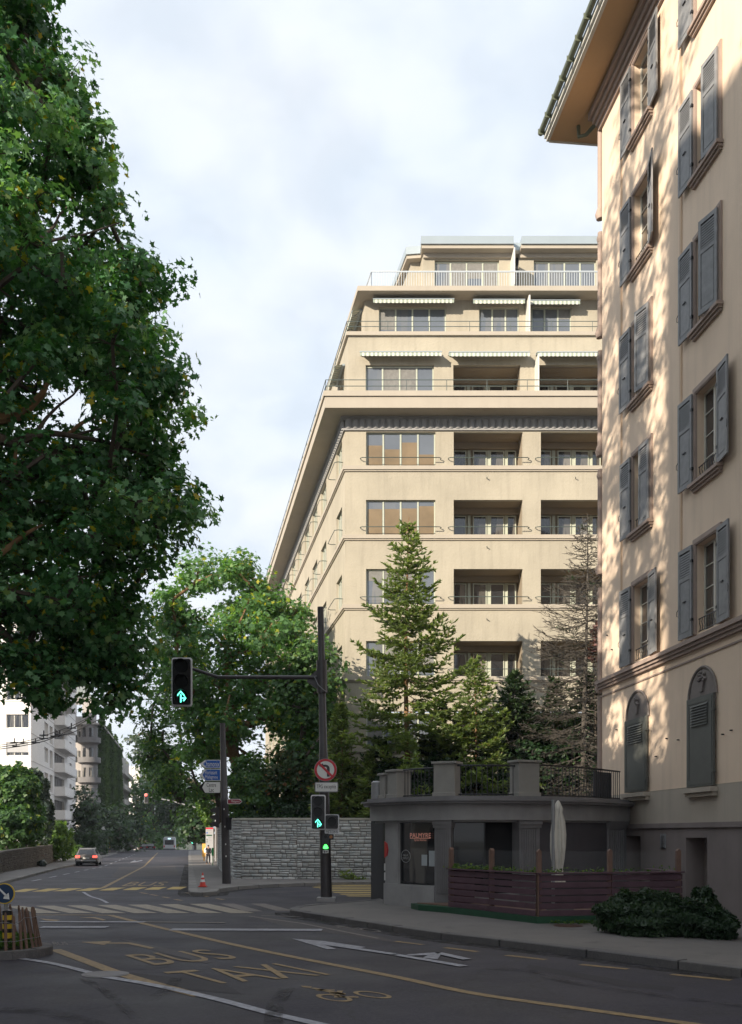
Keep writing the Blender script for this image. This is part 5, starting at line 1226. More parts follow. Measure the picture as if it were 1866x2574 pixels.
def far_block(x, y, wd_, dp, h, mat, label, ng, name='far_apartment_block', scaf=False):
    r = empty(name, (x, y, T(y)), label, 'building'); fr = Fr((x, y, 0), 0); fs_ = side_fr_left(x, y); fl_ = [T(y) + 1 + 3.2 * i for i in range(int((h - 1) / 3.2))]
    op = [(-a - 1.3, -a, z, z + 1.7) for z in fl_ for a in np.arange(0.8, wd_ - 1.5, 2.6)]; op2 = [(a, a + 1.4, z, z + 1.8) for z in fl_ for a in np.arange(1, dp - 2, 4)]
    w = MB(); wall_grid(w, fr, -wd_, 0, T(y) - 1, T(y) + h, op, 0.3); wall_grid(w, fs_, 0, dp, T(y) - 1, T(y) + h, op2, 0.3); slab(w, [(x - wd_, y + .02), (x - .02, y + .02), (x + SV.x * dp, y + dp), (x - wd_, y + dp)], T(y) + h - 0.1, T(y) + h + 0.3); w.build('wall', mat, r)
    w = MB(); w.box(fr, -wd_ + .2, -.1, -0.34, -0.3, T(y), T(y) + h - .5); w.box(fs_, .1, dp - .2, -0.34, -0.3, T(y), T(y) + h - .5); w.build('window_glass', m_glass_d, r)
    w = MB()
    for z in fl_:
        w.box(fs_, 1, dp - 1, 0.0, 1.1, z - 0.35, z - 0.2); w.box(fs_, 1, dp - 1, 1.0, 1.1, z - 0.2, z + 0.7)
        if scaf: w.box(fr, -wd_, 0, 0.0, 1.0, z - 0.4, z - 0.3)
    w.build('balcony', mat, r)
    if scaf:
        w = MB()
        for a in np.arange(0, wd_ + .1, 2.0): w.tube([fr.p(-a, 0.95, T(y)), fr.p(-a, 0.95, T(y) + h + 1)], 0.06, 5)
        w.build('scaffold', m_grey, r)
far_block((305 - CX) * 212 / F - 0.4, 212, 14, 36, 21.0, m_gbld, 'grey far apartment block with many balconies just beyond the ivy-covered wall', 3)
far_block((352 - CX) * 268 / F, 268, 9, 20, 23.0, m_wbld, 'pale far building wrapped in scaffolding at the end of the street', 3, 'scaffolded_building', True)

# ================================================================ unseen blocks added behind the viewer to shade the junction
def back_block(pl, h, label, mat):
    """pl: footprint, first edge is the street front (x1,y0)->(x1,y1)"""
    (x1, y0), (_, y1) = pl[0], pl[1]
    r = empty('unseen_shade_block', (x1, y0, 0), label, 'building'); fr = Fr((x1, y0, 0), R(90)); L = y1 - y0
    op = [(a, a + 1.4, z, z + 1.8) for z in np.arange(1.2, h - 2, 3.3) for a in np.arange(1.5, L - 2, 3.2)]
    w = MB(); wall_grid(w, fr, 0, L, 0, h, op, 0.3)
    for a, b in zip(pl[1:], pl[2:] + pl[:1]): w.quad((*a, 0), (*b, 0), (*b, h), (*a, h))
    w.build('wall', mat, r); w = MB(); w.box(fr, 0.1, L - 0.1, -0.35, -0.31, 0.5, h - 1); w.build('window_glass', m_glass_d, r)
    w = MB(); slab(w, pl, h - 0.05, h + 0.2); w.build('roof', m_gbld, r)
back_block([(-27, -13), (-27, 58), (-37, 58), (-37, -13)], 23.6, 'long unseen grey block shaped to shade the street, beside the viewpoint, outside the left edge of the photograph', m_gbld)
back_block([(-27, -75), (-27, -13.2), (-40, -27.65), (-40, -75)], 38.5, 'taller unseen grey block shaped to shade the peach house, behind the viewpoint, outside the photograph', m_gbld)  # slanted footprint edge follows the sun ray to set the shade line

def plain_block(pl, h, label):
    r = empty('unseen_shade_block', (*pl[0], 0), label, 'building'); w = MB(); slab(w, pl, -0.2, h); w.build('wall', m_gbld, r)
    w = MB(); slab(w, [(p.x, p.y) for p in offs(pl + [pl[0]], 0.3)][:-1], h + 0.002, h + 0.4); w.build('roof', m_gdark, r)
plain_block([(17, -70), (17, -8), (32, -8), (32, -70)], 26, 'unseen grey block added to dim sky light on the road, behind the viewpoint on the right, outside the photograph')  # extra unseen block added to cut sky light on the foreground
# ================================================================ trees
random.seed(11); RNG = np.random.default_rng(11)
rowsL = [(-160, -420, 150), (0, -420, 150), (150, -420, 165), (215, -420, 230), (260, -420, 310), (340, -420, 285), (380, -420, 318), (480, -420, 325), (555, -420, 350), (615, -420, 320), (650, -420, 435), (700, -420, 445), (760, -420, 460), (850, -420, 485), (900, -420, 470), (960, -420, 512), (1010, -420, 516), (1060, -420, 470), (1150, -420, 485), (1230, -420, 540), (1270, -420, 560), (1310, -420, 555), (1350, -420, 505), (1390, -420, 425), (1470, -420, 400), (1560, -420, 392), (1600, -420, 375), (1640, -420, 360), (1655, -420, 120), (1680, -420, -60)]
holesL = [(150, 560, 65), (75, 380, 40), (150, 1035, 75), (100, 1090, 50), (230, 1075, 35), (20, 1090, 35), (60, 250, 20), (330, 600, 25), (425, 1330, 20), (180, 870, 25)]
cl = row_clumps(rowsL, 15.2, 21.5, 0.56, 70, 78, 3, holesL, 0.82, inset=1.2)
for (x, y, Y) in ((60, 1650, 17), (95, 1690, 17), (120, 1725, 17), (85, 1730, 16.6), (70, 1680, 17.2), (105, 1755, 17), (140, 1690, 17), (240, 1655, 17.8), (210, 1680, 18), (270, 1700, 18.2), (300, 1640, 18.5), (180, 1650, 18), (325, 1620, 18), (225, 1625, 18), (290, 1670, 18), (315, 1690, 18.6), (340, 1655, 18.6), (290, 1722, 18.4), (268, 1752, 18.2), (360, 1615, 18.8), (300, 1765, 18.4)):
    p = P(x, y, Y); cl.append(np.array(tuple(p)))
trunkL = [(-11.5, 18.2, 0.1), (-11.45, 18.3, 2.2), (-11.2, 18.2, 4.5), (-10.9, 18.4, 6.6), (-10.9, 18.6, 8.8), (-10.7, 18.4, 11), (-10.5, 18.3, 13.5), (-10.3, 18.3, 16)]
mt_ = tree('maple_tree', 'huge dark green maple filling the left edge of the photograph', 'tree', None, trunkL[0], trunkL, cl, 0.56, 9, 20, 0.128, MAPLE, m_leaf, m_bark, 0.34, ty=0.05, tvar=0.20, up=0.45, flat_=0.55, subr=0.26)
for mt2, rads, pts in ((m_bark_o, (0.11, 0.07, 0.03), [(-60, 1062), (0, 1052), (52, 1044), (84, 1014), (108, 988), (118, 965)]), (m_bark, (0.11, 0.05, 0.012), [(-60, 1080), (0, 1104), (42, 1112), (92, 1092), (140, 1090), (205, 1100), (270, 1112), (335, 1135), (390, 1150)]),
        (m_bark_o, (0.035, 0.025, 0.008), [(170, 1094), (205, 1064), (250, 1045), (300, 1026), (325, 1012)]), (m_bark, (0.035, 0.022, 0.008), [(88, 1090), (118, 1050), (150, 1018), (185, 992), (200, 970)]), (m_bark_o, (0.045, 0.03, 0.012), [(20, 1225), (34, 1180), (40, 1135), (38, 1112)]),
        (m_bark, (0.025, 0.018, 0.008), [(185, 1096), (240, 1080), (300, 1076), (345, 1066)]), (m_bark, (0.03, 0.02, 0.01), [(100, 600), (135, 570), (150, 540), (170, 520)]), (m_bark, (0.03, 0.02, 0.01), [(110, 610), (160, 598), (210, 590), (300, 560)]), (m_bark_o, (0.07, 0.04, 0.012), [(-40, 1415), (10, 1385), (60, 1345), (110, 1318)])):
    g = [P(x, y, 15.6 + 0.012 * max(0, x) * 0.5 + 0.12 * math.sin(x * 0.05)) for x, y in smooth_px(pts, 3)]; st_pt = [Vector((-10.9, 18.2, 6.5 if pts[0][1] > 900 else 12))] if rads[0] > 0.09 else []
    g = st_pt + g; n_ = len(g); w = MB(); w.tube(g, [rads[0] + (rads[1] - rads[0]) * min(1, 2 * k / n_) + (rads[2] - rads[1]) * max(0, 2 * k / n_ - 1) for k in range(n_)], 8, cap=False); w.build('limb', mt2, mt_, smooth=True)
# its neighbour outside the frame throws the dappled light
RNG = np.random.default_rng(5)
cl = []
for _ in range(150):
    d = RNG.normal(size=3); d /= np.linalg.norm(d); k = RNG.random() ** 0.35
    cl.append(np.array([-9.4, 9.3, 22.5]) + d * k * np.array([3.8, 4.2, 11.5]))
trunkN = [(-9.8, 9.0, 0), (-9.8, 9.1, 4), (-9.7, 9.0, 9), (-9.7, 9.0, 14), (-9.6, 9.0, 19), (-9.6, 9.0, 24), (-9.5, 9.2, 30)]
tree('unseen_maple', 'tall maple outside the left edge of the photograph that throws the dappled shade', 'tree', None, trunkN[0], trunkN, cl, 0.95, 12, 8, 0.25, RHOMB, m_leaf, m_bark, 0.3, tw=False, subr=0.38, flat_=0.9, tvar=0.1)
nb_ = [o for o in bpy.data.objects if o.name.startswith('unseen_maple')][0]
for (x, y, lab) in ((-9.7, -3.5, 'second tall maple added outside the frame to darken the road, nearer the viewpoint on the left'), (3.0, -8.0, 'third maple added outside the frame to darken the road, behind the viewpoint')):
    c = copy_tree(nb_); c.location = (x, y, 0); c['label'] = lab  # unseen copies added to dim sky light over the foreground road
# street trees in the middle
RNG = np.random.default_rng(21)
rowsM = [(1392, 540, 585), (1412, 485, 640), (1450, 478, 668), (1480, 425, 690), (1510, 400, 735), (1560, 405, 775), (1610, 400, 800), (1680, 410, 815), (1740, 430, 830), (1800, 440, 835), (1850, 450, 825), (1900, 470, 800)]
cl = row_clumps(rowsM, 53.5, 61, 1.0, 46, 50, 3, [(665, 1880, 30), (600, 1885, 26), (630, 1640, 14), (520, 1700, 14), (610, 1500, 12), (560, 1640, 12), (700, 1760, 12)], 0.66)
tb_ = P(612, 2100, 57.5); trunkM = [(tb_.x, 57.5, T(57)), (tb_.x, 57.4, 2.0), (tb_.x - 0.1, 57.5, 4.2), (tb_.x - 0.5, 57.4, 6.4), (tb_.x - 0.7, 57.4, 9), (tb_.x - 0.9, 57.4, 11.5), (tb_.x - 1.0, 57.4, 14)]
tree('street_tree', 'bright green broadleaved tree with tan limbs, its top touching the beige block', 'tree', 'trees behind the ashlar wall', trunkM[0], trunkM, cl, 1.0, 9, 20, 0.26, MAPLE, m_leaf2, m_bark_o, 0.30, ty=0.09, tip=0.02, tvar=0.14)
RNG = np.random.default_rng(22)
rowsM2 = [(1560, 400, 470), (1600, 380, 520), (1680, 365, 540), (1760, 350, 560), (1830, 345, 580), (1890, 330, 580), (1930, 335, 580), (1970, 360, 575), (2000, 400, 560), (2030, 450, 560)]
cl = row_clumps(rowsM2, 64, 73, 1.2, 48, 52, 3, [(560, 1905, 14), (395, 1790, 12), (440, 1700, 10)], 0.66)
tb_ = P(560, 2100, 69); trunk2 = [(tb_.x, 69, T(69)), (tb_.x, 69, 2.5), (tb_.x - 0.3, 69, 5), (tb_.x - 0.8, 69, 8), (tb_.x - 1.4, 69, 10.5)]
tree('street_tree', 'darker green tree leaning over the pavement behind the direction signs', 'tree', 'trees behind the ashlar wall', trunk2[0], trunk2, cl, 1.2, 9, 18, 0.30, RHOMB, m_leaf_m, m_bark, 0.3, ty=0.05, tip=0.02)
RNG = np.random.default_rng(23)
rowsM3 = [(1600, 740, 800), (1660, 700, 850), (1740, 690, 870), (1820, 700, 870), (1900, 690, 870), (1960, 640, 880)]
cl = row_clumps(rowsM3, 50.5, 54, 1.0, 46, 50, 2, [(665, 1880, 22), (640, 1850, 10)], 0.85)
tb_ = P(700, 2100, 52); trunk3 = [(tb_.x, 52.4, T(52)), (tb_.x, 52.4, 2.0), (tb_.x + 0.6, 52.3, 4.5), (tb_.x + 1.2, 52.2, 6.5), (tb_.x + 1.4, 52.2, 8.5)]
tree('street_tree', 'dense mid green tree standing against the corner of the beige block behind the mast', 'tree', 'trees behind the ashlar wall', trunk3[0], trunk3, cl, 1.0, 8, 18, 0.25, MAPLE, m_leaf_m, m_bark, 0.22, ty=0.04, tip=0.02)
# shrubs above the ashlar wall
def blobs_px(l): return [((px - CX) * Y / F, Y, CH - (py - HY) * Y / F, rx * Y / F, rd, rz * Y / F) for px, py, Y, rx, rd, rz in l]
bush('shrub', 'reddish green feathery shrub rising above the ashlar wall', 'shrub', blobs_px([(700, 1985, 50.5, 60, 1.0, 62), (760, 1965, 50.6, 52, 1.0, 70), (735, 1930, 50.8, 40, 0.9, 45)]), 0.22, 2600, m_leaf_r, group='shrubs above the ashlar wall')
bush('shrub', 'bluish green shrub above the left end of the ashlar wall', 'shrub', blobs_px([(622, 1975, 50.8, 50, 1.0, 70), (650, 2020, 50.4, 55, 1.0, 45), (600, 2030, 50.6, 30, 0.8, 40)]), 0.22, 2400, m_leaf_m, group='shrubs above the ashlar wall')
bush('shrub', 'low dark purple-brown bush along the coping of the ashlar wall', 'shrub', blobs_px([(720, 2055, 49.9, 60, 0.8, 40), (800, 2045, 50, 55, 0.8, 48), (860, 2040, 50.2, 45, 0.8, 55), (640, 2060, 50, 40, 0.8, 30)]), 0.18, 1800, m_leaf_d, group='shrubs above the ashlar wall')
bush('creeper', 'bright green climber hanging between the street trees and the black signal', 'climbing plant', blobs_px([(520, 2050, 90, 14, 0.8, 28), (510, 2030, 90, 16, 0.8, 22)]), 0.28, 900, m_leaf_y, stems=False)
# left gardens
RNG = np.random.default_rng(31)
bush('garden_tree', 'big dark green bushy tree above the left garden wall', 'tree', blobs_px([(-20, 2040, 76, 60, 2.0, 90), (40, 2010, 76, 55, 2.0, 80), (25, 2080, 74, 75, 2.0, 55), (70, 2060, 77, 38, 1.6, 75), (60, 1975, 77, 35, 1.5, 40), (10, 1960, 77, 40, 1.5, 35)]), 0.42, 2600, m_leaf_m)
bush('garden_tree', 'grey green slender bush between the dark tree and the white block', 'shrub', blobs_px([(98, 2000, 84, 24, 1.2, 60), (108, 2060, 84, 26, 1.2, 60), (85, 1960, 84, 18, 1, 30)]), 0.38, 1500, m_leaf_g)
bush('garden_bush', 'light green rounded bush at the far end of the garden wall', 'shrub', blobs_px([(138, 2105, 92, 32, 1.5, 45), (160, 2120, 95, 24, 1.4, 42), (125, 2130, 91, 25, 1.2, 30)]), 0.36, 1500, m_leaf_y, ty=0.0)
bush('low_bush', 'small yellow green bush beside the parked bicycles', 'shrub', blobs_px([(195, 2140, 101, 16, 0.7, 16)]), 0.3, 700, m_leaf_y)
def hedge(name, label, x0, x1, y0, y1, z0, z1, lm, n, size):
    r = empty(name, ((x0 + x1) / 2, (y0 + y1) / 2, z0), label, 'hedge'); k = RNG.integers(0, 3, n); u = RNG.random((n, 3)); 
    p = u.copy(); nn = RNG.normal(size=(n, 3)) * 0.5
    p[k == 0, 2] = 1; nn[k == 0, 2] += 1; m1 = k == 1; p[m1, 1] = 0; nn[m1, 1] -= 1; m2 = k == 2; p[m2, 0] = 1; nn[m2, 0] += 1
    p = np.array([x0, y0, z0]) + p * np.array([x1 - x0, y1 - y0, z1 - z0]) + RNG.normal(size=(n, 3)) * size * 0.25
    V, FA = leaves(p, nn, size * RNG.uniform(0.6, 1.3, n), RHOMB); np_mesh('foliage', V, FA, lm, r, np.clip(RNG.normal(size=n) * 0.2 + 0.4, 0, 1))
    w = MB(); w.box(ID, x0 + 0.1, x1 - 0.1, -y1 + 0.1, -y0 - 0.1, z0, z1 - 0.1); w.build('inner_twigs', m_twig, r)
m_twig = M('shaded_twigs', (0.015, 0.02, 0.012), 0.95, 0.3, 4)
a = P(188, 2100, 118); b = P(236, 2100, 118); hedge('clipped_hedge', 'dark clipped box hedge behind the low yellow green bush', a.x, b.x, 118, 124, T(118), 1.9, m_leaf_d, 2500, 0.35)
hedge('clipped_hedge', 'narrow bright green hedge end beside the yellow panel', P(242, 2100, 128).x, P(256, 2100, 128).x, 128, 131, T(128), 1.3, m_leaf_y, 900, 0.35)
# distant trees along and across the street
def far_tree(label, rows, Y0, Y1, bpx, lm, seed, r=2.0, size=0.75, ns=7, nl=12, layers=2, sy=40, sx=44, name='far_tree', grp='trees along the far street'):
    global RNG
    RNG = np.random.default_rng(seed); Ym = (Y0 + Y1) / 2; cl = row_clumps(rows, Y0, Y1, r, sy, sx, layers, (), 0.92); b = P(bpx, 2100, Ym); zt = CH + (HY - (rows[0][0] * 0.6 + rows[-1][0] * 0.4)) * Ym / F
    tk = [(b.x, Ym, T(Ym)), (b.x, Ym, T(Ym) + 1.5), (b.x + 0.2, Ym, (zt + T(Ym)) / 2), (b.x, Ym, zt)]
    tree(name, label, 'tree', grp, tk[0], tk, cl, r, ns, nl, size, RHOMB, lm, m_bark, 0.3, tip=0.04, tw=False)
far_tree('dark tree under the ivy wall beside the clipped hedge', [(1985, 195, 225), (2020, 188, 250), (2060, 188, 262), (2105, 190, 262)], 128, 140, 225, m_leaf_d, 41, 1.5, 0.6, sy=24, sx=26, layers=3)
far_tree('dark rounded tree in front of the far balconied block', [(2025, 262, 300), (2050, 250, 345), (2085, 250, 350), (2125, 255, 345)], 142, 158, 300, m_leaf_d, 42, 1.7, 0.7, sy=24, sx=28, layers=3)
far_tree('sunlit yellow green tree closing the end of the street behind the red signal', [(1900, 400, 450), (1950, 360, 470), (2000, 330, 475), (2050, 335, 480), (2095, 340, 470), (2110, 350, 460)], 225, 245, 385, m_leaf2, 43, 2.6, 0.9, sy=24, sx=26, layers=3)
far_tree('dark tree arching over the bus at the end of the street', [(1990, 430, 500), (2030, 400, 520), (2050, 395, 530), (2075, 400, 530)], 180, 200, 490, m_leaf_d, 44, 2.2, 0.8, sy=24, sx=26, layers=3)
far_tree('dark distant tree beyond the parked cars', [(2060, 320, 400), (2090, 310, 450), (2118, 315, 450)], 255, 275, 350, m_leaf_d, 45, 2.4, 0.9, sy=22, sx=26, layers=3)
far_tree('dark tree behind the far right signal', [(2000, 470, 530), (2050, 455, 540), (2090, 460, 540), (2115, 465, 535)], 112, 124, 528, m_leaf_d, 46, 1.5, 0.6, sy=26, sx=28, layers=3)
far_tree('loose grey green tree above the sunlit gap of the street', [(1840, 330, 380), (1880, 315, 420), (1930, 340, 450), (1960, 370, 450)], 100, 115, 545, m_leaf_g, 47, 1.3, 0.5, sy=26, sx=30, layers=2, nl=9)
# conifers behind the terrace
random.seed(3); RNG = np.random.default_rng(3)
def con_at(px, top, Y, radpx, lm, bm_, label, **k):
    p = P(px, 2000, Y); zt = CH + (HY - top) * Y / F; z0 = T(Y) + 0.3
    return conifer('spruce_tree' if not k.get('bare') else 'bare_larch', label, (p.x, Y, z0), zt - z0, radpx * Y / F, lm, bm_, group='conifers behind the terrace' if not k.get('bare') else None, **k)
con_at(1026, 1300, 46.5, 300, m_needle, m_bark_o, 'tallest green spruce, its pale trunk showing in front of the beige facade', nb=5, step=0.56, tr=0.20, needle=0.25)
con_at(1192, 1650, 45.5, 225, m_needle, m_bark_o, 'shorter green spruce to the right of the tallest one', nb=5, step=0.46, tr=0.10, needle=0.25)
con_at(856, 1760, 46.5, 120, m_needle, m_bark_o, 'small spruce at the left corner of the beige block behind the mast', nb=6, step=0.4, tr=0.08, needle=0.25)
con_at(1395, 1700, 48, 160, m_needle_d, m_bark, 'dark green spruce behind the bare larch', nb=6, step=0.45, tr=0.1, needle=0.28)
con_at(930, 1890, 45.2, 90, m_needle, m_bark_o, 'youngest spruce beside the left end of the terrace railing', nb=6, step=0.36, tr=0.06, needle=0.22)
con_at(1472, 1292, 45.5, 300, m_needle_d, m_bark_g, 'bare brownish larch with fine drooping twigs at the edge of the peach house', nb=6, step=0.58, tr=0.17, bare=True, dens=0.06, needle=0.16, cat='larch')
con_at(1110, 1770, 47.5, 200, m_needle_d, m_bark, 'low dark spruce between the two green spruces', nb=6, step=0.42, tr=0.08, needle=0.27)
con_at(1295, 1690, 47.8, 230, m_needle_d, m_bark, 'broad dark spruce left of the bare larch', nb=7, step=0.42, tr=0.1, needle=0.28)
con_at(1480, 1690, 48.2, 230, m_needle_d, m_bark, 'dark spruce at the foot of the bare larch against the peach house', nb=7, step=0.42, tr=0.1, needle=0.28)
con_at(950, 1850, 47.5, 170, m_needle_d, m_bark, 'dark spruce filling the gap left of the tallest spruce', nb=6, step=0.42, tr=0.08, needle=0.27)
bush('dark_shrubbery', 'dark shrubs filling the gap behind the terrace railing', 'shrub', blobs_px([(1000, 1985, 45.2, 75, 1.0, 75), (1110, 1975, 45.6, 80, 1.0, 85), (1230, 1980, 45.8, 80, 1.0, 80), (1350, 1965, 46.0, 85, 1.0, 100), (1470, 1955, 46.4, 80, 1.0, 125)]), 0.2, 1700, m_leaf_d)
bush('pink_tree', 'small pink-leaved tree showing behind the bare larch', 'tree', blobs_px([(1512, 1598, 46, 22, 0.8, 40), (1500, 1640, 46, 20, 0.8, 26)]), 0.2, 500, m_pinkleaf)

# ================================================================ street furniture
def rrect(w_, h_, r, n=5):
    o = []
    for cx_, cz_, a0 in ((w_ / 2 - r, h_ / 2 - r, 0), (-w_ / 2 + r, h_ / 2 - r, 90), (-w_ / 2 + r, -h_ / 2 + r, 180), (w_ / 2 - r, -h_ / 2 + r, 270)):
        for k in range(n + 1): a = R(a0 + 90 * k / n); o.append((cx_ + r * math.cos(a), cz_ + r * math.sin(a)))
    return o
def plate(mb, fr, pts, d0, d1, uo=0, zo=0): mb.prism(pts, lambda u, z: fr.p(uo + u, d0, zo + z), lambda u, z: fr.p(uo + u, d1, zo + z))
ARW = [[(-0.035, -0.42), (0.06, -0.42), (0.06, 0.2), (-0.035, 0.2)], [(-0.26, 0.06), (0.01, 0.36), (0.01, 0.5), (-0.26, 0.2)], [(0.01, 0.5), (0.01, 0.36), (0.26, 0.1), (0.26, 0.22)], [(0.06, -0.14), (0.32, -0.14), (0.32, -0.05), (0.06, -0.05)], [(0.2, 0.14), (0.34, 0.0), (0.34, -0.12), (0.44, -0.1), (0.26, 0.2)], [(0.44, -0.1), (0.26, -0.34), (0.17, -0.3), (0.34, -0.08)]]
def signal(fr, uc, zc, w_, h_, n, lit, parent, text=None, name='signal_head'):
    s = MB(); plate(s, fr, rrect(w_, h_, w_ * 0.13), 0.0, 0.03, uc, zc); root = s.build(name, m_rim, parent)
    zo = zc + (h_ * 0.12 if text else 0); hh = h_ * (0.72 if text else 0.94)
    s = MB(); plate(s, fr, rrect(w_ * 0.86, hh - 0.02, w_ * 0.08), 0.031, 0.10, uc, zo); plate(s, fr, rrect(w_ * 0.7, hh * 0.9, w_ * 0.06), -0.22, -0.001, uc, zo); s.build('housing', m_black, root)
    r = min(w_ * 0.32, hh / n * 0.44)
    for i in range(n):
        z = zo + hh * (0.5 - (i + 0.5) / n); l = MB(); l.tube([fr.p(uc, 0.095, z), fr.p(uc, 0.115, z)], r, 20); on = lit == i
        L_ = l.build('lens', m_lensd, root, smooth=True)
        v = MB(); N_ = 14
        for k in range(N_):
            a0, a1 = R(-25 + 230 * k / N_), R(-25 + 230 * (k + 1) / N_); rr = r * 1.08
            for q, (e0_, e1_) in enumerate([(0, 0)]):
                d0, d1 = 0.10 + 0.16 * max(0.25, math.sin(max(0, a0))), 0.10 + 0.16 * max(0.25, math.sin(max(0, a1)))
                v.quad(fr.p(uc + rr * math.cos(a0), 0.10, z + rr * math.sin(a0)), fr.p(uc + rr * math.cos(a1), 0.10, z + rr * math.sin(a1)), fr.p(uc + rr * math.cos(a1), d1, z + rr * math.sin(a1)), fr.p(uc + rr * math.cos(a0), d0, z + rr * math.sin(a0)))
        v.build('visor', m_black, root)
        if on:
            g = MB()
            for poly in ARW: g.prism([(a * r * 1.9, b * r * 1.9) for a, b in poly], lambda u, z_: fr.p(uc + u - 0.1 * r, 0.116, z + z_), lambda u, z_: fr.p(uc + u - 0.1 * r, 0.126, z + z_))
            g.build('arrow_lamp', m_lgreen, root)
    if text:
        g = MB(); put_text(g, text, fr, uc - w_ * 0.42, uc + w_ * 0.42, zc - h_ * 0.46, zc - h_ * 0.29, 0.034); g.build('lettering', m_black, root)
    return root
m_lensd = M('unlit_lens', (0.008, 0.008, 0.01), 0.35, 0.1, 5, spec=0.3)
b = G(821, 2264, 0.12); YA = b.y; pm_ = F / YA
def A_(px, py, d=0.0): return P(px, py, YA - d)
MA = empty('signal_mast', (b.x, b.y, 0.12), 'tall dark mast on the near pavement carrying the overhead signal arm', 'mast')
w = MB(); t0 = P(806, 1526, YA); zc_ = lambda y: CH + (HY - y) / pm_
def axis(y): k = (2264 - y) / (2264 - 1526); return Vector((b.x + (t0.x - b.x) * k, YA, zc_(y)))
w.tube([axis(y) for y in (2262, 1994, 1906, 1905, 1890, 1889, 1526)], [r_ / pm_ for r_ in (14.5, 12.8, 12, 11, 10.8, 10.2, 7.8)], 16); w.build('pole', m_pole, MA, smooth=True)
w = MB(); w.box(Fr((b.x, YA, 0), 0), -0.26, 0.26, -0.24, 0.3, 0.10, 0.22); w.build('footing', m_conc, MA, bevel=0.01)
w = MB(); j = axis(1703); e1 = P(548, 1702, YA); e2 = P(484, 1681, YA)
w.tube([j, e1.lerp(j, 0.5), e1, e2], [0.058, 0.055, 0.052, 0.046], 10); w.build('arm', m_pole, MA, smooth=True)
w = MB(); fa = Fr(j, 0)
w.prism([(-0.38, 0.02), (-0.1, 0.24), (0.0, 0.24), (0, -0.36), (-0.12, -0.34), (-0.42, -0.12)], lambda u, z: fa.p(u, -0.012, z), lambda u, z: fa.p(u, 0.012, z))
w.tube([axis(1742), axis(1660)], 0.145, 14); w.build('bracket', m_pole, MA)
w = MB(); w.tube([fa.p(-0.2, 0.1, 0.0), fa.p(-0.1, 0.14, -0.22), fa.p(0.02, 0.17, -0.34), fa.p(0.12, 0.16, -0.42)], 0.012, 5); w.build('cable', m_grey, MA)
Fa = Fr((0, YA - 0.2, 0), 0)
def ux(px): return (px - CX) / pm_
SA = signal(Fr((0, YA - 0.05, 0), 0), ux(459), zc_(1715.5), 52 / pm_, 123 / pm_, 3, 2, None, name='overhead_signal'); tag(SA, 'large overhead traffic signal with green arrows on the end of the mast arm', 'traffic light')
SB = signal(Fa, ux(801.5), zc_(2042.5), 37 / pm_, 88 / pm_, 3, 2, None, name='traffic_signal'); tag(SB, 'traffic signal with green arrows clamped to the near mast at mid height', 'traffic light')
SP = signal(Fr((0, YA - 0.17, 0), 0), ux(835.5), zc_(2072), 36 / pm_, 49 / pm_, 1, -1, None, text='PIÉTONS', name='pedestrian_signal'); tag(SP, 'small unlit square signal marked PIÉTONS beside the mast', 'traffic light')
w = MB(); w.box(Fa, ux(828), ux(840), 0, 0.1, zc_(2110), zc_(2097)); OL = w.build('amber_flasher', m_black, None, bevel=0.01); tag(OL, 'little dark amber flasher under the PIÉTONS signal', 'lamp')
w = MB(); w.tube([Fa.p(ux(833.5), 0.1, zc_(2103.5)), Fa.p(ux(833.5), 0.115, zc_(2103.5))], 0.045, 14); w.build('lens', M('amber_lens', (0.35, 0.12, 0.01), 0.3, 0.1, 5), OL)
w = MB(); plate(w, Fa, rrect(0.2, 0.46, 0.04), -0.06, 0.04, ux(820), zc_(2116)); GL = w.build('pedestrian_light', m_black, None); tag(GL, 'glowing green pedestrian light on the face of the near mast', 'traffic light')
w = MB(); q = zc_(2129)
w.prism([(-0.075, -0.03), (-0.05, 0.035), (-0.02, 0.075), (0.02, 0.075), (0.05, 0.035), (0.075, -0.03), (0.03, -0.05), (-0.03, -0.05)], lambda u, z: Fa.p(ux(820) + u, 0.041, q + z), lambda u, z: Fa.p(ux(820) + u, 0.055, q + z)); w.build('green_man', m_lgreen2, GL)
w = MB(); w.tube([Fa.p(ux(820), 0.04, zc_(2103)), Fa.p(ux(820), 0.05, zc_(2103))], 0.045, 14); w.build('lens', m_lensd, GL)
w = MB(); w.box(Fa, ux(813), ux(827), 0.04, 0.05, zc_(2144), zc_(2137)); w.build('label', m_signw, GL)
w = MB(); w.box(Fa, ux(815), ux(818), 0.051, 0.053, zc_(2143), zc_(2138)); w.box(Fa, ux(819), ux(825), 0.051, 0.053, zc_(2142), zc_(2139.5)); w.build('pictogram', m_black, GL)
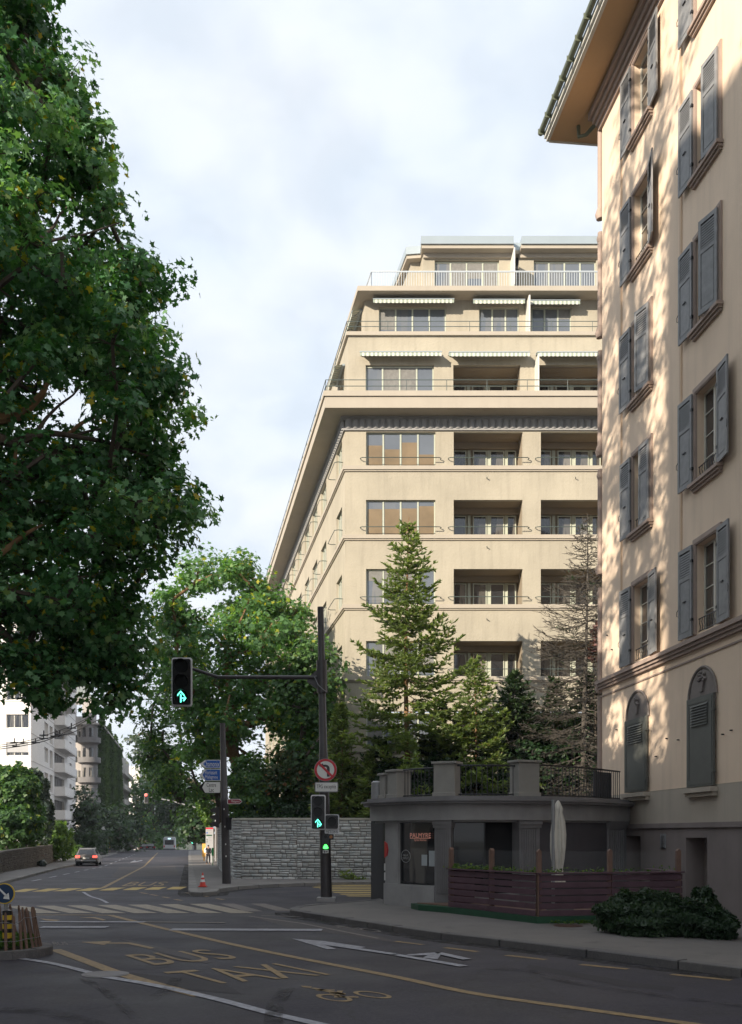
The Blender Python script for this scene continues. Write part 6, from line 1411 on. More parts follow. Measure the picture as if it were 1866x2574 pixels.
# no left turn sign
rs = 28.5 / pm_; cz = zc_(1936.5); cu = ux(819.7)
def ngon(r, n=36): return [(r * math.cos(2 * math.pi * k / n), r * math.sin(2 * math.pi * k / n)) for k in range(n)]
w = MB(); plate(w, Fa, ngon(rs), 0.0, 0.02, cu, cz); NS = w.build('no_left_turn_sign', m_grey, None); tag(NS, 'round red and white no left turn sign on the near mast', 'road sign')
w = MB(); plate(w, Fa, ngon(rs * 0.965), 0.021, 0.024, cu, cz); w.build('red_ring', m_red, NS)
w = MB(); plate(w, Fa, ngon(rs * 0.76), 0.025, 0.028, cu, cz); w.build('white_face', m_signw, NS)
w = MB(); k = rs
for poly in ([(0.12, -0.60), (0.36, -0.60), (0.36, 0.10), (0.12, 0.10)], [(0.36, 0.10), (0.34, 0.22), (0.27, 0.34), (0.16, 0.42), (0.02, 0.46), (-0.22, 0.46), (-0.22, 0.26), (0.02, 0.26), (0.09, 0.22), (0.12, 0.10)], [(-0.60, 0.36), (-0.22, 0.58), (-0.22, 0.14)]): plate(w, Fa, [(x * k, z * k) for x, z in poly], 0.029, 0.031, cu, cz)
w.build('turn_arrow', m_black, NS)
w = MB(); plate(w, Fa, [(-0.62 * k, 0.48 * k), (-0.48 * k, 0.62 * k), (0.62 * k, -0.48 * k), (0.48 * k, -0.62 * k)], 0.032, 0.034, cu, cz); w.build('red_bar', m_red, NS)
w = MB(); cu2, cz2 = ux(822), zc_(1979.5); plate(w, Fa, rrect(58 / pm_, 25 / pm_, 0.03), 0, 0.02, cu2, cz2); TP = w.build('supplementary_plate', m_grey, None); tag(TP, 'rectangular plate reading TPG exceptés under the round sign', 'road sign')
w = MB(); plate(w, Fa, rrect(54 / pm_, 21 / pm_, 0.02), 0.021, 0.024, cu2, cz2); w.build('white_face', m_signw, TP)
w = MB(); put_text(w, 'TPG exceptés', Fa, ux(797.5), ux(846), zc_(1985.5), zc_(1973), 0.027); w.build('lettering', m_black, TP)
# pole B with direction signs
b = G(570, 2221, 0.12); YB = b.y; pb_ = F / YB; zb_ = lambda y: CH + (HY - y) / pb_; ub = lambda px: (px - CX) / pb_
PB = empty('lamp_mast', (b.x, b.y, T(YB) + 0.12), 'dark mast on the far corner carrying the direction signs', 'mast')
w = MB(); ax2 = lambda y: Vector((b.x + (ub(560) - b.x) * (2221 - y) / 403, YB, zb_(y)))
w.tube([ax2(y) for y in (2222, 2120, 2021, 2020, 2006, 2005, 1818)], [q / pb_ for q in (11.2, 10.4, 9.2, 9.6, 9.6, 8.8, 6.6)], 16); w.build('pole', m_pole, PB, smooth=True)
w = MB()
for y, px in ((2032, 564), (2076, 566), (2120, 568), (2150, 569)): w.box(Fr((0, YB - 0.16, 0), 0), ub(px), ub(px + 2.5), 0, 0.01, zb_(y + 4), zb_(y))
w.build('sticker', m_signw, PB)
Fb = Fr((0, YB - 0.16, 0), 0)
def dirsign(x0, x1, y0, y1, left, mrim, mface, mtxt, lines, label, name='direction_sign', tip=14, pict=False):
    def poly(i, j):
        a, b_, c, d = ub(x0) + i, ub(x1) - i * 0.7, zb_(y1) + i, zb_(y0) - i; m_ = (c + d) / 2; tt = tip / pb_ + (j - i)
        return [(a, m_), (a + tt, d), (b_, d), (b_, c), (a + tt, c)] if left else [(a, d), (b_ - tt, d), (b_, m_), (b_ - tt, c), (a, c)]
    w = MB(); w.prism(poly(0, 0), lambda u, z: Fb.p(u, 0, z), lambda u, z: Fb.p(u, 0.03, z)); o = w.build(name, mrim, None); tag(o, label, 'road sign')
    w = MB(); pp_ = poly(0.022, 0.022)
    if left: pp_[0] = (pp_[0][0] + 0.10, pp_[0][1]); 
    w.prism(pp_, lambda u, z: Fb.p(u, 0.031, z), lambda u, z: Fb.p(u, 0.034, z)); w.build('face', mface, o)
    w = MB(); n = len(lines); hh = (y1 - y0 - 5) / n
    for i, (s_, xa, xb) in enumerate(lines): put_text(w, s_, Fb, ub(xa), ub(xb), zb_(y0 + 2.5 + hh * (i + 1) - 1.2 + (1.2 if 'g' in s_ else 0)), zb_(y0 + 2.5 + hh * i + 0.8), 0.037)
    w.build('lettering', mtxt, o); return o
dirsign(504.6, 556, 1911, 1931.6, True, m_signw, m_blue, m_signw, [('Chamonix', 514.5, 553.5)], 'blue direction sign reading Chamonix, topmost on the far mast')
dirsign(504, 556.5, 1934, 1963, True, m_signw, m_blue, m_signw, [('Florissant', 518, 548.5), ('Malagnou', 518, 549.5)], 'blue direction sign reading Florissant Malagnou, middle of the three')
dirsign(502.7, 556.5, 1965, 1994.6, True, m_blackm, m_signw, m_black, [('Centre', 522, 545.5), ('Lac', 528, 540)], 'white direction sign reading Centre Lac, lowest of the three')
dirsign(573.7, 611, 2008.6, 2021.5, False, m_signw, m_bord, m_signw, [('Malagnou', 584, 604)], 'small maroon arrow sign reading Malagnou pointing right', tip=7)
Fsd = Fr((ub(548), YB - 0.1, 0), R(-80))
SL = empty('side_signal', tuple(Fsd.p(0, 0, zb_(2054))), 'black traffic signal seen from the side on the left of the far mast', 'traffic light')
w = MB(); w.box(Fsd, -0.17, 0.17, -0.06, 0.06, zb_(2080), zb_(2028)); w.build('housing', m_black, SL, bevel=0.015)
for y in (2033, 2050.5, 2067.5):
    w = MB(); w.prism([(0.06, 0.10), (0.30, 0.04), (0.30, 0.01), (0.2, -0.07), (0.06, -0.10)], lambda d, z: Fsd.p(-0.12, d, zb_(y + 4) + z), lambda d, z: Fsd.p(0.12, d, zb_(y + 4) + z)); w.build('visor', m_black, SL)
w = MB(); w.box(Fb, ub(574), ub(583), -0.1, 0.1, zb_(2086), zb_(2060)); w.box(Fb, ub(573.5), ub(584.5), -0.12, 0.12, zb_(2060) + 0.002, zb_(2055)); tag(w.build('button_box', m_blackm, None, bevel=0.01), 'small dark box on the right side of the far mast', 'signal box')

# traffic cone
c = G(510, 2229, 0.13); CN = empty('traffic_cone', tuple(c), 'red and white striped traffic cone on the kerb nose', 'traffic cone')
hC = 34 * c.y / F; rC = 0.115
for nm, a, b_, mt in (('cone', 0.0, 0.32, m_orange), ('white_band', 0.32, 0.50, m_signw), ('cone', 0.50, 0.64, m_orange), ('white_band', 0.64, 0.80, m_signw), ('cone', 0.80, 1.0, m_orange)):
    w = MB(); w.tube([c + Vector((0, 0, 0.02 + hC * a)), c + Vector((0, 0, 0.02 + hC * b_))], [rC * (1 - a * 0.85), rC * (1 - b_ * 0.85)], 18); w.build(nm, mt, CN, smooth=True)
w = MB(); w.box(Fr(c, 0), -0.14, 0.14, -0.14, 0.14, 0, 0.03); w.build('base', m_orange, CN, bevel=0.006)

# island with keep-right sign and pickets
ic = Vector((-6.6, 16.4, 0)); el_ = [(ic.x + 1.32 * math.cos(a), ic.y + 0.95 * math.sin(a)) for a in np.linspace(0, 2 * math.pi, 33)[:-1]]
flat('traffic_island', [el_], m_soil, 0.125)
kerb_strip('kerb', el_ + [el_[0]], 0.16, 0.14, m_kerb_n, 1)
PF = empty('picket_fence', (ic.x, ic.y, 0.12), 'ring of leaning chestnut pickets wired together on the traffic island', 'fence')
wires = [[], []]
for k in range(46):
    a = 2 * math.pi * k / 46 + random.uniform(-0.02, 0.02); ca, sa = math.cos(a), math.sin(a); x, y = ic.x + 1.14 * ca, ic.y + 0.78 * sa; h__ = random.uniform(0.55, 0.68); lean = random.uniform(-0.18, -0.06)
    bx_ = Vector((x, y, 0.13)); tp_ = Vector((x + ca * lean * 0.8 + random.uniform(-.03, .03), y + sa * lean, 0.13 + h__)); tn = Vector((-sa, ca, 0)) * 0.022; on_ = Vector((ca, sa, 0)) * 0.011
    w = MB(); v = []
    for q, s_ in ((bx_, 1), (tp_ - Vector((0, 0, 0.05)), 0.9), (tp_, 0.25)): v += [q - tn * s_ - on_, q + tn * s_ - on_, q + tn * s_ + on_, q - tn * s_ + on_]
    w.add(v, [(0, 1, 5, 4), (1, 2, 6, 5), (2, 3, 7, 6), (3, 0, 4, 7), (4, 5, 9, 8), (5, 6, 10, 9), (6, 7, 11, 10), (7, 4, 8, 11), (8, 9, 10, 11), (3, 2, 1, 0)]); w.build('picket', m_picket, PF)
    for i_, t_ in enumerate((0.25, 0.75)): wires[i_].append(tuple(bx_.lerp(tp_, t_) + on_ * 1.3))
w = MB()
for wr in wires: w.tube(wr + [wr[0]], 0.004, 4, cap=False)
w.build('wire', m_grey, PF)
n = 900; a = RNG.random(n) * 6.28; rr = np.sqrt(RNG.random(n)) * 0.95
pp = np.stack([ic.x + 1.1 * rr * np.cos(a), ic.y + 0.74 * rr * np.sin(a), 0.16 + RNG.random(n) * 0.14], 1)
V, FA = leaves(pp, RNG.normal(size=(n, 3)) + np.array([0, 0, .2]), RNG.uniform(0.08, 0.2, n), BLADE); o = np_mesh('grass', V, FA, m_leaf_y, None, RNG.random(n) * 0.6); tag(o, 'short green weeds growing inside the picket ring', 'grass', kind='stuff')
IB = empty('keep_right_sign', (-5.93, 16.1, 0.13), 'round blue sign with a white diagonal arrow on a yellow and black banded post', 'road sign')
Fi = Fr((-5.93, 16.1, 0), 0); px_i = F / 16.1; zi = lambda y: CH + (HY - y) / px_i
w = MB(); w.tube([(-5.93, 16.16, 0.1), (-5.93, 16.16, zi(2225))], 0.03, 8); w.build('post', m_grey, IB)
for i, (y0, y1) in enumerate(((2288, 2300), (2300, 2312), (2312, 2322), (2322, 2334), (2334, 2344), (2344, 2358), (2358, 2368))):
    w = MB(); w.tube([(-5.93 + 0.04, 16.1, zi(y1)), (-5.93 + 0.04, 16.1, zi(y0))], 0.075, 12); w.build('band', m_yellow if i % 2 else m_black, IB)
for nm, r_, d0, d1, mt in (('rim', 0.168, 0, 0.02, m_yellow), ('blue_face', 0.152, 0.021, 0.024, M('dark_sign_blue', (0.008, 0.035, 0.09), 0.4, 0.1, 6))):
    w = MB(); plate(w, Fi, ngon(r_), d0, d1, 0, zi(2246)); w.build(nm, mt, IB)
w = MB(); k = 0.12
for poly in ([(-0.75, 0.6), (-0.6, 0.75), (0.45, -0.25), (0.25, -0.45)], [(0.72, -0.78), (0.62, 0.1), (0.45, 0.0), (-0.05, -0.45), (-0.1, -0.68)]): plate(w, Fi, [(x * k, z * k) for x, z in poly], 0.025, 0.028, 0, zi(2246))
w.build('arrow', m_signw, IB)

# deck of the restaurant
DK = empty('slatted_terrace_fence', (3.5, 20.9, 0.12), 'purple-brown slatted timber enclosure with glass screens around the restaurant deck', 'fence')
dp_ = [Vector((1.87, 23.7, 0)), Vector((3.50, 20.9, 0)), Vector((6.72, 21.6, 0))]
path_d = [(2.6, 24.6), (1.87, 23.7), (3.50, 20.9), (6.72, 21.6), (6.55, 23.5)]
for s_ in ((1, 2, 0), (2, 3, 1), (0, 1, 2), (3, 4, 3)):
    a, b_ = Vector((*path_d[s_[0]], 0)), Vector((*path_d[s_[1]], 0)); d = b_ - a; L = d.length; fr = Fr(a, math.atan2(d.y, d.x))
    for i in range(6):
        z = 0.26 + i * 0.148
        for j, (ua, ubb) in enumerate([(0.02, L - 0.02)] if L < 2.5 else [(0.02, L / 2 - 0.01), (L / 2 + 0.01, L - 0.02)]):
            w = MB(); w.box(fr, ua, ubb, 0.03, 0.055, z, z + 0.12); w.build('board', m_wood, DK, bevel=0.004, seg=1)
    w = MB(); w.box(fr, 0, L, -0.12, 0.10, 1.145, 1.175); w.build('top_rail', m_wood, DK)
    for u in ([0.04, L / 2] if s_[2] == 0 and L > 3 else [] if s_[2] in (2, 3) else [0.04, L / 2, L - 0.04]):
        w = MB(); w.box(fr, u - 0.045, u + 0.045, -0.07, 0.02, 0.13, 1.62); w.prism([(u - 0.045, 1.62), (u + 0.045, 1.62), (u, 1.67)], lambda x, z: fr.p(x, -0.07, z), lambda x, z: fr.p(x, 0.02, z)); w.build('post', m_woodp, DK)
m_gl2, nt_, b__ = base('clear_screen'); b__.inputs['Alpha'].default_value = 0.02; b__.inputs['Roughness'].default_value = 0.03; b__.inputs['Base Color'].default_value = (0.9, 0.93, 0.95, 1)
for i_, (a, b_) in enumerate(((dp_[0], dp_[1]), (dp_[1], dp_[2]))):
    d = b_ - a; fr = Fr(a, math.atan2(d.y, d.x)); w = MB(); w.box(fr, 0.1, d.length - 0.1, -0.03, -0.024, 1.18, 1.62); w.build('glass_screen', m_gl2, DK)
w = MB(); slab(w, [(1.0, 24.9), (1.15, 24.3), (1.80, 23.55), (3.46, 20.75), (6.8, 21.45), (6.6, 24), (3.3, 24.6)], 0.115, 0.255); w.build('green_base', m_green, DK)
w = MB(); slab(w, [(1.15, 24.75), (1.95, 23.7), (3.5, 21.0), (6.68, 21.65), (6.5, 24), (3.3, 24.6)], 0.256, 0.28); w.build('deck_floor', m_woodp, DK)
# plants in the planter behind the rail
n = 700; t_ = RNG.random(n); pl_ = []
for q in t_:
    a, b_ = (dp_[0], dp_[1]) if RNG.random() < 0.75 else (dp_[1], dp_[2]); p = a.lerp(b_, q if RNG.random() < .5 else q * 0.6); pl_.append((p.x + RNG.normal() * 0.04, p.y + 0.12 + RNG.normal() * 0.04, 1.17 + abs(RNG.normal()) * 0.045))
V, FA = leaves(np.array(pl_), RNG.normal(size=(n, 3)) + np.array([0, -.3, .6]), RNG.uniform(0.04, 0.09, n), RHOMB); o = np_mesh('planter_plants', V, FA, m_leaf_y, None, RNG.random(n)); tag(o, 'low yellow green plants along the top of the timber enclosure', 'plants', kind='stuff')
n = 160; a = RNG.random(n); V, FA = leaves(np.stack([3.7 + a * 1.5 * (a < .5) + a * 1.2 * (a >= .5), 20.62 + RNG.normal(size=n) * 0.04, 0.14 + RNG.random(n) * 0.06], 1), RNG.normal(size=(n, 3)) + np.array([0, -.3, 1]), RNG.uniform(0.04, 0.08, n), RHOMB); o = np_mesh('pavement_weeds', V, FA, m_leaf_y, None, RNG.random(n) * 0.8); tag(o, 'bright weeds at the foot of the timber enclosure', 'weeds', kind='stuff')
# closed parasol
UB = Vector((4.25, 22.6, 0.28)); US = empty('parasol', tuple(UB), 'closed beige parasol tied to its pole inside the timber enclosure', 'parasol')
w = MB(); w.tube([UB + Vector((-0.13, -0.12, 0)), UB + Vector((-0.13, -0.12, 2.48))], 0.04, 8); w.build('pole', m_grey, US)
w = MB(); prof = [(0.02, 2.47), (0.06, 2.42), (0.13, 2.28), (0.11, 2.2), (0.16, 2.0), (0.2, 1.7), (0.2, 1.4), (0.17, 1.15), (0.12, 0.92), (0.10, 0.84), (0.15, 0.74), (0.19, 0.6)]; n = 40; vs = []
for r_, z in prof:
    for k in range(n):
        a = 2 * math.pi * k / n; rr = 0.80 * r_ * (1 + 0.45 * (abs(math.sin(a * 4 + z * 0.7)) - 0.6) * min(1, (2.5 - z) * 3) + 0.07 * math.sin(a * 3 + z * 4)); vs.append(UB + Vector((rr * math.cos(a), rr * math.sin(a), z)))
w.add(vs, [(i * n + k, i * n + (k + 1) % n, (i + 1) * n + (k + 1) % n, (i + 1) * n + k) for i in range(len(prof) - 1) for k in range(n)]); w.build('canopy', m_cloth, US, smooth=True)
w = MB(); w.tube([UB + Vector((0.125 * math.cos(k * 0.7), 0.125 * math.sin(k * 0.7), 0.86)) for k in range(10)], 0.015, 5); w.build('strap', m_cloth, US)
w = MB(); w.box(Fr(UB, 0), -0.3, 0.3, -0.3, 0.3, 0, 0.06); w.build('base', m_conc_d, US)
# yew hedge
RNG = np.random.default_rng(77)
bush('yew_shrub', 'dark low spreading yew on the pavement in front of the peach house', 'shrub', [(4.88, 18.9, 0.42, 0.55, 0.5, 0.40), (5.35, 18.7, 0.45, 0.65, 0.6, 0.42), (5.95, 18.4, 0.38, 0.6, 0.6, 0.36), (6.2, 18.0, 0.32, 0.35, 0.5, 0.28), (5.25, 18.4, 0.3, 0.65, 0.45, 0.28), (6.35, 19.0, 0.5, 0.25, 0.3, 0.4)], 0.12, 8500, m_needle_d, BLADE, ty=0.01)
for b_ in range(1):
    w = MB()
    for k in range(40): x = random.uniform(6.7, 7.4); w.tube([(x, random.uniform(17.5, 18.6), 0.12), (x + 0.01, 18, 0.15)], 0.02, 5) if False else None

# ================================================================ cars, bus, people and small far things
def car(name, loc, rz, body, label, lights_on=False, L=4.7, Wd=1.84, Hc=1.5, group=None, rack=False):
    r = empty(name, loc, label, 'car', group, rz); hw = Wd / 2
    def part(nm, mb, mt, bev=0.0, sm=True, par=None): return mb.build(nm, mt, par or r, bevel=bev, smooth=sm, local=True)
    b = MB(); prof = [(0.05, 0.35), (0.0, 0.55), (0.02, 0.92), (0.25, 0.98), (2.9, 0.95), (3.5, 0.9), (L - 0.15, 0.72), (L, 0.55), (L - 0.05, 0.3), (3.9, 0.22), (0.9, 0.22)]
    b.prism([(y, z) for y, z in prof], lambda y, z: Vector((-hw * (0.97 if z > 0.8 else 1), y, z)), lambda y, z: Vector((hw * (0.97 if z > 0.8 else 1), y, z))); part('body', b, body, 0.07)
    g = MB(); gp_ = [(0.14, 0.93), (0.42, Hc - 0.06), (0.6, Hc), (2.2, Hc), (3.25, 0.93)]
    g.prism(gp_, lambda y, z: Vector((-(hw - 0.07 - 0.2 * (z - 0.9) / 0.5), y, z)), lambda y, z: Vector((hw - 0.07 - 0.2 * (z - 0.9) / 0.5, y, z))); part('cabin', g, body, 0.04)
    g = MB(); y0 = lambda z: 0.14 + (z - 0.93) * 0.28 / (Hc - 0.99) - 0.012
    z0, z1 = 1.0, Hc - 0.1; g.quad((-0.68, y0(z0), z0), (0.68, y0(z0), z0), (0.58, y0(z1), z1), (-0.58, y0(z1), z1)); part('rear_window', g, m_glass_car, sm=False)
    for sx in (-1, 1):
        g = MB(); xx = lambda z: sx * (hw - 0.07 - 0.2 * (z - 0.9) / 0.5 + 0.012)
        for a, c_ in ((0.55, 1.3), (1.38, 2.2)): g.quad((xx(1.0), a - 0.1, 1.0), (xx(1.0), c_ + (0.45 if c_ > 2 else 0), 1.0), (xx(z1), c_, z1), (xx(z1), a, z1))
        part('side_window', g, m_glass_car, sm=False)
        tl = MB(); tl.box(ID, sx * (hw - 0.40), sx * (hw - 0.03), -0.06, 0.03, 0.70, 0.88); part('tail_light', tl, m_ltail if lights_on else m_red, 0.02)
        mi_ = MB(); mi_.box(ID, sx * (hw + 0.02), sx * (hw + 0.18), -2.95, -2.75, 0.95, 1.08); part('mirror', mi_, body, 0.02)
        if rack: rk = MB(); rk.tube([(sx * 0.62, 0.6, Hc + 0.03), (sx * 0.62, 2.2, Hc + 0.03)], 0.02, 5); part('roof_rail', rk, m_grey)
        for yy in (0.85, 3.75):
            t_ = MB(); t_.tube([(sx * (hw - 0.23), yy, 0.32), (sx * (hw + 0.0), yy, 0.32)], 0.32, 18); wh = part('wheel', t_, m_tyre, 0.0)
            t_ = MB(); t_.tube([(sx * (hw - 0.02), yy, 0.32), (sx * (hw + 0.01), yy, 0.32)], 0.2, 12); part('rim', t_, m_grey, 0.0, True, wh)
    p_ = MB(); p_.box(ID, -0.26, 0.26, 0.0, 0.03, 0.62, 0.73); part('number_plate', p_, m_plate, sm=False)
    p_ = MB(); p_.box(ID, -hw + 0.1, hw - 0.1, -0.03, 0.05, 0.40, 0.52); part('bumper_strip', p_, m_grey, 0.02); p_ = MB(); p_.box(ID, -hw + 0.12, hw - 0.12, -0.1, 0.03, 0.2, 0.36); part('bumper', p_, m_blackm, 0.03)
    return r
m_ltail = lampmat('tail_lamp', (1.0, 0.10, 0.07), 1.6)
c = G(217, 2177); car('estate_car', (c.x, c.y, c.z), R(10.5), m_carp, 'grey estate car driving away with its tail lights lit', True, rack=True)
for px, Y, lab in ((379, 200, 'dark car at the kerb left of the bus'), (364, 206, 'black car parked furthest left at the end of the street')):
    car('parked_car', ((px - CX) * Y / F, Y, T(Y)), R(10.5), m_card, lab, group='dark cars at the end of the street')
Yb = 212.0; BS = empty('bus', ((426 - CX) * Yb / F, Yb, T(Yb)), 'white city bus seen from behind at the end of the street', 'bus', rz=R(10.5))
w = MB(); w.box(ID, -1.27, 1.27, -11.8, 0, 0.35, 3.1); w.build('body', m_busp, BS, bevel=0.18, smooth=True, local=True)
w = MB(); w.box(ID, -0.95, 0.95, 0.0, 0.03, 1.45, 2.45); w.build('rear_window', m_glass_car, BS, local=True); w = MB(); w.box(ID, -0.3, 0.3, 0.0, 0.04, 2.62, 2.86); w.build('destination_display', m_lwhite, BS, local=True)
for s_ in (-1, 1): w = MB(); w.box(ID, s_ * 0.95, s_ * 1.17, 0, 0.04, 0.9, 1.3); w.build('tail_light', m_red, BS, local=True)
w = MB(); w.box(ID, -1.2, 1.2, 0.0, 0.03, 0.4, 0.62); w.build('bumper', m_blackm, BS, local=True)
for s_ in (-1, 1): w = MB(); w.tube([(s_ * 1.0, 2.5, 0.48), (s_ * 1.26, 2.5, 0.48)], 0.48, 16); w.build('wheel', m_tyre, BS, local=True)

def person(loc, rz, h, label, top, bottom, group=None, bag=True):
    r = empty('person', loc, label, 'person', group, rz); k = h / 1.75
    def skin(nm, nodes, edges, rad, mt, sub_=1):
        me = bpy.data.meshes.new(nm); me.from_pydata([tuple(c_ * k for c_ in p) for p in nodes], edges, []); me.materials.append(mt)
        o = bpy.data.objects.new(nm, me); COL.objects.link(o); o.parent = r; sm = o.modifiers.new('s', 'SKIN'); sm.use_smooth_shade = True
        for v_, q in zip(me.skin_vertices[0].data, rad): v_.radius = (q[0] * k, q[1] * k) if isinstance(q, tuple) else (q * k, q * k)
        me.skin_vertices[0].data[0].use_root = True; s2 = o.modifiers.new('d', 'SUBSURF'); s2.levels = s2.render_levels = sub_; return o
    N_ = [(0, 0, 0.95), (0, 0, 1.12), (0, 0, 1.30), (0, 0, 1.44), (0, 0.01, 1.52), (0, 0.02, 1.62), (0, 0.02, 1.70),
          (0.10, 0, 0.88), (0.11, 0.02, 0.50), (0.12, -0.02, 0.10), (0.13, 0.10, 0.04), (-0.10, 0, 0.88), (-0.12, 0.0, 0.50), (-0.13, -0.03, 0.10), (-0.14, 0.09, 0.04),
          (0.19, 0, 1.40), (0.23, 0.0, 1.15), (0.20, 0.10, 0.93), (-0.19, 0, 1.40), (-0.25, 0.02, 1.14), (-0.16, 0.20, 1.06)]
    E_ = [(0, 1), (1, 2), (2, 3), (3, 4), (4, 5), (5, 6), (0, 7), (7, 8), (8, 9), (9, 10), (0, 11), (11, 12), (12, 13), (13, 14), (3, 15), (15, 16), (16, 17), (3, 18), (18, 19), (19, 20)]
    Rr_ = [(0.15, 0.11), (0.14, 0.10), (0.17, 0.11), (0.12, 0.08), 0.055, (0.08, 0.095), (0.06, 0.07), 0.095, 0.065, 0.045, 0.04, 0.095, 0.065, 0.045, 0.04, 0.06, 0.05, 0.035, 0.06, 0.05, 0.035]
    skin('body', N_, E_, Rr_, m_skin)
    cN = [(0, 0, 0.82), (0, 0, 1.0), (0, 0, 1.25), (0, 0, 1.42), (0.19, 0, 1.40), (0.235, 0.0, 1.15), (0.20, 0.10, 0.96), (-0.19, 0, 1.40), (-0.255, 0.02, 1.14), (-0.17, 0.18, 1.07)]
    skin('coat', cN, [(0, 1), (1, 2), (2, 3), (3, 4), (4, 5), (5, 6), (3, 7), (7, 8), (8, 9)], [(0.19, 0.13), (0.17, 0.12), (0.185, 0.125), (0.14, 0.095), 0.072, 0.062, 0.05, 0.072, 0.062, 0.05], top)
    skin('trousers', [(0, 0, 0.92), (0.10, 0, 0.86), (0.11, 0.02, 0.50), (0.12, -0.02, 0.12), (-0.10, 0, 0.86), (-0.12, 0, 0.5), (-0.13, -0.03, 0.12)], [(0, 1), (1, 2), (2, 3), (0, 4), (4, 5), (5, 6)], [(0.155, 0.12), 0.105, 0.08, 0.065, 0.105, 0.08, 0.065], bottom)
    skin('hair', [(0, 0.0, 1.60), (0, -0.01, 1.68), (0, 0.0, 1.735)], [(0, 1), (1, 2)], [(0.08, 0.085), (0.10, 0.11), (0.05, 0.06)], m_coat)
    return r
c = G(524, 2173, 0.12); person(tuple(c), R(8), 1.68, 'person in a long black coat and black trousers seen from behind at the bus stop', m_coat, m_coat)
w = MB(); q = c + Vector((-0.24, 0.05, 1.0)); w.tube([q, q + Vector((0.0, 0, 0.22)), q + Vector((0.02, 0, 0.42))], [0.10, 0.14, 0.05], 10); tag(w.build('shoulder_bag', m_whitec, None, smooth=True), 'white bag carried at the left side of the person in black', 'bag')
# totem
m_busp2 = M('grey_white_panel', (0.36, 0.36, 0.37), 0.6, 0.05, 4)
Yt = 88.0; ut = lambda px: (px - CX) * Yt / F; zt_ = lambda y: CH + (HY - y) * Yt / F; Ft = Fr((0, Yt, 0), 0)
TT = empty('bus_stop_totem', (ut(527), Yt, T(Yt) + .12), 'white bus stop information panel with a red header beside the wall', 'bus stop')
w = MB(); w.box(Ft, ut(518), ut(537), -0.1, 0.1, T(Yt) + .1, zt_(2080)); w.build('panel', m_busp2, TT)
w = MB(); w.box(Ft, ut(518), ut(537), 0.101, 0.11, zt_(2084), zt_(2080.5)); w.build('red_header', m_red, TT)
for x0, x1, y0, y1, mt in ((519.5, 523.5, 2092, 2095, m_blue), (519.5, 534, 2098, 2101.5, m_green), (519.5, 523, 2104, 2106.5, m_rail_w), (520, 523, 2110, 2112, m_green), (520, 522.5, 2115, 2117, m_blackm), (525, 534, 2093, 2094, m_grey), (525, 533, 2105, 2106, m_grey), (525, 534, 2111, 2112, m_grey), (521, 533, 2087, 2088.2, m_grey)):
    w = MB(); w.box(Ft, ut(x0), ut(x1), 0.101, 0.108, zt_(y1), zt_(y0)); w.build('timetable_line', mt, TT)
w = MB(); w.box(Fr((0, 80.5, 0), 0), (533 - CX) * 80.5 / F, (537.5 - CX) * 80.5 / F, -0.15, 0.15, T(80) + 0.9, CH - (2131 - HY) * 80.5 / F); w.box(Fr((0, 80.5, 0), 0), (534.5 - CX) * 80.5 / F, (536 - CX) * 80.5 / F, -0.05, 0.05, T(80) + 0.1, T(80) + 0.9)
tag(w.build('litter_bin', lampmat('bright_green_plastic', (0.02, 0.35, 0.10), 0.0), None), 'bright green litter bin beside the bus stop panel', 'bin')
w = MB(); w.box(Fr((0, 96, 0), 0), (509 - CX) * 96 / F, (518.5 - CX) * 96 / F, -0.1, 0.1, T(96) + 0.5, CH - (2120.5 - HY) * 96 / F); w.box(Fr((0, 96, 0), 0), (512 - CX) * 96 / F, (515 - CX) * 96 / F, -0.05, 0.05, T(96) + 0.1, T(96) + 0.5)
tag(w.build('ticket_machine', M('orange_yellow_panel', (0.7, 0.38, 0.08), 0.6, 0.05, 4), None), 'orange yellow panel on the pavement behind the person', 'ticket machine')
# far things on the left
Yf = 150.0; uf = lambda px: (px - CX) * Yf / F; zf = lambda y: CH + (HY - y) * Yf / F; Ff = Fr((0, Yf, 0), 0)
w = MB(); w.box(Ff, uf(259), uf(278), -0.05, 0.05, zf(2125.5), zf(2105)); w.box(Ff, uf(260), uf(261), -0.04, 0.04, T(Yf), zf(2125)); w.box(Ff, uf(276), uf(277), -0.04, 0.04, T(Yf), zf(2125)); YP = w.build('yellow_notice_board', m_yellow, None); tag(YP, 'plain yellow notice board on two legs beside the hedge', 'notice board')
RS = empty('round_road_sign', (uf(261), Yf - 4, T(Yf)), 'pale round sign on a thin post above the yellow notice board', 'road sign'); Fq2 = Fr((0, Yf - 4, 0), 0)
w = MB(); plate(w, Fq2, ngon(0.32, 24), 0, 0.03, (261 - CX) * 146 / F, CH + (HY - 2083) * 146 / F); w.build('disc', m_signw, RS); w = MB(); w.tube([((261 - CX) * 146 / F, 146.05, T(146)), ((261 - CX) * 146 / F, 146.05, 2.6)], 0.05, 6); w.build('post', m_grey, RS)
w = MB(); w.box(Ff, uf(294), uf(312), -0.4, 0.3, T(Yf), zf(2112)); EC = w.build('electrical_cabinet', m_signw, None, bevel=0.03); tag(EC, 'light grey electrical cabinet at the far left pavement', 'cabinet')
w = MB(); w.box(Ff, uf(303) - 0.02, uf(303) + 0.02, 0.3, 0.31, T(Yf) + 0.2, zf(2114)); w.build('door_seam', m_grey, EC)
w = MB(); w.tube([(uf(301), Yf - 1, T(Yf)), (uf(301), Yf - 1, zf(2097))], 0.035, 6); tag(w.build('marker_post', m_grey, None), 'thin grey post in front of the electrical cabinet', 'post')
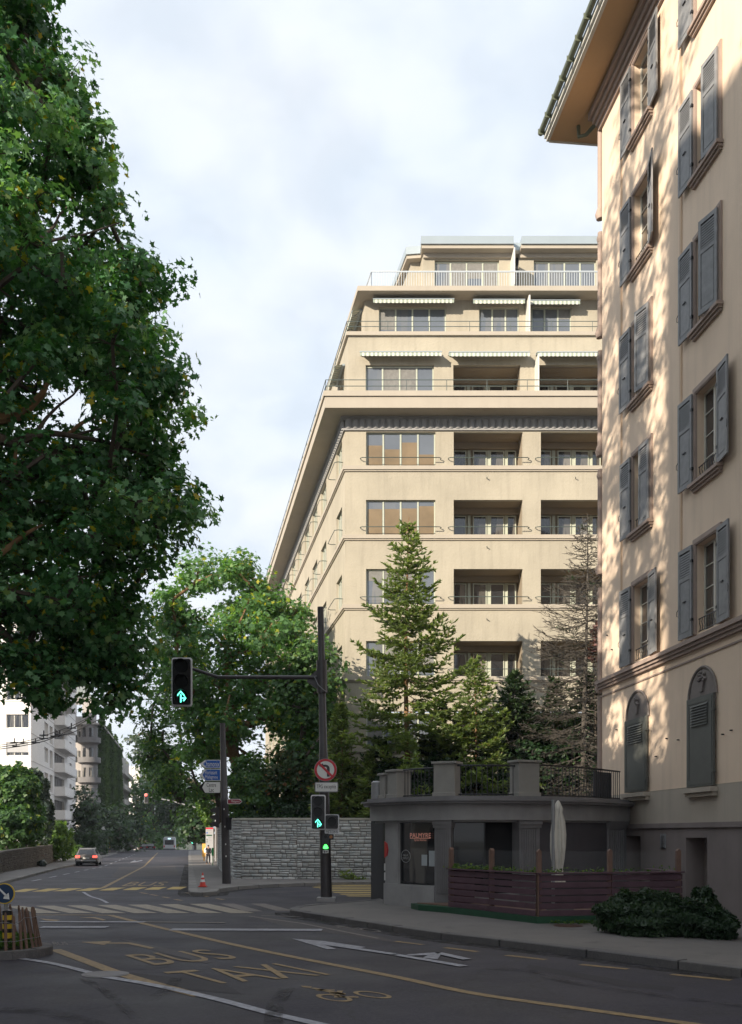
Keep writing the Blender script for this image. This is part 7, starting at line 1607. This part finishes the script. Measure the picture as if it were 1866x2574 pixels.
w = MB(); w.box(Fr((0, 160, 0), 0), (258 - CX) * 160 / F, (335 - CX) * 160 / F, -0.2, 0.2, T(160), 0.35); tag(w.build('low_far_wall', m_gdark, None), 'low grey wall closing the far left side of the street', 'wall')
# far overhead signal
Yo = 95.0; uo = lambda px: (px - CX) * Yo / F; zo = lambda y: CH + (HY - y) * Yo / F
OM = empty('far_signal_mast', (uo(543), Yo, T(Yo) + .12), 'thin far mast with a long sloping arm over the street', 'mast')
w = MB(); w.tube([(uo(543), Yo, T(Yo)), (uo(543), Yo, zo(2052)), (uo(520), Yo, zo(2040)), (uo(488), Yo, zo(2029)), (uo(430), Yo, zo(2013)), (uo(372), Yo, zo(2002))], [0.1, 0.09, 0.08, 0.07, 0.06, 0.05], 8); w.build('pole', m_grey, OM, smooth=True)
def mini_signal(px0, px1, y0, y1, Y, lit, matl, label, post=None):
    u = lambda p: (p - CX) * Y / F; z = lambda q: CH + (HY - q) * Y / F; fr = Fr((0, Y - 0.1, 0), 0)
    r = empty('far_signal', (u((px0 + px1) / 2), Y, z(y1) if post is None else T(Y)), label, 'traffic light')
    w = MB(); w.box(fr, u(px0), u(px1), -0.1, 0.05, z(y1), z(y0)); w.build('backboard', m_grey, r); w = MB(); w.box(fr, u(px0) + 0.04, u(px1) - 0.04, 0.051, 0.1, z(y1) + 0.05, z(y0) - 0.05); w.build('housing', m_black, r)
    w = MB(); hh = (y1 - y0) / 3; c_ = z(y0 + hh * (lit + 0.5)); w.tube([fr.p(u((px0 + px1) / 2), 0.1, c_), fr.p(u((px0 + px1) / 2), 0.14, c_)], (px1 - px0) * Y / F * 0.34, 14); w.build('lens', matl, r)
    if post: w = MB(); w.tube([(u((px0 + px1) / 2), Y + 0.1, T(Y)), (u((px0 + px1) / 2), Y + 0.1, z(y1))], 0.06, 6); w.build('post', m_grey, r)
mini_signal(364, 373, 1994.5, 2019, 95, 0, m_lred, 'far overhead signal showing red at the tip of the sloping arm')
mini_signal(484, 490, 2079, 2096, 150, 0, m_lred, 'distant post signal showing red on the right of the far road', True)
mini_signal(482, 488, 2104, 2121, 158, 2, m_lgreen, 'distant low signal showing green on the right of the far road', True)
# bicycles by the hedge
def bike(loc, rz, label):
    r = empty('bicycle', loc, label, 'bicycle', 'bicycles parked by the hedge', rz)
    for x in (-0.52, 0.52):
        w = MB(); w.tube([(x + 0.33 * math.cos(a), 0, 0.34 + 0.33 * math.sin(a)) for a in np.linspace(0, 2 * math.pi, 19)], 0.025, 5, cap=False); w.build('wheel', m_tyre, r, local=True)
    w = MB()
    for a, b_ in (((-0.52, 0, 0.34), (-0.1, 0, 0.3)), ((-0.52, 0, 0.34), (-0.18, 0, 0.8)), ((-0.1, 0, 0.3), (-0.2, 0, 0.95)), ((-0.18, 0, 0.8), (0.36, 0, 0.85)), ((-0.1, 0, 0.3), (0.38, 0, 0.75)), ((0.52, 0, 0.34), (0.35, 0, 0.98))): w.tube([a, b_], 0.022, 5)
    w.build('frame', m_iron, r, local=True)
    w = MB(); w.tube([(0.33, -0.27, 1.02), (0.36, 0, 0.99), (0.33, 0.27, 1.02)], 0.016, 5); w.build('handlebar', m_grey, r, local=True); w = MB(); w.box(ID, -0.33, -0.08, -0.07, 0.07, 0.95, 1.0); w.build('saddle', m_blackm, r, bevel=0.02, local=True)
for px, py, lab, rz in ((184, 2157, 'nearest bicycle leaning by the light green bush', 70), (205, 2151, 'second bicycle beside the yellow green bush', 80), (213, 2149, 'furthest bicycle by the dark hedge', 84)):
    c = G(px, py, 0.12); bike(tuple(c), R(rz), lab)
# bin bag on the left pavement
c = G(106, 2178, 0.12); bg_ = bmesh.new(); bmesh.ops.create_icosphere(bg_, subdivisions=3, radius=1.0)
for v in bg_.verts:
    d = v.co.normalized(); s_ = 1 + 0.10 * math.sin(d.x * 9 + d.z * 5) + 0.09 * math.sin(d.y * 8 - d.z * 7) + 0.12 * math.sin(d.x * 4 + 1); v.co = Vector((d.x * 0.42 * s_, d.y * 0.3 * s_, max(-0.22, d.z * 0.27 * s_) + 0.22))
me = bpy.data.meshes.new('bin_bag'); bg_.to_mesh(me); bg_.free(); me.polygons.foreach_set('use_smooth', [True] * len(me.polygons)); o = link('bin_bag', me, m_bag, None, tuple(c)); tag(o, 'dark green bin bag lying against the garden wall', 'bin bag')
# overhead trolley wires
def wz6(x, y, z=6.0): Y = (z - CH) * F / (HY - y); return ((x - CX) * Y / F, Y, z)
def wire(pts, r, label, fit=()):
    o = MB(); g = [wz6(*p) for p in smooth_px(pts, 6)]; o.tube(g, r, 5, cap=False); root = o.build('overhead_wire', m_iron, None); tag(root, label, 'cable')
    for i in fit:
        q = Vector(g[i]); t_ = MB(); t_.tube([q + Vector((-0.18, 0, 0.03)), q + Vector((0.18, 0, 0.03))], 0.03, 6); t_.tube([q + Vector((0, 0, -0.02)), q + Vector((0, 0, 0.22))], 0.025, 5); t_.build('clamp', m_iron, root)
wire([(-90, 1897), (0, 1883), (60, 1874), (120, 1860), (180, 1832), (262, 1785)], 0.020, 'lower overhead trolley wire crossing in front of the white block', (10, 15, 20, 24))
wire([(-90, 1890), (0, 1878), (60, 1869), (110, 1858), (145, 1850), (186, 1840), (262, 1802)], 0.018, 'second overhead trolley wire meeting the first beside the white block', (12, 18, 25))
wire([(-90, 1884), (0, 1873), (70, 1862), (130, 1843), (186, 1822), (250, 1790)], 0.014, 'thin uppermost overhead wire crossing in front of the white block', (9, 16))
def far_wire(a, b_, Y, r, label):
    o = MB(); A_w, B_w = P(*a, Y), P(*b_, Y); o.tube([A_w, A_w.lerp(B_w, 0.5) - Vector((0, 0, 0.15)), B_w], r, 4, cap=False); tag(o.build('span_wire', m_iron, None), label, 'cable')
far_wire((70, 1753), (420, 1757), 70, 0.02, 'thin span wire high across the street below the maple'); far_wire((190, 1974), (360, 1981), 120, 0.02, 'thin span wire low across the ivy-covered wall')


# thin haze over the whole scene
w = MB(); w.box(ID, -160, 160, -480, 30, -6.5, 44); hz = w.build('haze', bpy.data.materials.new('haze_air'), None); hz['kind'] = 'stuff'
hm = hz.data.materials[0]; hm.use_nodes = True; nt = hm.node_tree; nt.nodes.clear(); o_ = nt.nodes.new('ShaderNodeOutputMaterial'); v_ = nt.nodes.new('ShaderNodeVolumePrincipled')
v_.inputs['Color'].default_value = (0.92, 0.95, 1.0, 1); v_.inputs['Density'].default_value = 0.0003; v_.inputs['Anisotropy'].default_value = 0.1
nt.links.new(v_.outputs[0], o_.inputs['Volume'])
